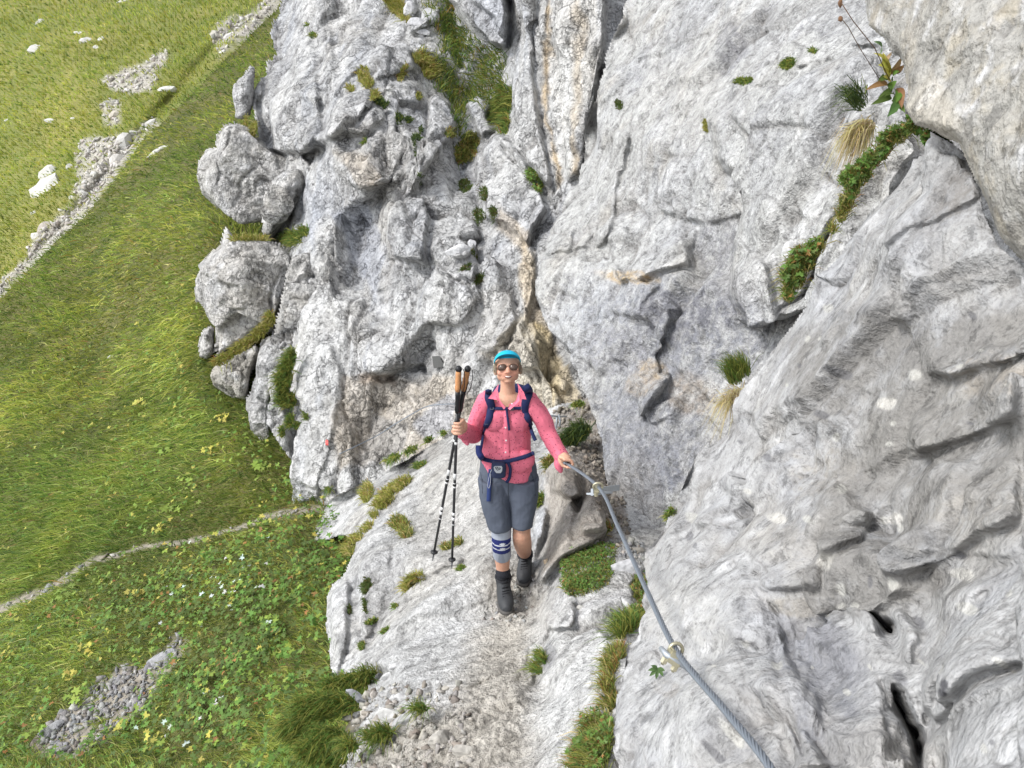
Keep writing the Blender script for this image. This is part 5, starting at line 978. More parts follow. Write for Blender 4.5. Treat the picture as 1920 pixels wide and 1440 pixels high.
# gully meadow in the upper middle
px, py, P, N = cover(left, 9000, (780, -160), (970, 330), [])
m = poly_sd(px, py, [(842, -160), (842, 0), (880, 52), (915, 88), (944, 95), (952, 160), (960, 200), (962, 245), (948, 262), (925, 235), (908, 215), (900, 190), (875, 190), (868, 230), (880, 262), (862, 262), (850, 225), (848, 195), (820, 165), (812, 120), (830, 85), (800, 30), (790, -160)]) > 0
m = m & (rs.rand(len(px)) > 0.02); px, py, P, N = px[m], py[m], P[m], N[m]; d = (P-CAM) @ FW
t = smooth(fbm(P, 0.9, 4, 0.6, off=3), -0.2, 0.3)[:, None]
c = pal(len(P), [G_MID, G_DARK, G_YEL, G_RUST, G_LEAF], [3, 4, 1.6, 0.4, 1.5])*(0.75+0.4*t)
P = np.repeat(P, 2, 0)+rs.normal(size=(2*len(P), 3))*0.03; N = np.repeat(N, 2, 0); c = np.repeat(c, 2, 0); d = np.repeat(d, 2)
veg_obj('gully_grass', [blades(P, unit(N)*0.4+np.array([0, 0, 0.6])+rs.normal(size=P.shape)*0.45, downslope(unit(N)), rs.uniform(0.12, 0.3, len(P)), d/FOC*rs.uniform(1.0, 2.0, len(P)), c)], kind='stuff')

# big leaved plant in the crack, every leaf its own
root = bpy.data.objects.new('crack_plant', None); COL.objects.link(root); base = pt(1668, 195, 2.55); root.location = base
set_props(root, 'plant with yellow and green tongue shaped leaves and two dry flower stalks', 'plant', CG)
def tongue(px0, py0, px1, py1, w, col, dz=0.0, parent=root, toothed=False, base=base):
    a = pt(px0, py0, 2.55)-base; b_ = pt(px1, py1, 2.5+dz)-base; L_ = np.linalg.norm(b_-a); dr = (b_-a)/L_
    nrm = unit(np.array([-0.2, -0.9, 0.4])+rs.normal(size=3)*0.25); s = unit(np.cross(dr, nrm)); nn = np.cross(s, dr); k = 9; V = []; 
    for i in range(k+1):
        t = i/k; ww = w*math.sin(math.pi*min(1, 0.08+t*0.92))**0.7*(1.25 if toothed and i % 2 else 1.0); ctr = a+dr*L_*t+nn*(L_*0.25*math.sin(t*2.6))
        V += [ctr-s*ww+nn*ww*0.35, ctr, ctr+s*ww+nn*ww*0.35]
    F = []
    for i in range(k):
        for j in range(2): F.append([3*i+j, 3*i+j+1, 3*i+j+4, 3*i+j+3])
    V = np.array(V); C = np.tile(col, (len(V), 1))*(1+0.15*rs.uniform(-1, 1, (len(V), 1))); C[1::3] *= 1.25
    veg_obj('leaf', [(V, np.array(F), C)], parent=parent)
for a in ((1668, 140, 1655, 95, .012, G_GOLD), (1668, 140, 1690, 105, .010, (0.45, 0.30, 0.15)), (1665, 140, 1630, 103, .010, G_GOLD), (1665, 135, 1640, 125, .014, (0.5, 0.5, 0.1)), (1672, 135, 1697, 118, .011, (0.42, 0.25, 0.12)), (1662, 130, 1680, 95, .009, (0.5, 0.35, 0.2)), (1660, 130, 1648, 112, .01, (0.2, 0.3, 0.06)),
          (1675, 175, 1655, 225, .017, (0.12, 0.23, 0.07)), (1685, 165, 1690, 210, .013, (0.3, 0.16, 0.08)), (1670, 170, 1685, 150, .014, G_LEAF), (1672, 175, 1640, 190, .012, G_DARK), (1665, 160, 1615, 175, .011, (0.28, 0.16, 0.07)), (1670, 180, 1625, 200, .012, G_DARK), (1680, 170, 1675, 200, .014, G_LEAF), (1678, 180, 1700, 215, .012, (0.16, 0.24, 0.06)),
          (1650, 100, 1632, 80, .009, (0.15, 0.25, 0.1)), (1665, 150, 1650, 145, .013, G_GOLD), (1675, 150, 1690, 135, .013, G_LEAF), (1660, 150, 1640, 160, .012, G_DARK), (1672, 190, 1660, 215, .012, G_DARK)):
    tongue(*a, toothed=a[4] > 0.016)
def stalk(points, r, col, parent, base, name='stalk'):
    o = tube_obj(name, [p-base for p in points], r, None, parent); o.data.materials.append(new_mat('dry_stalk', col, 0.8)); return o
def tube_geom(points, radii, sides=8, closed=True, twist=0):
    pts = [np.asarray(p, float) for p in points]; n = len(pts); radii = np.broadcast_to(radii, (n,)) if np.ndim(radii) < 2 else np.asarray(radii)
    V = []; F = []; prev = None
    for i, p in enumerate(pts):
        t = unit((pts[min(i+1, n-1)]-pts[max(i-1, 0)]))
        if prev is None:
            a = np.array([0, 0, 1.0]) if abs(t[2]) < 0.9 else np.array([1.0, 0, 0]); u = unit(np.cross(t, a))
        else: u = unit(prev-t*(prev @ t))
        prev = u; w = np.cross(t, u); r = radii[i]
        for k in range(sides):
            a = 2*math.pi*k/sides+twist*i
            V.append(p+u*r*math.cos(a)+w*r*math.sin(a))
    for i in range(n-1):
        for k in range(sides):
            F.append((i*sides+k, i*sides+(k+1) % sides, (i+1)*sides+(k+1) % sides, (i+1)*sides+k))
    if closed:
        F.append(tuple(range(sides-1, -1, -1))); F.append(tuple((n-1)*sides+k for k in range(sides)))
    return V, F
def tube_obj(name, points, radii, mat, parent=None, sides=8, **kw):
    V, F = tube_geom(points, radii, sides); return mesh_obj(name, V, F, mat, parent, **kw)
stalk([pt(1668, 150, 2.5), pt(1640, 90, 2.42), pt(1600, 40, 2.38), pt(1578, 6, 2.35)], 0.0014, (0.13, 0.08, 0.05), root, base)
stalk([pt(1650, 150, 2.5), pt(1612, 90, 2.45), pt(1590, 50, 2.42), pt(1577, 34, 2.4)], 0.0012, (0.12, 0.08, 0.05), root, base)
def rock_geom(size, seed, sub=3, rough=0.35):
    bm = bmesh.new(); bmesh.ops.create_icosphere(bm, subdivisions=sub, radius=1.0)
    V = np.array([v.co[:] for v in bm.verts]); F = [[v.index for v in f.verts] for f in bm.faces]; bm.free()
    r2 = np.random.RandomState(seed); pl = unit(r2.normal(size=(13, 3))); dd = r2.uniform(0.55, 0.95, 13)
    m = np.min(np.where(V @ pl.T > 0.05, dd/np.maximum(V @ pl.T, 0.05), 9), axis=1); m = np.minimum(m, 1.1)
    V = V*m[:, None]; V = V*(1+rough*0.25*fbm(V+seed*3.1, 0.7, 4)[:, None])
    return V*np.asarray(size), F
for x, y, rr in ((1576, 6, 0.009), (1575, 36, 0.008)):
    V, F = rock_geom((rr, rr, rr*1.3), int(x), 2, 1.5); o = mesh_obj('seed_head', V+pt(x, y, 2.37)-base, F, new_mat('dry_head', (0.16, 0.085, 0.045), 0.9), root)

# ------------------------------------------------------------------ single rocks
def rock(label, px, py, body, wpx, hpx, seed, depth=0.7, col=(0.47, 0.46, 0.44), ang=0, cat='rock', name='rock', group=None, sink=0.3, dist=None, sub=3):
    if dist: p = pt(px, py, dist); d = dist
    else: p = body.at(px, py)[0][0]; d = (p-CAM) @ FW
    s = np.array([wpx/FOC*d/2, hpx/FOC*d/2, depth*min(wpx, hpx)/FOC*d/2])*(1.42 if body is far else 1.15)
    V, F = rock_geom(s, seed, sub); a = R(ang); V = V @ np.array([[math.cos(a), -math.sin(a), 0], [math.sin(a), math.cos(a), 0], [0, 0, 1]]).T
    W = V[:, :1]*RT-V[:, 1:2]*UP*1.0-V[:, 2:3]*FW
    W = np.array(W); c = np.ones(W.shape)*col; c = mixc(c, np.array(col)*0.6, 0.7*smooth(fbm(W+p, s.max()*0.7, 5, 0.7), 0.0, 0.4))
    o = mesh_obj(name, W, F, M_STONE, colors=c, smooth_shade=False, label=label, cat=cat, group=group); o.location = p+FW*s[2]*sink
    return o
WH = (0.56, 0.55, 0.52); MG = 'pale rocks scattered on the far meadow'
for a in (('lower half of the tall split white rock standing in the far meadow', 90, 358, far, 50, 52, 1, 0.8, WH, 20), ('upper half of the tall split white rock in the far meadow', 93, 330, far, 30, 38, 2, 0.8, WH, 10),
          ('rounded white rock above the bushy hollow by the ravine', 312, 168, far, 31, 15, 3, 0.8, WH, 0), ('white rock pair farthest up the meadow', 68, 95, far, 30, 16, 4, 0.8, WH, -5), ('small white rock near the top left of the meadow', 78, 46, far, 16, 12, 5, 0.8, WH, 0),
          ('larger white rock of the cluster high on the meadow', 163, 82, far, 20, 14, 6, 0.8, WH, 0), ('flat white rock above the meadow cluster', 151, 64, far, 24, 8, 7, 0.8, WH, 0), ('speckled rock beside the meadow cluster', 192, 77, far, 14, 12, 8, 0.8, WH, 0),
          ('low slanting rock under the meadow cluster', 184, 93, far, 20, 7, 9, 0.8, WH, 20), ('flat rock alone in mid meadow', 101, 230, far, 24, 9, 10, 0.8, WH, 0), ('faint low rock right of the flat mid meadow one', 142, 226, far, 14, 5, 11, 0.8, WH, 0),
          ('small upright stone right of the split white rock', 131, 318, far, 12, 14, 12, 0.8, WH, 0), ('square stone at the edge of the stream bed', 157, 366, far, 13, 9, 13, 0.8, WH, 0), ('flat stone beside the stream bed', 137, 374, far, 16, 9, 14, 0.8, WH, 20),
          ('tan block at the end of the scree tongue', 218, 222, far, 20, 18, 15, 0.8, (0.47, 0.43, 0.37), 0), ('long white rock on the ravine rim, pointing up right', 273, 236, far, 40, 16, 16, 0.8, WH, -38), ('small pebble shaped rock at the end of the long rim rock', 247, 249, far, 15, 10, 17, 0.8, WH, 0),
          ('tall leaning rock wall at the ravine bend', 234, 278, far, 24, 40, 18, 0.8, (0.5, 0.49, 0.46), 12), ('second leaning block under the ravine bend', 226, 303, far, 24, 32, 19, 0.8, (0.5, 0.48, 0.45), 10), ('brown pinkish rock heap beside the lower ravine', 86, 428, far, 34, 24, 20, 0.8, (0.42, 0.38, 0.34), -20),
          ('small grey rock under the brownish heap', 70, 446, far, 22, 10, 21, 0.8, WH, 0), ('sharp rock spikes low in the upper ravine', 428, 72, far, 22, 14, 22, 0.8, WH, -40), ('upright spiky rock left of the upper ravine', 404, 68, far, 18, 14, 23, 0.8, (0.42, 0.40, 0.36), 30), ('tiny pale stone at the top edge of the meadow', 233, 3, far, 18, 5, 24, 0.8, WH, -15),
          ('pale stone chip left of the meadow centre', 16, 229, far, 10, 6, 25, 0.8, WH, 0), ('stone half hidden below the spiked ravine rock', 420, 100, far, 12, 7, 26, 0.8, WH, -30), ('lone pebble like stone under the split white rock', 65, 400, far, 12, 7, 27, 0.8, WH, 0)):
    rock(*a, group=MG, sub=2)
rock('long flat pale rock bedded in the near grass slope', 299, 288, slope, 42, 13, 31, 0.8, WH, -22, sink=0.0)
rock('small pale stone on the grass slope left of the boulders', 212, 672, slope, 16, 8, 32, 0.8, WH, -20, sink=0)
SG = 'grey slabs on the scree patch in the grass'
rock('large flat grey slab at the top of the lower left scree', 302, 1246, slope, 66, 34, 33, 0.5, (0.30, 0.30, 0.31), -38, sink=-0.1, group=SG)
rock('pale upright block below the large grey slab', 255, 1322, slope, 22, 34, 34, 0.8, (0.36, 0.355, 0.34), 15, sink=-0.1, group=SG)
rock('long dark grey slab at the lower left end of the scree', 100, 1386, slope, 62, 26, 35, 0.5, (0.27, 0.27, 0.28), -40, sink=-0.1, group=SG)
rock('brown grey stone at the far left tip of the scree', 78, 1398, slope, 26, 18, 36, 0.6, (0.27, 0.23, 0.21), -40, sink=-0.1, group=SG)
LG = 'loose stones at the foot of the ledge'
for a in (('rounded pale stone on the cushion under the cable', 1178, 1078, ledge, 60, 40, 51, 0.8, (0.42, 0.42, 0.43), -10), ('white jagged stone under the bright green grass fan', 1178, 1135, ledge, 48, 26, 52, 0.8, (0.5, 0.5, 0.5), 30),
          ('grey oval stone at the edge of the bushy grass', 671, 1308, ledge, 40, 18, 53, 0.8, (0.36, 0.37, 0.40), 25), ('white angular block on the loose stones', 757, 1316, ledge, 32, 20, 54, 0.9, (0.52, 0.52, 0.52), -10), ('largest broken block, split across, left of the path', 735, 1352, ledge, 74, 34, 55, 0.9, (0.47, 0.465, 0.45), -12),
          ('grey wedge shaped block below the split one', 762, 1368, ledge, 46, 24, 56, 0.9, (0.36, 0.36, 0.36), -35), ('tall pointed grey stone at the bottom edge', 730, 1412, ledge, 30, 52, 57, 0.7, (0.43, 0.44, 0.46), 15), ('short stone leaning on the pointed grey one', 716, 1396, ledge, 26, 20, 58, 0.8, (0.36, 0.36, 0.38), -30),
          ('small white stone in the grass at bottom left of the ledge', 641, 1388, slope, 22, 16, 59, 0.8, (0.5, 0.5, 0.52), 20), ('stone chip in the grass beside the ledge foot', 668, 1340, ledge, 18, 12, 60, 0.8, (0.44, 0.44, 0.44), -20), ('tan fractured block left of the bottom of the path', 826, 1400, ledge, 56, 44, 61, 0.7, (0.40, 0.38, 0.345), -60),
          ('tan rounded block at the bottom edge of the path', 880, 1428, ledge, 50, 26, 62, 0.7, (0.40, 0.38, 0.345), 10), ('flat tan stone above the fractured block', 800, 1340, ledge, 34, 14, 63, 0.7, (0.42, 0.40, 0.37), -10), ('pale splinter lying on the upper loose stones', 733, 1268, ledge, 36, 13, 64, 0.7, (0.5, 0.5, 0.5), -30),
          ('second pale splinter beneath the first', 745, 1252, ledge, 26, 10, 65, 0.7, (0.48, 0.48, 0.48), -25), ('small white stone beside the path groove', 1072, 1058, ledge, 16, 12, 66, 0.8, (0.55, 0.55, 0.55), 0), ('round white stone below the cushion', 1092, 1148, ledge, 15, 12, 67, 0.8, (0.5, 0.49, 0.46), 0), ('pale pebble at the cushion edge', 1076, 1132, ledge, 16, 14, 68, 0.8, (0.42, 0.42, 0.41), 0),
          ('orange tinted stone in the rubble right of the boot', 1030, 1058, ledge, 12, 12, 69, 0.8, (0.5, 0.40, 0.28), 0), ('brown stone under the toe of the right wall', 1190, 1045, ledge, 30, 14, 70, 0.8, (0.28, 0.26, 0.23), 0), ('dark slab under the right wall edge', 1168, 1030, ledge, 24, 12, 71, 0.8, (0.33, 0.32, 0.30), -10),
          ('tan stone near the top of the debris gully', 1098, 866, ledge, 16, 9, 72, 0.8, (0.48, 0.42, 0.33), 10), ('tan stone beside the gully tuft', 1098, 842, ledge, 10, 10, 73, 0.8, (0.45, 0.39, 0.30), 10), ('white stone stuck in the wall above the ledge', 1475, 470, right, 26, 36, 74, 0.4, (0.55, 0.55, 0.55), 10)):
    rock(*a, group=LG)
rock('white flat flake perched in the middle of the cliff', 861, 466, left, 44, 22, 75, 0.8, (0.54, 0.54, 0.55), -10, sink=-0.2)
rock('white block right above the perched flake', 883, 448, left, 18, 20, 76, 0.8, (0.54, 0.54, 0.55), 0, sink=-0.2)
for k, (x, y, w_, h_, a_, lab) in enumerate(((770, 15, 26, 26, 30, 'left upper'), (806, 30, 34, 34, 10, 'largest and rightmost'), (782, 40, 34, 22, 20, 'middle lower'), (797, 60, 30, 12, 15, 'lowest flat'))):
    rock('%s of the stacked grey blocks at the cliff top' % lab, x, y, left, w_, h_, 80+k, 0.9, (0.45, 0.45, 0.46), a_, group='stacked blocks at the cliff top', sink=-0.1)

# ------------------------------------------------------------------ gravel and scree (nobody could count it)
def gravel(name, P, N, size, col, rs=rs, flat=0.5):
    n = len(P); bm = bmesh.new(); bmesh.ops.create_cube(bm, size=1.5); B = np.array([v.co[:] for v in bm.verts]); F0 = np.array([[v.index for v in f.verts] for f in bm.faces]); bm.free()
    q = rs.normal(size=(n, 4)); q /= np.linalg.norm(q, axis=1)[:, None]; w, x, y, z = q.T
    M = np.stack([1-2*(y*y+z*z), 2*(x*y-z*w), 2*(x*z+y*w), 2*(x*y+z*w), 1-2*(x*x+z*z), 2*(y*z-x*w), 2*(x*z-y*w), 2*(y*z+x*w), 1-2*(x*x+y*y)], -1).reshape(n, 3, 3)
    S = np.asarray(size)[:, None]*np.stack([rs.uniform(0.8, 1.5, n), rs.uniform(0.6, 1.1, n), rs.uniform(0.3, 0.7, n)], 1)
    V = B[None]*S[:, None, :]*rs.uniform(0.45, 1.3, (n, len(B), 3)); V = np.einsum('nij,nkj->nki', M, V)
    V = V+(P+unit(N)*np.asarray(size)[:, None]*0.25)[:, None]
    F = (F0[None]+np.arange(n)[:, None, None]*len(B)).reshape(-1, 4)
    me = mesh_obj(name, V.reshape(-1, 3), F, M_STONE, colors=np.repeat(col, len(B), 0), smooth_shade=False, kind='stuff'); return me
def scatter(body, poly, n, szpx, cols, wts, name, fixed=None):
    p = np.array(poly, float); px = rs.uniform(p[:, 0].min(), p[:, 0].max(), n); py = rs.uniform(p[:, 1].min(), p[:, 1].max(), n)
    m = poly_sd(px, py, poly)+8*rs.normal(size=n) > 0; px, py = px[m], py[m]; P, N, _, _ = body.at(px, py); d = (P-CAM) @ FW
    if hasattr(body, 'bare'):
        i = np.clip(np.searchsorted(body.xs, px)-1, 0, len(body.xs)-2); j = np.clip(np.searchsorted(body.ys, py)-1, 0, len(body.ys)-2); k = body.bare[j, i] > rs.uniform(0.1, 0.6, len(px)); P, N, d = P[k], N[k], d[k]
    gravel(name, P, N, d/FOC*szpx*(0.22+rs.rand(len(P))**3.5*1.7), pal(len(P), cols, wts, 0.2, hue=0.025))
GC = [(0.33, 0.32, 0.30), (0.27, 0.27, 0.275), (0.39, 0.37, 0.34), (0.24, 0.21, 0.18)]
scatter(slope, [(70, 1412), (118, 1352), (185, 1305), (232, 1245), (275, 1258), (342, 1196), (358, 1222), (305, 1272), (272, 1335), (205, 1388), (140, 1432)], 4200, 5, [(0.28, 0.275, 0.27), (0.22, 0.22, 0.225), (0.34, 0.33, 0.31), (0.18, 0.165, 0.15)], [3, 3, 2, 1], 'scree')
scatter(slope, [(-60, 1165), (0, 1150), (100, 1100), (180, 1062), (260, 1036), (330, 1020), (420, 1000), (560, 985), (600, 970), (560, 960), (420, 985), (320, 1006), (180, 1040), (80, 1088), (-60, 1140)], 2600, 4, GC, [3, 1, 2, 1], 'trail_gravel')
scatter(ledge, [(690, 1290), (760, 1290), (860, 1310), (900, 1340), (900, 1440), (880, 1600), (640, 1600), (650, 1400)], 1300, 5.5, [(0.35, 0.33, 0.295), (0.30, 0.285, 0.265), (0.40, 0.38, 0.34), (0.25, 0.22, 0.19)], [3, 2, 2, 2], 'rubble')
scatter(ledge, [(1040, 790), (1105, 745), (1130, 860), (1160, 960), (1185, 1010), (1130, 960), (1080, 880), (1050, 870)], 2600, 3.6, [(0.23, 0.20, 0.165), (0.28, 0.25, 0.21), (0.16, 0.135, 0.11), (0.34, 0.30, 0.25)], [3, 2, 2, 1], 'gully_debris')
scatter(ledge, [(960, 1085), (1000, 1060), (1015, 1100), (1005, 1160), (960, 1190), (900, 1170), (930, 1120), (930, 1075)], 420, 3.2, GC, [3, 1, 1, 1], 'path_grit')
scatter(ledge, [(1080, 1060), (1130, 1020), (1210, 1030), (1210, 1070), (1120, 1040)], 500, 4.5, GC, [2, 2, 1, 2], 'ledge_rubble')
pxs = rs.uniform(-100, 560, 30000); pys = rs.uniform(-60, 640, 30000)
P, N, sd, _ = far.at(pxs, pys); i = np.clip(np.searchsorted(far.xs, pxs)-1, 0, len(far.xs)-2); j = np.clip(np.searchsorted(far.ys, pys)-1, 0, len(far.ys)-2)
m = (far.scree[j, i] > rs.uniform(0.15, 1, 30000)) & (poly_sd(pxs, pys, slope.outline) < -2); P, N = P[m], N[m]; d = (P-CAM) @ FW
gravel('meadow_scree', P, N, d/FOC*3.6*(0.3+rs.rand(len(P))**2*1.3), pal(len(P), [(0.46, 0.44, 0.40), (0.38, 0.35, 0.31), (0.52, 0.5, 0.47)], [3, 2, 2], hue=0.025))
# ------------------------------------------------------------------ steel cable, brackets, clamps, small iron things
def metal(name, col, rough, met=1.0, nscale=60, var=0.2):
    m = new_mat(name, col, rough, met); b = m.node_tree.nodes['Principled BSDF']; g = nd(m, 'ShaderNodeNewGeometry')
    n = nd(m, 'ShaderNodeTexNoise'); n.inputs['Scale'].default_value = nscale; n.inputs['Detail'].default_value = 5; lk(m, g.outputs['Position'], n.inputs['Vector'])
    cr = nd(m, 'ShaderNodeMix', data_type='RGBA'); cr.inputs[6].default_value = (*[c*(1-var) for c in col], 1); cr.inputs[7].default_value = (*[min(1, c*(1+var)) for c in col], 1)
    lk(m, n.outputs['Fac'], cr.inputs[0]); lk(m, cr.outputs[2], b.inputs['Base Color']); return m
M_STEEL = metal('weathered_wire_rope', (0.21, 0.235, 0.27), 0.5, 0.4)
M_ZINC = metal('galvanised_iron', (0.36, 0.39, 0.42), 0.5, 0.4)
M_BRASSY = metal('yellow_zinc', (0.44, 0.41, 0.29), 0.36, 0.6)
M_RUST = metal('rusty_iron', (0.09, 0.03, 0.018), 0.85, 0.1, 120, 0.4)
M_GREYP = metal('grey_plate', (0.11, 0.11, 0.105), 0.6, 0.2)
def catmull(pts, n=10):
    p = np.array(pts, float); p = np.concatenate([[2*p[0]-p[1]], p, [2*p[-1]-p[-2]]]); out = []
    for i in range(1, len(p)-2):
        for k in range(n):
            t = k/n; out.append(0.5*((2*p[i])+(-p[i-1]+p[i+1])*t+(2*p[i-1]-5*p[i]+4*p[i+1]-p[i+2])*t*t+(-p[i-1]+3*p[i]-3*p[i+1]+p[i+2])*t**3))
    out.append(p[-2]); return np.array(out)
def wire_rope(points, r, strands=6, pitch=0.11):
    """core plus twisted strands, one mesh"""
    c = catmull(points, 40); seg = np.linalg.norm(np.diff(c, axis=0), axis=1); s = np.concatenate([[0], np.cumsum(seg)]); n = int(s[-1]/0.006)
    t = np.linspace(0, s[-1], n); c = np.stack([np.interp(t, s, c[:, k]) for k in range(3)], 1)
    T = unit(np.gradient(c, axis=0)); U = np.zeros_like(c); u = unit(np.cross(T[0], [0, 0, 1.0]))
    for i in range(n): u = unit(u-T[i]*(u @ T[i])); U[i] = u
    W = np.cross(T, U); V = []; F = []
    for k in range(strands):
        a = 2*np.pi*k/strands+2*np.pi*t/pitch
        cc = c+r*0.62*(np.cos(a)[:, None]*U+np.sin(a)[:, None]*W); base = len(V)
        for i in range(n):
            for j in range(6):
                b = 2*np.pi*j/6+a[i]; V.append(cc[i]+r*0.37*(math.cos(b)*U[i]+math.sin(b)*W[i]))
        for i in range(n-1):
            for j in range(6): F.append((base+i*6+j, base+i*6+(j+1) % 6, base+(i+1)*6+(j+1) % 6, base+(i+1)*6+j))
    return V, F
A1 = pt(1268, 1219, 1.93); A2 = pt(1123, 914, 3.55); HL = pt(1066, 871, 4.06)
V, F = wire_rope([pt(1530, 1600, 1.12), pt(1445, 1440, 1.32), pt(1360, 1332, 1.55), A1, pt(1212, 1105, 2.35), pt(1160, 990, 2.95), A2, HL, pt(1057, 867, 4.13), pt(1040, 850, 4.7), pt(1030, 838, 5.3)], 0.0084)
mesh_obj('steel_cable', V, F, M_STEEL, label='twisted grey steel handrail cable running from the hand down past the near crag', cat='cable')
def boxm(name, c, ax, ay, az, size, mat, parent=None, bev=0.12, **kw):
    """box with its own axes; edges softened"""
    bm = bmesh.new(); bmesh.ops.create_cube(bm, size=1.0)
    s = min(size)*bev
    M = Matrix((tuple(ax), tuple(ay), tuple(az))).transposed()
    for v in bm.verts: v.co = Vector((v.co.x*size[0], v.co.y*size[1], v.co.z*size[2]))
    bmesh.ops.bevel(bm, geom=bm.edges[:], offset=s, segments=2, affect='EDGES')
    for v in bm.verts: v.co = M @ v.co+Vector(c)
    me = bpy.data.meshes.new(name); bm.to_mesh(me); bm.free(); me.materials.append(mat)
    o = bpy.data.objects.new(name, me); COL.objects.link(o)
    if parent: o.parent = parent
    return set_props(o, **kw)
def frame(d, up=(0, 0, 1)):
    d = unit(np.array(d, float)); s = unit(np.cross(d, np.array(up, float))); return d, s, np.cross(s, d)
def empty(name, loc, **kw):
    o = bpy.data.objects.new(name, None); COL.objects.link(o); o.location = loc; o.empty_display_size = 0.05; return set_props(o, **kw)
# near clamp and eye bolt
r1 = empty('cable_anchor', A1, label='brassy cable clamp with two nuts on a flat iron eye bolt, on the near crag', cat='cable anchor', group='cable anchors')
cab, sdv, nrm = frame(pt(1300, 1262, 1.8)-A1, -FW)
Z0 = np.zeros(3)
tv = lambda x, y, dd=0.0: pt(x, y, 1.93+dd)-A1
ring = [Z0+0.0155*(math.cos(a)*sdv+math.sin(a)*nrm)+cab*0.0 for a in np.linspace(0, 2*math.pi, 19)[:-1]]
def torus(name, center, e1, e2, R_, r_, mat, parent, sides=8, seg=22, arc=2*math.pi, start=0, flat=1.0):
    pts = [center+R_*(math.cos(start+arc*k/seg)*e1+math.sin(start+arc*k/seg)*e2) for k in range(seg+1)]
    V, F = tube_geom(pts, r_, sides); return mesh_obj(name, V, F, mat, parent)
torus('u_bolt', Z0+cab*-0.002, sdv, nrm, 0.0165, 0.0048, M_BRASSY, r1)
boxm('saddle', tv(1264, 1232, -0.010), *frame(tv(1290, 1250)-tv(1255, 1228), -FW), (0.040, 0.034, 0.034), M_BRASSY, r1)
for x, y in ((1246, 1238), (1265, 1252)):
    c0 = tv(x, y, -0.012); d_, s_, u_ = frame(tv(1255, 1260)-tv(1275, 1225), -FW)
    V, F = tube_geom([c0-d_*0.007, c0+d_*0.007], 0.0088, 6); mesh_obj('nut', V, F, M_BRASSY, r1, smooth_shade=False)
    V, F = tube_geom([c0-d_*0.014, c0+d_*0.012], 0.0042, 10); mesh_obj('bolt_end', V, F, M_BRASSY, r1)
V, F = tube_geom([tv(1239, 1215, 0.01), tv(1250, 1228, -0.02), tv(1272, 1240, -0.02), tv(1290, 1252, 0.0), tv(1305, 1267, 0.05), tv(1318, 1280, 0.12)], [0.006, 0.009, 0.0095, 0.0095, 0.009, 0.008], 8); mesh_obj('eye_bolt', V, F, M_ZINC, r1)
# bracket at the bend of the cable
r2 = empty('cable_anchor', A2, label='galvanised wall bracket with clamp where the cable bends beside the hand', cat='cable anchor', group='cable anchors')
tv2 = lambda x, y, dd=0.0: pt(x, y, 3.55+dd)-A2
c2, s2, n2 = frame(pt(1140, 950, 3.2)-A2, -FW)
torus('u_bolt', Z0+tv2(1121, 912), RT, UP*0.8-FW*0.4, 0.021, 0.0055, M_BRASSY, r2)
boxm('saddle', tv2(1117, 917, 0.02), RT, UP, -FW, (0.03, 0.04, 0.03), M_BRASSY, r2)
V, F = tube_geom([tv2(1117, 924), tv2(1118, 931)], [0.012, 0.009], 6); mesh_obj('nut', V, F, M_BRASSY, r2, smooth_shade=False)
a_, b_ = tv2(1110, 923, 0.0), tv2(1160, 914, 0.9); d_, s_, u_ = frame(b_-a_, UP)
boxm('wall_bar', (a_+b_)/2, d_, s_, u_, (np.linalg.norm(b_-a_), 0.012, 0.032), M_ZINC, r2)
a_, b_ = tv2(1109, 922, 0.0), tv2(1140, 919, 0.2); d_, s_, u_ = frame(b_-a_, UP)
boxm('plate', (a_+b_)/2+np.array([0, 0, -0.012]), d_, s_, u_, (np.linalg.norm(b_-a_), 0.05, 0.008), M_ZINC, r2)
# farther anchor behind the elbow
A3 = pt(1046, 778, 6.6); r3 = empty('cable_anchor', A3, label='small iron hook and cable end on the ochre wall behind the shoulder', cat='cable anchor', group='cable anchors')
tv3 = lambda x, y, dd=0.0: pt(x, y, 6.6+dd)-A3
V, F = tube_geom([tv3(1043, 803), tv3(1044, 785), tv3(1047, 777), tv3(1050, 790), tv3(1049, 800)], 0.009, 8); mesh_obj('hook', V, F, M_ZINC, r3)
V, F = tube_geom([tv3(1030, 779, -0.1), tv3(1046, 781), tv3(1062, 781, 0.3)], 0.008, 8); mesh_obj('bar', V, F, M_ZINC, r3)
# thin cable end across the wall behind, dark plate, paint blaze, rusty plug
def on(body, x, y, off=0.02):
    p, n, _, _ = body.at(x, y); return p[0]+unit(CAM-p[0])*off, unit(n[0])
line = [on(left, x, y, 0.10)[0] for x, y in ((640, 855), (665, 838), (700, 808), (730, 792), (765, 775), (800, 760), (830, 755), (862, 757))]
V, F = tube_geom(catmull(line, 6), 0.006, 6); mesh_obj('thin_cable', V, F, M_STEEL, label='thin steel cable slanting across the shaded wall behind the trekking poles', cat='cable')
p0, n0 = on(left, 823, 680, 0.06)
q = [pt(x, y, (p0-CAM) @ FW)-p0 for x, y in ((810, 668), (824, 667), (834, 688), (813, 690))]
V = [v for v in q]+[v+FW*0.05 for v in q]; mesh_obj('wall_plate', V, [(0, 1, 2, 3), (7, 6, 5, 4), (0, 4, 5, 1), (1, 5, 6, 2), (2, 6, 7, 3), (3, 7, 4, 0)], M_GREYP, smooth_shade=False, label='dark grey four cornered metal plate fixed to the wall above the poles', cat='plate').location = p0
M_PAINT = tint_material('red_blaze_paint', rough=0.8, noise=0.35, nscale=60)
rr_ = np.random.RandomState(3); V = []; base_p, _ = on(left, 621, 836, 0.0)
ctr = np.array([on(left, 621, 836, 0.012)[0]]); ringp = []
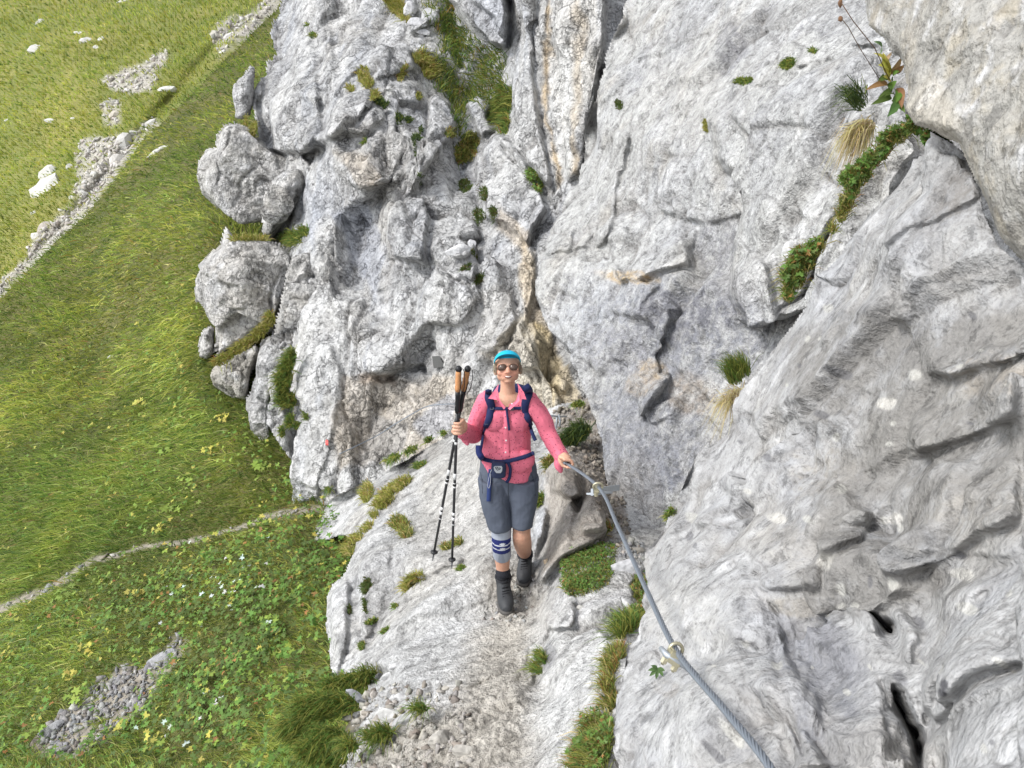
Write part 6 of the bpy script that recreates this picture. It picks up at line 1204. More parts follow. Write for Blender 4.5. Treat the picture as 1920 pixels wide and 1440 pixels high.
for k in range(16):
    a = 2*math.pi*k/16; x = 621+2.6*np.sign(math.cos(a))*abs(math.cos(a))**0.6*rr_.uniform(0.85, 1.1); y = 836+5.6*np.sign(math.sin(a))*abs(math.sin(a))**0.6*rr_.uniform(0.85, 1.1); ringp.append(on(left, x, y, 0.012)[0])
V = np.concatenate([ctr, np.array(ringp)]); mesh_obj('trail_blaze', V, [(0, 1+k, 1+(k+1) % 16) for k in range(16)], M_PAINT, colors=np.tile((0.72, 0.13, 0.12), (17, 1)), label='small faded red paint blaze on the white wall at left', cat='trail mark')
p_ = near.at(1361, 1087)[0][0]; pr = pt(1361, 1087, ((p_-CAM) @ FW)-0.05); q = [(RT*x-UP*y)*0.72 for x, y in ((-.014, -.022), (.010, -.018), (.030, -.024), (.012, .006), (.008, .026), (-.006, .018), (-.014, .004))]; V = [v-FW*(0.012 if k in (0, 1, 4, 5) else 0.0) for k, v in enumerate(q)]+[v+FW*0.05 for v in q]; F = [tuple(range(6, -1, -1)), tuple(range(7, 14))]+[(k, (k+1) % 7, (k+1) % 7+7, k+7) for k in range(7)]
mesh_obj('iron_plug', V, F, M_RUST, smooth_shade=False, label='rust brown iron stub jammed in a crack of the near crag', cat='iron stub').location = pr
# little sprout beside the clamp
rp = empty('sprout', pt(1233, 1252, 2.22), label='small dark green sprout growing beside the brassy clamp', cat='plant'); bp_ = np.array(rp.location)
for a, L_ in ((150, .022), (190, .03), (225, .034), (260, .032), (300, .028), (340, .022)):
    dr = RT*math.cos(R(a))+UP*math.sin(R(a))*0.8-FW*0.35
    veg_obj('leaf', [oval_leaves(np.zeros((1, 3)), dr[None], (-FW+UP*0.3)[None], [L_], [0.012], np.array([[0.10, 0.17, 0.06]])*rs.uniform(0.7, 1.3))], parent=rp)
# ------------------------------------------------------------------ the hiker
from mathutils.bvhtree import BVHTree
PX = 4.3/FOC
hiker = empty('person', pt(950, 1152, 4.77), label='woman hiker in pink shirt, grey shorts and turquoise cap coming up the ledge', cat='person')
HB = np.array(hiker.location)
def remesh(name, geoms, voxel, mat, parent, smooth_it=4, disp=None, color=None, **kw):
    V = []; F = []
    for v, f in geoms:
        o = len(V); V += [tuple(map(float, p)) for p in v]; F += [tuple(i+o for i in q) for q in f]
    me = bpy.data.meshes.new(name); me.from_pydata(V, [], F); me.update()
    bm = bmesh.new(); bm.from_mesh(me); bmesh.ops.recalc_face_normals(bm, faces=bm.faces[:]); bm.to_mesh(me); bm.free()
    o = bpy.data.objects.new(name, me); COL.objects.link(o)
    m = o.modifiers.new('r', 'REMESH'); m.mode = 'VOXEL'; m.voxel_size = voxel
    s = o.modifiers.new('s', 'SMOOTH'); s.iterations = smooth_it; s.factor = 0.5
    dg = bpy.context.evaluated_depsgraph_get(); ev = o.evaluated_get(dg); m2 = bpy.data.meshes.new_from_object(ev)
    bpy.data.objects.remove(o)
    n = len(m2.vertices); P = np.empty(n*3, np.float32); m2.vertices.foreach_get('co', P); P = P.reshape(-1, 3).astype(float)
    N = np.empty(n*3, np.float32); m2.vertices.foreach_get('normal', N); N = N.reshape(-1, 3)
    if disp is not None: P = P+N*disp(P, N)[:, None]
    m2.vertices.foreach_set('co', (P-HB).astype(np.float32).ravel()); m2.update()
    c = np.ones((n, 4), np.float32); c[:, :3] = color(P, N) if color is not None else 0.5
    a = m2.color_attributes.new('tint', 'FLOAT_COLOR', 'POINT'); a.data.foreach_set('color', c.ravel())
    m2.polygons.foreach_set('use_smooth', np.ones(len(m2.polygons), bool)); m2.materials.clear(); m2.materials.append(mat)
    ob = bpy.data.objects.new(name, m2); COL.objects.link(ob); ob.parent = parent
    ob['_w'] = 0; del ob['_w']
    return set_props(ob, **kw)
def tube(points, radii, sides=12): return tube_geom([np.asarray(p) for p in points], radii, sides)
def limb(points, radii, sides=14, n=6):
    """tapered limb with round ends"""
    c = catmull(points, n); r = catmull([(x, 0, 0) for x in radii], n)[:, 0]
    a, b = unit(c[0]-c[1]), unit(c[-1]-c[-2]); r0, r1_ = r[0], r[-1]
    c = np.concatenate([[c[0]+a*r0*0.95, c[0]+a*r0*0.7], c, [c[-1]+b*r1_*0.7, c[-1]+b*r1_*0.95]]); r = np.concatenate([[r0*0.25, r0*0.72], r, [r1_*0.72, r1_*0.25]])
    return tube_geom(list(c), r, sides)
def loft(rings, sides=28, power=2.3):
    """stacked rings (centre, half width, half depth[, axis]); lie level"""
    V = []; F = []; n = len(rings)
    for r in rings:
        c, rx, ry = np.asarray(r[0]), r[1], r[2]
        for k in range(sides):
            a = 2*math.pi*k/sides; ca, sa = math.cos(a), math.sin(a)
            V.append(c+np.array([rx*np.sign(ca)*abs(ca)**(2/power), ry*np.sign(sa)*abs(sa)**(2/power), 0]))
    for i in range(n-1):
        for k in range(sides): F.append((i*sides+k, i*sides+(k+1) % sides, (i+1)*sides+(k+1) % sides, (i+1)*sides+k))
    F.append(tuple(range(sides))); F.append(tuple((n-1)*sides+k for k in range(sides-1, -1, -1)))
    return V, F
def ball(c, r, A=None, sub=3):
    bm = bmesh.new(); bmesh.ops.create_icosphere(bm, subdivisions=sub, radius=1.0); V = np.array([v.co[:] for v in bm.verts]); F = [[v.index for v in f.verts] for f in bm.faces]; bm.free()
    V = V*np.asarray(r)
    if A is not None: V = V @ np.asarray(A)
    return V+np.asarray(c), F
def yp(px, py, y):
    """point on the view ray of a pixel at world depth y"""
    v = (720-py)/FOC; return pt(px, py, y/(FW[1]+v*UP[1]))

# joints (image left = her right)
SH_R, EL_R, WR_R = yp(904, 752, 4.16), yp(889, 815, 4.18), yp(867, 807, 3.98)
SH_L, EL_L, WR_L = yp(999, 751, 4.16), yp(1029, 815, 4.10), yp(1057, 862, 3.93)
HIP_R, KN_R, AN_R = yp(930, 905, 4.16), yp(940, 1012, 4.08), yp(944, 1092, 4.18)
HIP_L, KN_L, AN_L = yp(976, 905, 4.16), yp(978, 1006, 4.10), yp(985, 1042, 4.47)
TOE_R, TOE_L = yp(950, 1143, 4.00), yp(982, 1086, 4.32)
# head frame: x across, y up, z out of the face
HC = yp(952, 692, 4.12); tilt = R(2)
hz = unit(unit(CAM-HC)*math.cos(tilt)+np.array([0.02, 0, 0])); hx = unit(np.cross(UP, hz)); hx = unit(hx+0.03*UP); hy = np.cross(hz, hx)
HM = np.array([hx, hy, hz])
def hd(x, y, z): return HC+x*hx+y*hy+z*hz
def hball(x, y, z, rx, ry, rz): return ball(hd(x, y, z), (rx, ry, rz), HM)
head = [hball(0, 0.028, -0.028, 0.071, 0.078, 0.088), hball(0, -0.012, 0.012, 0.060, 0.062, 0.062), hball(0, -0.042, 0.020, 0.050, 0.034, 0.046), hball(0, -0.066, 0.036, 0.024, 0.015, 0.024),
        hball(-0.034, -0.018, 0.036, 0.026, 0.024, 0.026), hball(0.034, -0.018, 0.036, 0.026, 0.024, 0.026), hball(0, 0.026, 0.042, 0.048, 0.014, 0.022), hball(-0.042, -0.034, 0.006, 0.018, 0.030, 0.03), hball(0.042, -0.034, 0.006, 0.018, 0.030, 0.03),
        hball(0, -0.043, 0.052, 0.026, 0.013, 0.016), hball(0, -0.016, 0.080, 0.0135, 0.0105, 0.013), hball(-0.011, -0.019, 0.072, 0.008, 0.007, 0.010), hball(0.011, -0.019, 0.072, 0.008, 0.007, 0.010),
        limb([hd(0, 0.018, 0.060), hd(0, -0.014, 0.080)], [0.0085, 0.011], 10), hball(-0.069, -0.006, -0.012, 0.010, 0.028, 0.017), hball(0.069, -0.006, -0.012, 0.010, 0.028, 0.017)]
neck = [limb([yp(952, 708, 4.19), yp(952, 728, 4.185), yp(952, 757, 4.18)], [0.042, 0.042, 0.056], 20), limb([yp(930, 752, 4.18), yp(952, 752, 4.17), yp(975, 752, 4.18)], [0.045, 0.055, 0.045], 16)]
def hand(wrist, palm_c, across, along, normal, grip_c, grip_d, grip_r, side=1):
    """palm plus four fingers closed round a bar and a thumb from the side"""
    g = [limb([wrist, wrist*0.5+palm_c*0.5, palm_c], [0.023, 0.026, 0.026], 12)]
    g.append(ball(palm_c, (0.040, 0.034, 0.017), np.array([across, along, normal])))
    for k in range(4):
        off = (k-1.5)*0.0195; L_ = (0.88, 1.0, 0.97, 0.80)[k]
        c = grip_c+grip_d*off; e1 = unit(palm_c-grip_c-((palm_c-grip_c) @ grip_d)*grip_d); e2 = np.cross(grip_d, e1)*side; rr = grip_r+0.0095
        pts = [c+rr*1.6*e1+e2*-0.012]+[c+rr*(math.cos(a)*e1+math.sin(a)*e2)*(1.15 if a < 2 else 1.0) for a in np.linspace(0.5, 3.6*L_, 6)]
        g.append(limb(pts, [0.0098, 0.0098, 0.0094, 0.009, 0.0086, 0.0082, 0.0078], 10, 3))
    e1 = unit(palm_c-grip_c-((palm_c-grip_c) @ grip_d)*grip_d); e2 = np.cross(grip_d, e1)*side; rr = grip_r+0.011
    st = palm_c-grip_d*0.038*1.0
    g.append(limb([wrist*0.35+palm_c*0.65-grip_d*0.02, grip_c-grip_d*0.040+rr*1.5*(math.cos(-0.7)*e1+math.sin(-0.7)*e2), grip_c-grip_d*0.030+rr*(math.cos(-1.8)*e1+math.sin(-1.8)*e2), grip_c-grip_d*0.022+rr*(math.cos(-2.7)*e1+math.sin(-2.7)*e2)], [0.013, 0.0125, 0.0115, 0.0095], 10, 4))
    return g
# right hand round the two poles
GP = yp(857, 801, 3.86); gd = unit(np.array([0.0, 0.0, -1.0]))
pc_r = GP+np.array([0.030, 0.030, 0.0])
hand_r = hand(WR_R, pc_r, gd, unit(WR_R-pc_r), unit(np.cross(gd, WR_R-pc_r)), GP, -gd, 0.013, side=-1)
# left hand over the cable
GL = np.array(HL); gl = unit(A2-HL); pc_l = GL-gl*0.035+np.array([-0.012, 0.012, 0.030])
hand_l = hand(WR_L, pc_l, gl, unit(np.cross(gl, UP)), UP, GL-gl*0.03, gl, 0.0105, side=-1)
arms = [limb([SH_R+np.array([0.03, 0, -0.02]), EL_R, WR_R], [0.034, 0.030, 0.022]), limb([SH_L-np.array([0.03, 0, 0.02]), EL_L, WR_L], [0.034, 0.030, 0.022])]
legs = [limb([HIP_R, HIP_R*.5+KN_R*.5, KN_R+np.array([0, 0.0, 0.05]), KN_R, KN_R*.7+AN_R*.3+np.array([0, .02, 0]), KN_R*.4+AN_R*.6+np.array([0, .012, 0]), AN_R], [0.066, 0.058, 0.050, 0.050, 0.053, 0.043, 0.034], 18),
        limb([HIP_L, HIP_L*.5+KN_L*.5, KN_L+np.array([0, 0.0, 0.05]), KN_L, KN_L*.65+AN_L*.35+np.array([0, .02, -.02]), AN_L], [0.066, 0.060, 0.054, 0.055, 0.055, 0.036], 18),
        ball(KN_L+np.array([0.002, -0.035, 0.0]), (0.030, 0.024, 0.034)), ball(KN_R+np.array([0.0, -0.03, 0.0]), (0.028, 0.022, 0.032)),
        limb([AN_R, (AN_R+TOE_R)/2-np.array([0, 0, 0.05]), TOE_R+np.array([0, 0.05, 0.0])], [0.032, 0.032, 0.028]), limb([AN_L, (AN_L+TOE_L)/2-np.array([0, 0, 0.04]), TOE_L+np.array([0, 0.05, 0.01])], [0.032, 0.032, 0.028])]
CH = yp(951, 790, 4.20)
torso = [loft([(yp(952, 742, 4.19), 0.09, 0.05), (yp(952, 756, 4.2), 0.145, 0.075), (yp(951, 790, 4.2), 0.145, 0.09), (yp(951, 830, 4.2), 0.125, 0.085), (yp(951, 870, 4.2), 0.145, 0.10), (yp(952, 900, 4.2), 0.155, 0.11), (yp(953, 925, 4.2), 0.10, 0.08)])]
def skin_col(P, N):
    c = np.ones(P.shape)*(0.60, 0.34, 0.235)
    L_ = (P-HC) @ HM.T
    warm = np.exp(-((np.abs(L_[:, 0])-0.036)**2+(L_[:, 1]+0.02)**2)/0.0006)*(L_[:, 2] > 0.02)+0.8*np.exp(-(L_[:, 0]**2+(L_[:, 1]+0.016)**2)/0.0003)*(L_[:, 2] > 0.05)
    c = mixc(c, (0.66, 0.27, 0.19), np.clip(0.6*warm, 0, 1)*(np.linalg.norm(L_, axis=1) < 0.14))
    lip = np.exp(-((L_[:, 0]/0.024)**2+((L_[:, 1]+0.043-0.25*np.abs(L_[:, 0])**1.2)/0.0068)**2)**2)*(L_[:, 2] > 0.03)
    c = mixc(c, (0.52, 0.17, 0.14), np.clip(lip, 0, 1))
    c = mixc(c, (0.48, 0.25, 0.17), (0.5*(P[:, 2] < HB[2]+0.62)))
    return c*(1+0.06*fbm(P, 0.03, 3))[:, None]
def skin_material():
    m = tint_material('skin', rough=0.5, noise=0.06, nscale=120, spec=0.45); b = m.node_tree.nodes['Principled BSDF']
    b.inputs['Subsurface Weight'].default_value = 0.15; b.inputs['Subsurface Radius'].default_value = (0.012, 0.005, 0.003); return m
M_SKIN = skin_material()
body = remesh('body', head+neck+hand_r+hand_l+arms+legs+torso, 0.0036, M_SKIN, hiker, 3, color=skin_col)

# clothes
def cloth(name, rough=0.85, scale=900, dots=False, fold=0.0):
    m = tint_material(name, rough=rough, spec=0.2); b = m.node_tree.nodes['Principled BSDF']; g = nd(m, 'ShaderNodeNewGeometry')
    w = nd(m, 'ShaderNodeTexNoise'); w.inputs['Scale'].default_value = scale; w.inputs['Detail'].default_value = 2; lk(m, g.outputs['Position'], w.inputs['Vector'])
    bp = nd(m, 'ShaderNodeBump'); bp.inputs['Strength'].default_value = 0.3; bp.inputs['Distance'].default_value = 0.002; lk(m, w.outputs['Fac'], bp.inputs['Height']); lk(m, bp.outputs[0], b.inputs['Normal'])
    if dots:
        v = nd(m, 'ShaderNodeTexVoronoi'); v.inputs['Scale'].default_value = 66; lk(m, g.outputs['Position'], v.inputs['Vector'])
        n = nd(m, 'ShaderNodeTexNoise'); n.inputs['Scale'].default_value = 260; lk(m, g.outputs['Position'], n.inputs['Vector'])
        ad = nd(m, 'ShaderNodeMath', operation='MULTIPLY_ADD'); ad.inputs[1].default_value = 0.30; lk(m, n.outputs['Fac'], ad.inputs[0]); lk(m, v.outputs['Distance'], ad.inputs[2])
        r = nd(m, 'ShaderNodeMapRange'); r.inputs[1].default_value = 0.335; r.inputs[2].default_value = 0.37; lk(m, ad.outputs[0], r.inputs[0])
        mx = nd(m, 'ShaderNodeMix', data_type='RGBA'); mx.inputs[6].default_value = (0.20, 0.03, 0.07, 1)
        at = [x for x in m.node_tree.nodes if x.type == 'ATTRIBUTE'][0]
        lk(m, r.outputs[0], mx.inputs[0]); lk(m, at.outputs['Color'], mx.inputs[7]); lk(m, mx.outputs[2], b.inputs['Base Color'])
    return m
M_SHIRT, M_SHORTS, M_NAVY, M_SOCK, M_BRACE, M_BOOT, M_CAP = cloth('pink_print_cotton', dots=True), cloth('slate_grey_twill'), cloth('navy_webbing', 0.7, 500), cloth('dark_knit', 0.95, 400), cloth('grey_knit', 0.9, 500), cloth('black_leather', 0.55, 120), cloth('turquoise_fabric', 0.7, 600)
PINK = (0.68, 0.165, 0.235)
def flat_col(c): return lambda P, N: np.ones(P.shape)*c*(1+0.05*fbm(P, 0.04, 3))[:, None]
def folds(P, N):
    q = P.copy(); q[:, 2] *= 0.55; q[:, 0] *= 1.0
    f = fbm(q+0.3*P[:, [2, 0, 1]], 0.12, 4, 0.6, ridged=True)*0.0095+fbm(P, 0.06, 2)*0.0016
    hem = smooth(-(P[:, 2]-(HB[2]+0.90)), -0.12, 0.02)
    return f+hem*0.002*np.sin(P[:, 0]*55+P[:, 1]*30)
shirt = remesh('shirt', [loft([(yp(952, 744, 4.20), 0.085, 0.060), (yp(952, 748, 4.2), 0.12, 0.075), (yp(952, 756, 4.2), 0.150, 0.088), (yp(951, 772, 4.19), 0.140, 0.104), (yp(951, 795, 4.185), 0.134, 0.116), (yp(951, 820, 4.19), 0.134, 0.112), (yp(950, 845, 4.19), 0.139, 0.114), (yp(951, 860, 4.19), 0.146, 0.124), (yp(955, 876, 4.19), 0.140, 0.126), (yp(966, 888, 4.19), 0.095, 0.122), (yp(972, 891, 4.19), 0.06, 0.115)], power=2.4),
        ball(yp(930, 792, 4.105), (0.055, 0.040, 0.062)), ball(yp(972, 792, 4.105), (0.055, 0.040, 0.062)), ball(yp(966, 868, 4.075), (0.082, 0.022, 0.066)), ball(yp(945, 862, 4.075), (0.07, 0.022, 0.050)), ball(yp(985, 862, 4.085), (0.05, 0.03, 0.055)),
        limb([SH_R+np.array([0.028, 0, 0.004]), SH_R*.5+EL_R*.5+np.array([-0.003, 0, 0]), EL_R, EL_R*.5+WR_R*.5, WR_R*.93+EL_R*.07], [0.052, 0.047, 0.045, 0.044, 0.042]),
        limb([SH_L+np.array([-0.028, 0, 0.004]), SH_L*.5+EL_L*.5+np.array([0.003, 0, 0]), EL_L, EL_L*.5+WR_L*.5, WR_L*.9+EL_L*.1], [0.052, 0.047, 0.044, 0.040, 0.036]),
        limb([WR_R*.8+EL_R*.2, WR_R*.82+EL_R*.18-np.array([-0.006, 0, 0.04]), WR_R*.9+EL_R*.1-np.array([-0.02, 0, 0.075])], [0.034, 0.026, 0.008]),
        limb([WR_L*.85+EL_L*.15, WR_L*.95+EL_L*.05-np.array([0.02, 0, 0.035]), WR_L-np.array([0.015, 0, 0.07])], [0.030, 0.022, 0.006])],
        0.0042, M_SHIRT, hiker, 3, disp=folds, color=flat_col(PINK))
def short_folds(P, N):
    q = P.copy(); q[:, 2] *= 0.8
    return fbm(q, 0.14, 4, 0.55, off=4, ridged=True)*0.009+fbm(P, 0.05, 3)*0.002
def leg_sleeve(hip, knee, bot, r): 
    return limb([hip+np.array([0, 0, 0.03]), hip*.5+knee*.5, bot+np.array([0, 0, 0.0])], r, 20)
B_R, B_L = yp(937, 978, 4.12), yp(978, 972, 4.13)
shorts = remesh('shorts', [loft([(yp(952, 862, 4.2), 0.156, 0.112), (yp(953, 880, 4.2), 0.167, 0.125), (yp(953, 910, 4.2), 0.171, 0.128), (yp(953, 925, 4.2), 0.165, 0.12), (yp(953, 934, 4.2), 0.10, 0.08)]),
        loft([(yp(925, 895, 4.17), 0.085, 0.115), (yp(928, 925, 4.14), 0.088, 0.115), (yp(932, 955, 4.11), 0.079, 0.104), (yp(937, 981, 4.09), 0.069, 0.092), (yp(938, 986, 4.09), 0.068, 0.09)], power=2.2),
        loft([(yp(982, 895, 4.17), 0.085, 0.115), (yp(981, 925, 4.14), 0.086, 0.112), (yp(980, 955, 4.12), 0.073, 0.102), (yp(978, 977, 4.10), 0.064, 0.09), (yp(978, 981, 4.10), 0.063, 0.088)], power=2.2)],
        0.0045, M_SHORTS, hiker, 2, disp=short_folds, color=flat_col((0.088, 0.102, 0.134)))
def shell(name, pts, rad, mat, col, disp=None, color=None, label=None):
    return remesh(name, [limb(pts, rad, 18, 5)], 0.0038, mat, hiker, 1, disp=disp, color=color or flat_col(col))
def brace_col(P, N):
    z = P[:, 2]; t = (z-AN_R[2])/(KN_R[2]-AN_R[2]); c = np.ones(P.shape)*(0.33, 0.36, 0.42); nav = (0.022, 0.03, 0.13)
    band = (t > 0.80) & (t < 1.09); c[band] = nav
    arc = 0.012*np.cos((P[:, 0]-KN_R[0])/0.045*1.5)
    for zz in (0.985, 0.905): c[(np.abs(t-zz+arc*1.0) < 0.010) & band] = (0.55, 0.57, 0.62)
    for zz in (1.01, 0.92): c[((P[:, 0]-KN_R[0]-0.008)**2/0.016**2+(t-zz)**2/0.020**2 < 1) & (N[:, 1] < -0.3)] = (0.55, 0.57, 0.6)
    tri = (t < 0.80) & (np.abs(P[:, 0]-KN_R[0]) < 0.012+0.05*(0.8-t)) & (N[:, 1] < 0); c[tri] = (0.26, 0.29, 0.35)
    return c*(1+0.1*fbm(P, 0.006, 2))[:, None]
shell('knee_brace', [KN_R+np.array([0, .0, 0.075]), KN_R+np.array([0, -0.004, 0.02]), KN_R+np.array([0, 0, -0.04]), KN_R*.62+AN_R*.38+np.array([0, .018, 0])], [0.060, 0.059, 0.056, 0.056], M_BRACE, None, color=brace_col)
for A, K, T_, sgn in ((AN_R, KN_R, TOE_R, 1), (AN_L, KN_L, TOE_L, -1)):
    up = unit(K-A); sock = remesh('sock', [limb([A-up*0.01, A+up*0.05, A+up*0.098], [0.042, 0.042, 0.046], 16)], 0.0036, M_SOCK, hiker, 1, disp=lambda P, N: 0.0012*np.sin(P[:, 2]*500), color=lambda P, N, A=A, up=up: np.where((np.abs((P-A) @ up-0.052) < 0.005)[:, None], (0.12, 0.12, 0.13), (0.028, 0.029, 0.036)))
    fwd = unit(T_-A); ground = unit(np.array([T_[0]-A[0], T_[1]-A[1], (T_[2]-A[2])+0.075])); ft = ground; s = unit(np.cross(ft, UP)); u2 = np.cross(s, ft)
    heel = A-u2*0.060-ft*0.035; toe = heel+ft*0.265
    boot = empty('boot', HB*0, ); boot.parent = hiker; 
    boot.location = (0, 0, 0)
    def bloc(g, name, vox, mat, col, disp=None, par=None): 
        o = remesh(name, g, vox, mat, par or hiker, 2, disp=disp, color=flat_col(col)); return o
    bpy.data.objects.remove(boot)
    bt = bloc([limb([A+up*0.030, A-u2*0.0, heel+ft*0.04+u2*0.02], [0.049, 0.046, 0.043], 18), limb([heel+ft*0.02+u2*0.025, heel+ft*0.12+u2*0.030, heel+ft*0.20+u2*0.018, toe-ft*0.035+u2*0.012], [0.042, 0.047, 0.048, 0.039], 18),
               limb([heel+ft*0.07+u2*0.06, heel+ft*0.14+u2*0.045], [0.040, 0.038], 14)], 'boot', 0.004, M_BOOT, (0.048, 0.050, 0.054), disp=lambda P, N: 0.0015*fbm(P, 0.03, 3))
    sole = [limb([heel-u2*0.014, heel+ft*0.13-u2*0.014, toe-ft*0.05-u2*0.012, toe-ft*0.028-u2*0.004], [0.041, 0.046, 0.051, 0.041], 18)]
    V, F = sole[0]; V = np.array(V); k = (V-heel) @ u2; V = V-np.outer(k-(-0.014+np.clip((k+0.014)*0.5, -0.018, 0.02)), u2)
    o = remesh('sole', [(V, F)], 0.004, M_BOOT, bt, 1, color=flat_col((0.085, 0.08, 0.075)))
    o = None
    # laces and cuff
    for i in range(6):
        t = i/5; c0 = heel+ft*(0.175-0.105*t)+u2*(0.060+0.030*t)+(up*0.02+u2*0.01)*max(0, t-0.5)*2+ft*0.01*t-FW*0.012; w = 0.021
        V, F = tube_geom([c0-s*w, c0-FW*0.004+ft*0.006, c0+s*w+ft*0.012], 0.0030, 6); mesh_obj('lace', np.array(V)-HB, F, M_BOOT, bt, colors=np.tile((0.012, 0.012, 0.014), (len(V), 1)))
    V, F = tube_geom([A+up*0.05-FW*0.045+s*x*0.0+p for x, p in ((0, s*-0.005), (0, s*-0.04-up*0.03), (0, s*-0.055-up*0.01), (0, s*-0.03+up*0.0), (0, s*0.0))], 0.002, 6); mesh_obj('lace', np.array(V)-HB, F, M_BOOT, bt, colors=np.tile((0.012, 0.012, 0.014), (len(V), 1)))
    torp = [A+up*0.050+0.047*(math.cos(a)*s+math.sin(a)*unit(np.cross(up, s))) for a in np.linspace(0, 2*math.pi, 19)]
    V, F = tube_geom(torp, 0.007, 8); mesh_obj('collar', np.array(V)-HB, F, M_BOOT, bt, colors=np.tile((0.03, 0.03, 0.034), (len(V), 1)))

# surfaces to drape things on
def bvh_of(objs):
    V = []; F = []
    for o in objs:
        n = len(V); V += [Vector(v.co)+Vector(HB) for v in o.data.vertices]; F += [[i+n for i in p.vertices] for p in o.data.polygons]
    return BVHTree.FromPolygons(V, F)
BV = bvh_of([shirt, shorts]); BVS = bvh_of([body])
def hitp(x, y, off=0.006, bv=BV, fallback=4.2):
    dr = pt(x, y, 1.0)-CAM; h = bv.ray_cast(Vector(CAM), Vector(unit(dr)))
    if h[0] is None or h[3] > 6: return pt(x, y, fallback)
    return np.array(h[0])-unit(dr)*off
def ribbon(name, line, width, thick, mat, col, parent, off=0.006, fallback=4.2, n=8, bv=BV, org=None, wids=None):
    c = catmull([(x, y, 0) for x, y in line], n); P = np.array([hitp(x, y, off, bv, fallback) for x, y, _ in c]); P = np.concatenate([P[:1], (P[:-2]+2*P[1:-1]+P[2:])/4, P[-1:]])
    T = unit(np.gradient(P, axis=0)); V = []; F = []; k = len(P)
    w_ = np.full(k, width) if wids is None else np.interp(np.linspace(0, 1, k), np.linspace(0, 1, len(wids)), wids)
    for i in range(k):
        nn = unit(CAM-P[i]); s = unit(np.cross(T[i], nn)); nn = np.cross(s, T[i]); w = w_[i]
        V += [P[i]-s*w/2, P[i]-s*w/2*0.8+nn*thick, P[i]+s*w/2*0.8+nn*thick, P[i]+s*w/2, P[i]-nn*thick*0.5]
    for i in range(k-1):
        for j in range(5): F.append((i*5+j, i*5+(j+1) % 5, (i+1)*5+(j+1) % 5, (i+1)*5+j))
    F += [tuple(range(4, -1, -1)), tuple((k-1)*5+j for j in range(5))]
    org = HB if org is None else org
    return mesh_obj(name, np.array(V)-org, F, mat, parent, colors=np.tile(col, (len(V), 1)))
def disc(name, x, y, r, mat, col, parent, off=0.008, bv=BV, org=None, flat=0.35, fallback=4.2):
    p = hitp(x, y, off, bv, fallback); V, F = ball(p, (r, r, r*flat), np.array([RT, UP, -FW]), 2); org = HB if org is None else org
    return mesh_obj(name, np.array(V)-org, F, mat, parent, colors=np.tile(col, (len(V), 1)))
LP = tuple(c*1.08 for c in PINK)
ribbon('placket', [(950, 768), (949, 800), (950, 830), (950, 858)], 0.030, 0.0018, M_SHIRT, LP, shirt, 0.002)
for x, y in ((960, 757), (948, 802), (949, 826), (948, 848)): disc('button', x, y, 0.0052, M_CAP, (0.75, 0.72, 0.72), shirt)
# collar flaps
def flap(pts, parent, col, mat=M_SHIRT, name='collar', th=0.004, off=0.012, fb=4.12):
    q = [pt(x, y, d) for x, y, d in pts]; n = len(q); V = q+[p+FW*th for p in q]; F = [tuple(range(n)), tuple(range(2*n-1, n-1, -1))]+[(i, i+n, (i+1) % n+n, (i+1) % n) for i in range(n)]
    return mesh_obj(name, np.array(V)-HB, F, mat, parent, colors=np.tile(col, (2*n, 1)), smooth_shade=False)
flap([(935, 720, 4.20), (930, 728, 4.17), (921, 740, 4.14), (915, 747, 4.13), (931, 750, 4.105), (936, 742, 4.12), (933, 732, 4.15)], shirt, LP)
flap([(970, 718, 4.20), (976, 726, 4.17), (983, 738, 4.14), (987, 749, 4.12), (974, 748, 4.105), (972, 738, 4.13), (972, 728, 4.16)], shirt, LP)
flap([(933, 735, 4.13), (937, 750, 4.105), (948, 764, 4.09), (945, 768, 4.08), (932, 752, 4.09), (930, 742, 4.12)], shirt, LP, name='lapel')
flap([(972, 735, 4.13), (968, 750, 4.105), (952, 766, 4.09), (956, 769, 4.08), (974, 752, 4.09), (976, 742, 4.12)], shirt, LP, name='lapel')
# open neckline skin showing: a shallow vee over the shirt front
q = [(936, 742), (970, 742), (966, 752), (951, 765), (940, 754)]; V = np.array([hitp(x, y, 0.004) for x, y in q]+[hitp(952, 750, 0.006)])
mesh_obj('neckline', V-HB, [(5, 0, 1), (5, 1, 2), (5, 2, 3), (5, 3, 4), (5, 4, 0)], M_SKIN, body, colors=np.tile((0.58, 0.32, 0.22), (6, 1)))
ribbon('fly_seam', [(954, 893), (953, 905), (953, 918), (952, 940)], 0.006, 0.001, M_SHORTS, (0.06, 0.07, 0.09), shorts, 0.001)
ribbon('pocket', [(996, 888), (1001, 905), (1003, 930)], 0.008, 0.001, M_SHORTS, (0.05, 0.06, 0.08), shorts, 0.001); ribbon('pocket', [(901, 885), (904, 905), (905, 925)], 0.006, 0.001, M_SHORTS, (0.06, 0.07, 0.09), shorts, 0.001)

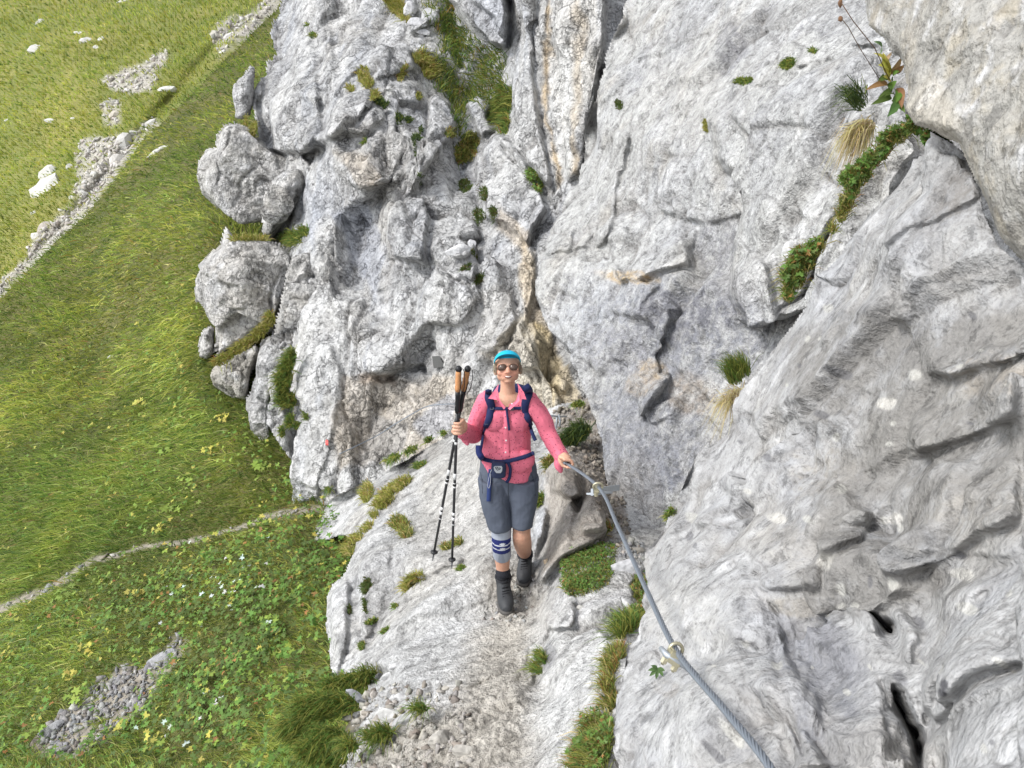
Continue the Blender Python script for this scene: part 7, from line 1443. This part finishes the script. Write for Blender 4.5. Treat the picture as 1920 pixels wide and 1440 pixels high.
# face: glasses, teeth, hair, cap
M_LENS = new_mat('brown_lens', (0.10, 0.065, 0.05), 0.12, 0.0, 0.6); M_FRAME = new_mat('rose_gold_frame', (0.45, 0.25, 0.18), 0.35, 0.7); M_TEETH = new_mat('teeth', (0.75, 0.71, 0.65), 0.4); M_LIPD = new_mat('mouth_dark', (0.20, 0.05, 0.045), 0.6)
gl_root = empty('sunglasses', HC-HB); gl_root.parent = hiker
def hl(x, y, z): return x*hx+y*hy+z*hz
for sx in (-1, 1):
    cx, cy, cz = sx*0.0315, 0.0095, 0.073; V = [hl(cx, cy, cz+0.005)]; n = 20; rim = []
    for k in range(n):
        a = 2*math.pi*k/n; x = cx+0.0255*np.sign(math.cos(a))*abs(math.cos(a))**0.85; y = cy+0.0195*np.sign(math.sin(a))*abs(math.sin(a))**0.85-0.002*(math.cos(a)*sx); z = cz-0.6*abs(x)**1.6; V.append(hl(x, y, z)); rim.append(hl(x, y, z+0.001))
    V2 = [v-hl(0, 0, 0.0025) for v in V]; m = len(V); F = [(0, 1+k, 1+(k+1) % n) for k in range(n)]+[(m, m+1+(k+1) % n, m+1+k) for k in range(n)]+[(1+k, m+1+k, m+1+(k+1) % n, 1+(k+1) % n) for k in range(n)]
    mesh_obj('lens', V+V2, F, M_LENS, gl_root); V, F = tube_geom(rim+[rim[0]], 0.0014, 6); mesh_obj('frame', V, F, M_FRAME, gl_root)
    V, F = tube_geom([hl(sx*0.057, 0.013, 0.062), hl(sx*0.068, 0.012, 0.045), hl(sx*0.074, 0.008, -0.01)], 0.0016, 6); mesh_obj('temple', V, F, M_FRAME, gl_root)
V, F = tube_geom([hl(-0.008, 0.016, 0.075), hl(0, 0.019, 0.079), hl(0.008, 0.016, 0.075)], 0.0016, 6); mesh_obj('bridge', V, F, M_FRAME, gl_root)
def face_patch(name, pts, mat, z=0.0672):
    pts = [(x*1.18, -0.0425+(y+0.0425)*1.15) for x, y in pts]; V = [hl(0, -0.0425, z+0.002)]+[hl(x, y, z-1.8*x*x*6) for x, y in pts]; n = len(pts); V2 = [v-hl(0, 0, 0.006) for v in V]; m = len(V)
    F = [(0, 1+k, 1+(k+1) % n) for k in range(n)]+[(1+k, m+1+k, m+1+(k+1) % n, 1+(k+1) % n) for k in range(n)]; o = mesh_obj(name, V+V2, F, mat, body); o.location = HC-HB; return o
face_patch('mouth', [(-0.021, -0.037), (-0.011, -0.0375), (0, -0.039), (0.011, -0.0375), (0.021, -0.037), (0.013, -0.047), (0, -0.050), (-0.013, -0.047)], M_LIPD, 0.0675)
face_patch('teeth', [(-0.016, -0.0385), (-0.008, -0.0392), (0, -0.040), (0.008, -0.0392), (0.016, -0.0385), (0.009, -0.0440), (0, -0.0455), (-0.009, -0.0440)], M_TEETH, 0.0685)
hair = []
hb = []; hdv = []; hlng = []
for k in range(520):
    sx = rs.choice([-1, 1]); y = rs.uniform(0.000, 0.040); z = rs.uniform(-0.05, 0.025); hb.append(hd(sx*(0.062+0.010*rs.rand()), y, z)); hdv.append(-hy*1.0+hx*sx*rs.uniform(0.05, 0.55)+hz*rs.uniform(-0.3, 0.3)); hlng.append(rs.uniform(0.018, 0.042))
hb = np.array(hb); hc = pal(len(hb), [(0.38, 0.32, 0.23), (0.52, 0.47, 0.38), (0.25, 0.20, 0.14)], [3, 2, 1])
V, F, C_ = blades(hb-HB, np.array(hdv), np.tile(-hy*0.4, (len(hb), 1)), hlng, np.full(len(hb), 0.0035), hc); veg_obj('hair', [(V, F, C_)], parent=hiker)
TUR = (0.015, 0.42, 0.62)
def capf(P, N): return 0.0*P[:, 0]
g = []
V, F = ball((0, 0, 0), (0.0755, 0.066, 0.090), None, 4); V = np.array(V); V[:, 1] = np.maximum(V[:, 1], 0.006+0.45*np.minimum(V[:, 2]-0.02, 0.03)); Vw = HC+V[:, :1]*hx+(V[:, 1:2]+0.040)*hy+(V[:, 2:3]-0.028)*hz
cap = remesh('cap', [(Vw, F)], 0.0036, M_CAP, hiker, 2, color=flat_col(TUR))
Vb = []; nb = 20; mb = 6
for layer in (0, 1):
    for j in range(mb+1):
        t = j/mb
        for i in range(nb+1):
            u = -1+2*i/nb; x = 0.074*math.sin(u*1.45)*(1+0.04*t*(1-abs(u))); zi = 0.064*math.cos(u*1.5)-0.012; zo = zi+0.062*(1-abs(u)**2.4)**0.7
            y = 0.066-0.046*abs(u)**2.2+t*0.012*(1-abs(u)**2); z = zi+(zo-zi)*t
            Vb.append(hl(x*1.04, y+0.006-layer*0.004, z))
def gi(l, j, i): return l*(mb+1)*(nb+1)+j*(nb+1)+i
Fb = []
for j in range(mb):
    for i in range(nb): Fb.append((gi(0, j, i), gi(0, j, i+1), gi(0, j+1, i+1), gi(0, j+1, i))); Fb.append((gi(1, j, i), gi(1, j+1, i), gi(1, j+1, i+1), gi(1, j, i+1)))
for i in range(nb): Fb.append((gi(0, mb, i), gi(0, mb, i+1), gi(1, mb, i+1), gi(1, mb, i))); Fb.append((gi(0, 0, i+1), gi(0, 0, i), gi(1, 0, i), gi(1, 0, i+1)))
for j in range(mb): Fb.append((gi(0, j, 0), gi(0, j+1, 0), gi(1, j+1, 0), gi(1, j, 0))); Fb.append((gi(0, j+1, nb), gi(0, j, nb), gi(1, j, nb), gi(1, j+1, nb)))
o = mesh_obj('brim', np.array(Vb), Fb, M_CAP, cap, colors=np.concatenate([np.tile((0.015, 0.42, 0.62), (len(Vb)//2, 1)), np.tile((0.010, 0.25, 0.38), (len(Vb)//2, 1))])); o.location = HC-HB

# backpack: a thing of its own, with straps
NAVY = (0.018, 0.026, 0.085)
PK = yp(952, 800, 4.36); pack = empty('backpack', PK, label='navy hiking backpack worn by the woman, with shoulder, chest and hip straps', cat='backpack')
def plocal(o): return o
pk = remesh('pack_bag', [loft([(yp(958, 722, 4.37), 0.06, 0.04), (yp(958, 728, 4.38), 0.10, 0.07), (yp(955, 745, 4.40), 0.120, 0.09), (yp(951, 800, 4.41), 0.132, 0.10), (yp(946, 850, 4.40), 0.155, 0.10), (yp(946, 866, 4.4), 0.13, 0.08)])], 0.006, M_NAVY, hiker, 2, disp=lambda P, N: 0.004*fbm(P, 0.08, 3), color=flat_col(NAVY))
pk.parent = pack; pk.location = HB-PK
RB = lambda nm, line, w, col=NAVY, th=0.006, off=0.004, **k: ribbon(nm, line, w, th, M_NAVY, col, pack, off, org=PK, **k)
RB('shoulder_strap', [(916, 731), (916, 745), (921, 762), (917, 785), (911, 800)], 0.045, th=0.010, wids=[0.035, 0.046, 0.046, 0.042, 0.034]); RB('strap_tail', [(911, 798), (906, 815), (903, 835), (900, 850)], 0.014)
RB('shoulder_strap', [(984, 722), (991, 735), (985, 757), (987, 780), (994, 797)], 0.045, th=0.010, wids=[0.045, 0.052, 0.046, 0.042, 0.034]); RB('strap_tail', [(993, 796), (998, 812), (1004, 826)], 0.020)
RB('chest_strap', [(918, 765), (935, 766), (958, 766), (982, 765)], 0.018, th=0.004, off=0.008); RB('strap_tail', [(950, 768), (952, 785), (955, 807)], 0.013, off=0.010)
boxm('buckle', hitp(959, 766, 0.016)-PK, RT, UP, -FW, (0.030, 0.024, 0.010), new_mat('black_plastic', (0.02, 0.02, 0.03), 0.4), pack)
for x, y in ((922, 765), (980, 765), (912, 793), (992, 792)):
    V, F = tube_geom([hitp(x, y, 0.017)-PK+0.012*(math.cos(a)*RT+math.sin(a)*UP*0.9) for a in np.linspace(math.pi/4, 2*math.pi+math.pi/4, 5)], 0.0022, 6); mesh_obj('buckle', V, F, new_mat('grey_plastic', (0.16, 0.17, 0.2), 0.4), pack)
RB('hip_belt', [(900, 858), (915, 863), (935, 866), (955, 864), (985, 856), (1001, 849)], 0.024, th=0.005, off=0.006); RB('strap_tail', [(920, 880), (918, 900), (917, 918), (916, 940)], 0.024, (0.03, 0.05, 0.16), off=0.012); RB('strap_tail', [(953, 868), (957, 880), (955, 896), (950, 904)], 0.018, off=0.012)
RB('hip_fin', [(898, 835), (898, 848), (903, 858)], 0.035, (0.02, 0.03, 0.12), 0.014, off=0.0)
# camera pouch on the belt
PP = hitp(935, 879, 0.03); pouch = empty('pouch', PP, label='small dark camera pouch with grey badge hanging on the hip belt', cat='pouch')
gp = remesh('pouch_bag', [loft([(PP+np.array([0, 0.0, -0.052]), 0.030, 0.020), (PP+np.array([0, 0, -0.044]), 0.040, 0.028), (PP+np.array([0, 0, 0.0]), 0.043, 0.033), (PP+np.array([0, 0, 0.034]), 0.040, 0.030), (PP+np.array([0, 0.004, 0.046]), 0.030, 0.02)], power=3)], 0.0035, M_NAVY, hiker, 3, color=flat_col((0.03, 0.04, 0.085)))
gp.parent = pouch; gp.location = HB-PP
bz = -FW; M_BADGE = new_mat('grey_badge', (0.40, 0.42, 0.45), 0.5); M_INK = new_mat('black_print', (0.02, 0.02, 0.02), 0.6)
def poly_plate(name, pts, z, th, mat, parent):
    q = [RT*x+UP*y-FW*z for x, y in pts]; n = len(q); V = q+[p+FW*th for p in q]; F = [tuple(range(n)), tuple(range(2*n-1, n-1, -1))]+[(i, i+n, (i+1) % n+n, (i+1) % n) for i in range(n)]; return mesh_obj(name, V, F, mat, parent, smooth_shade=False)
bd = poly_plate('badge', [(-0.028, 0.012), (-0.020, 0.020), (0.016, 0.020), (0.022, 0.012), (0.020, -0.008), (0.012, -0.020), (-0.012, -0.020), (-0.024, -0.006)], 0.040, 0.008, M_BADGE, pouch)
for pts in ([(-0.020, 0.012), (-0.016, 0.016), (-0.008, 0.002), (-0.012, -0.002)], [(-0.012, 0.016), (-0.006, 0.016), (0.000, 0.006), (-0.004, 0.003)], [(0.002, 0.013), (0.005, 0.014), (0.006, 0.000), (0.002, 0.001)], [(-0.010, -0.002), (0.010, 0.004), (0.011, 0.001), (-0.009, -0.006)], [(0.009, 0.010), (0.014, 0.009), (0.012, 0.004), (0.008, 0.005)]): poly_plate('mark', pts, 0.0415, 0.002, M_INK, bd)
V, F = tube_geom(catmull([np.array(p_) for p_ in [RT*-0.030+UP*0.02-FW*0.02, RT*-0.050+UP*-0.03-FW*0.01, RT*-0.062+UP*-0.09-FW*0.0, RT*-0.056+UP*-0.110-FW*0.0, RT*-0.048+UP*-0.085-FW*0.0, RT*-0.045+UP*-0.03-FW*0.01]], 6), 0.0018, 6); mesh_obj('wrist_cord', V, F, M_BADGE, pouch)

# trekking poles
M_CORK, M_CARB = tint_material('cork', rough=0.8, noise=0.25, nscale=200), tint_material('black_carbon', rough=0.35, noise=0.0)
M_CORK.node_tree.nodes['Principled BSDF'].inputs['Roughness'].default_value = 0.85
def pole(top, tip, label):
    L_ = np.linalg.norm(tip-top); a = unit(tip-top); r = empty('trekking_pole', top, label=label, cat='trekking pole', group='pair of trekking poles')
    def seg(name, t0, t1, rad, mat, col, sides=12, par=r):
        ts = np.linspace(t0, t1, len(rad)); V, F = tube_geom([a*t*L_ for t in ts], rad, sides); return mesh_obj(name, V, F, mat, par, colors=np.tile(col, (len(V), 1)))
    seg('grip_head', -0.012, 0.012, [0.008, 0.017, 0.018, 0.015], M_CARB, (0.02, 0.02, 0.022)); seg('cork_grip', 0.010, 0.105, [0.0135, 0.0155, 0.0145, 0.0165, 0.015, 0.017, 0.014], M_CORK, (0.52, 0.25, 0.11))
    seg('foam_grip', 0.105, 0.205, [0.0135, 0.0135, 0.0125, 0.0130, 0.0125, 0.0145, 0.011], M_CARB, (0.018, 0.018, 0.020)); sh = seg('shaft', 0.2, 0.965, [0.0085, 0.0083, 0.0078, 0.0072, 0.0066], M_CARB, (0.035, 0.035, 0.038))
    seg('clamp', 0.235, 0.262, [0.012, 0.0135, 0.0135, 0.011], M_CARB, (0.02, 0.02, 0.02)); boxm('lever', a*0.25*L_+RT*0.014, RT, -FW, UP, (0.012, 0.012, 0.03), M_INK, r)
    for t0, t1, c in ((0.345, 0.357, (0.7, 0.7, 0.7)), (0.50, 0.53, (0.6, 0.6, 0.6)), (0.548, 0.556, (0.7, 0.7, 0.7)), (0.565, 0.572, (0.7, 0.7, 0.7)), (0.70, 0.715, (0.7, 0.7, 0.7)), (0.725, 0.74, (0.7, 0.7, 0.7)), (0.76, 0.765, (0.5, 0.5, 0.5))): seg('band', t0, t1, [0.0091, 0.0091], M_CARB, c)
    seg('joint', 0.55, 0.563, [0.010, 0.010], M_CARB, (0.02, 0.02, 0.02)); seg('basket', 0.944, 0.958, [0.008, 0.022, 0.021, 0.008], M_CARB, (0.03, 0.03, 0.032), 14); seg('tip', 0.958, 1.0, [0.0055, 0.0045, 0.002], M_CARB, (0.10, 0.10, 0.11))
    e = unit(np.cross(a, FW)); st = catmull([a*0.01*L_-e*0.010, a*0.0*L_+e*0.022-FW*0.01, a*0.05*L_+e*0.034-FW*0.014, a*0.10*L_+e*0.028-FW*0.01, a*0.12*L_+e*0.010-FW*0.006, a*0.06*L_+e*0.016], 6)
    V = []; F = []
    for k, p in enumerate(st): V += [p-UP*0.0-FW*0.012, p+FW*0.012, p+FW*0.012+e*0.003, p-FW*0.012+e*0.003]
    for k in range(len(st)-1):
        for j in range(4): F.append((4*k+j, 4*k+(j+1) % 4, 4*k+4+(j+1) % 4, 4*k+4+j))
    mesh_obj('wrist_strap', V, F, M_CARB, r, colors=np.tile((0.015, 0.015, 0.02), (len(V), 1)))
pole(yp(860, 691, 3.86), yp(847, 1066, 3.90), 'right hand trekking pole of the pair, the one hanging straight with its tip lower')
pole(yp(877, 691, 3.88), yp(811, 1051, 3.96), 'slanting trekking pole of the pair, its tip swung out to the left')
print('done', round(time.time()-T0, 1))
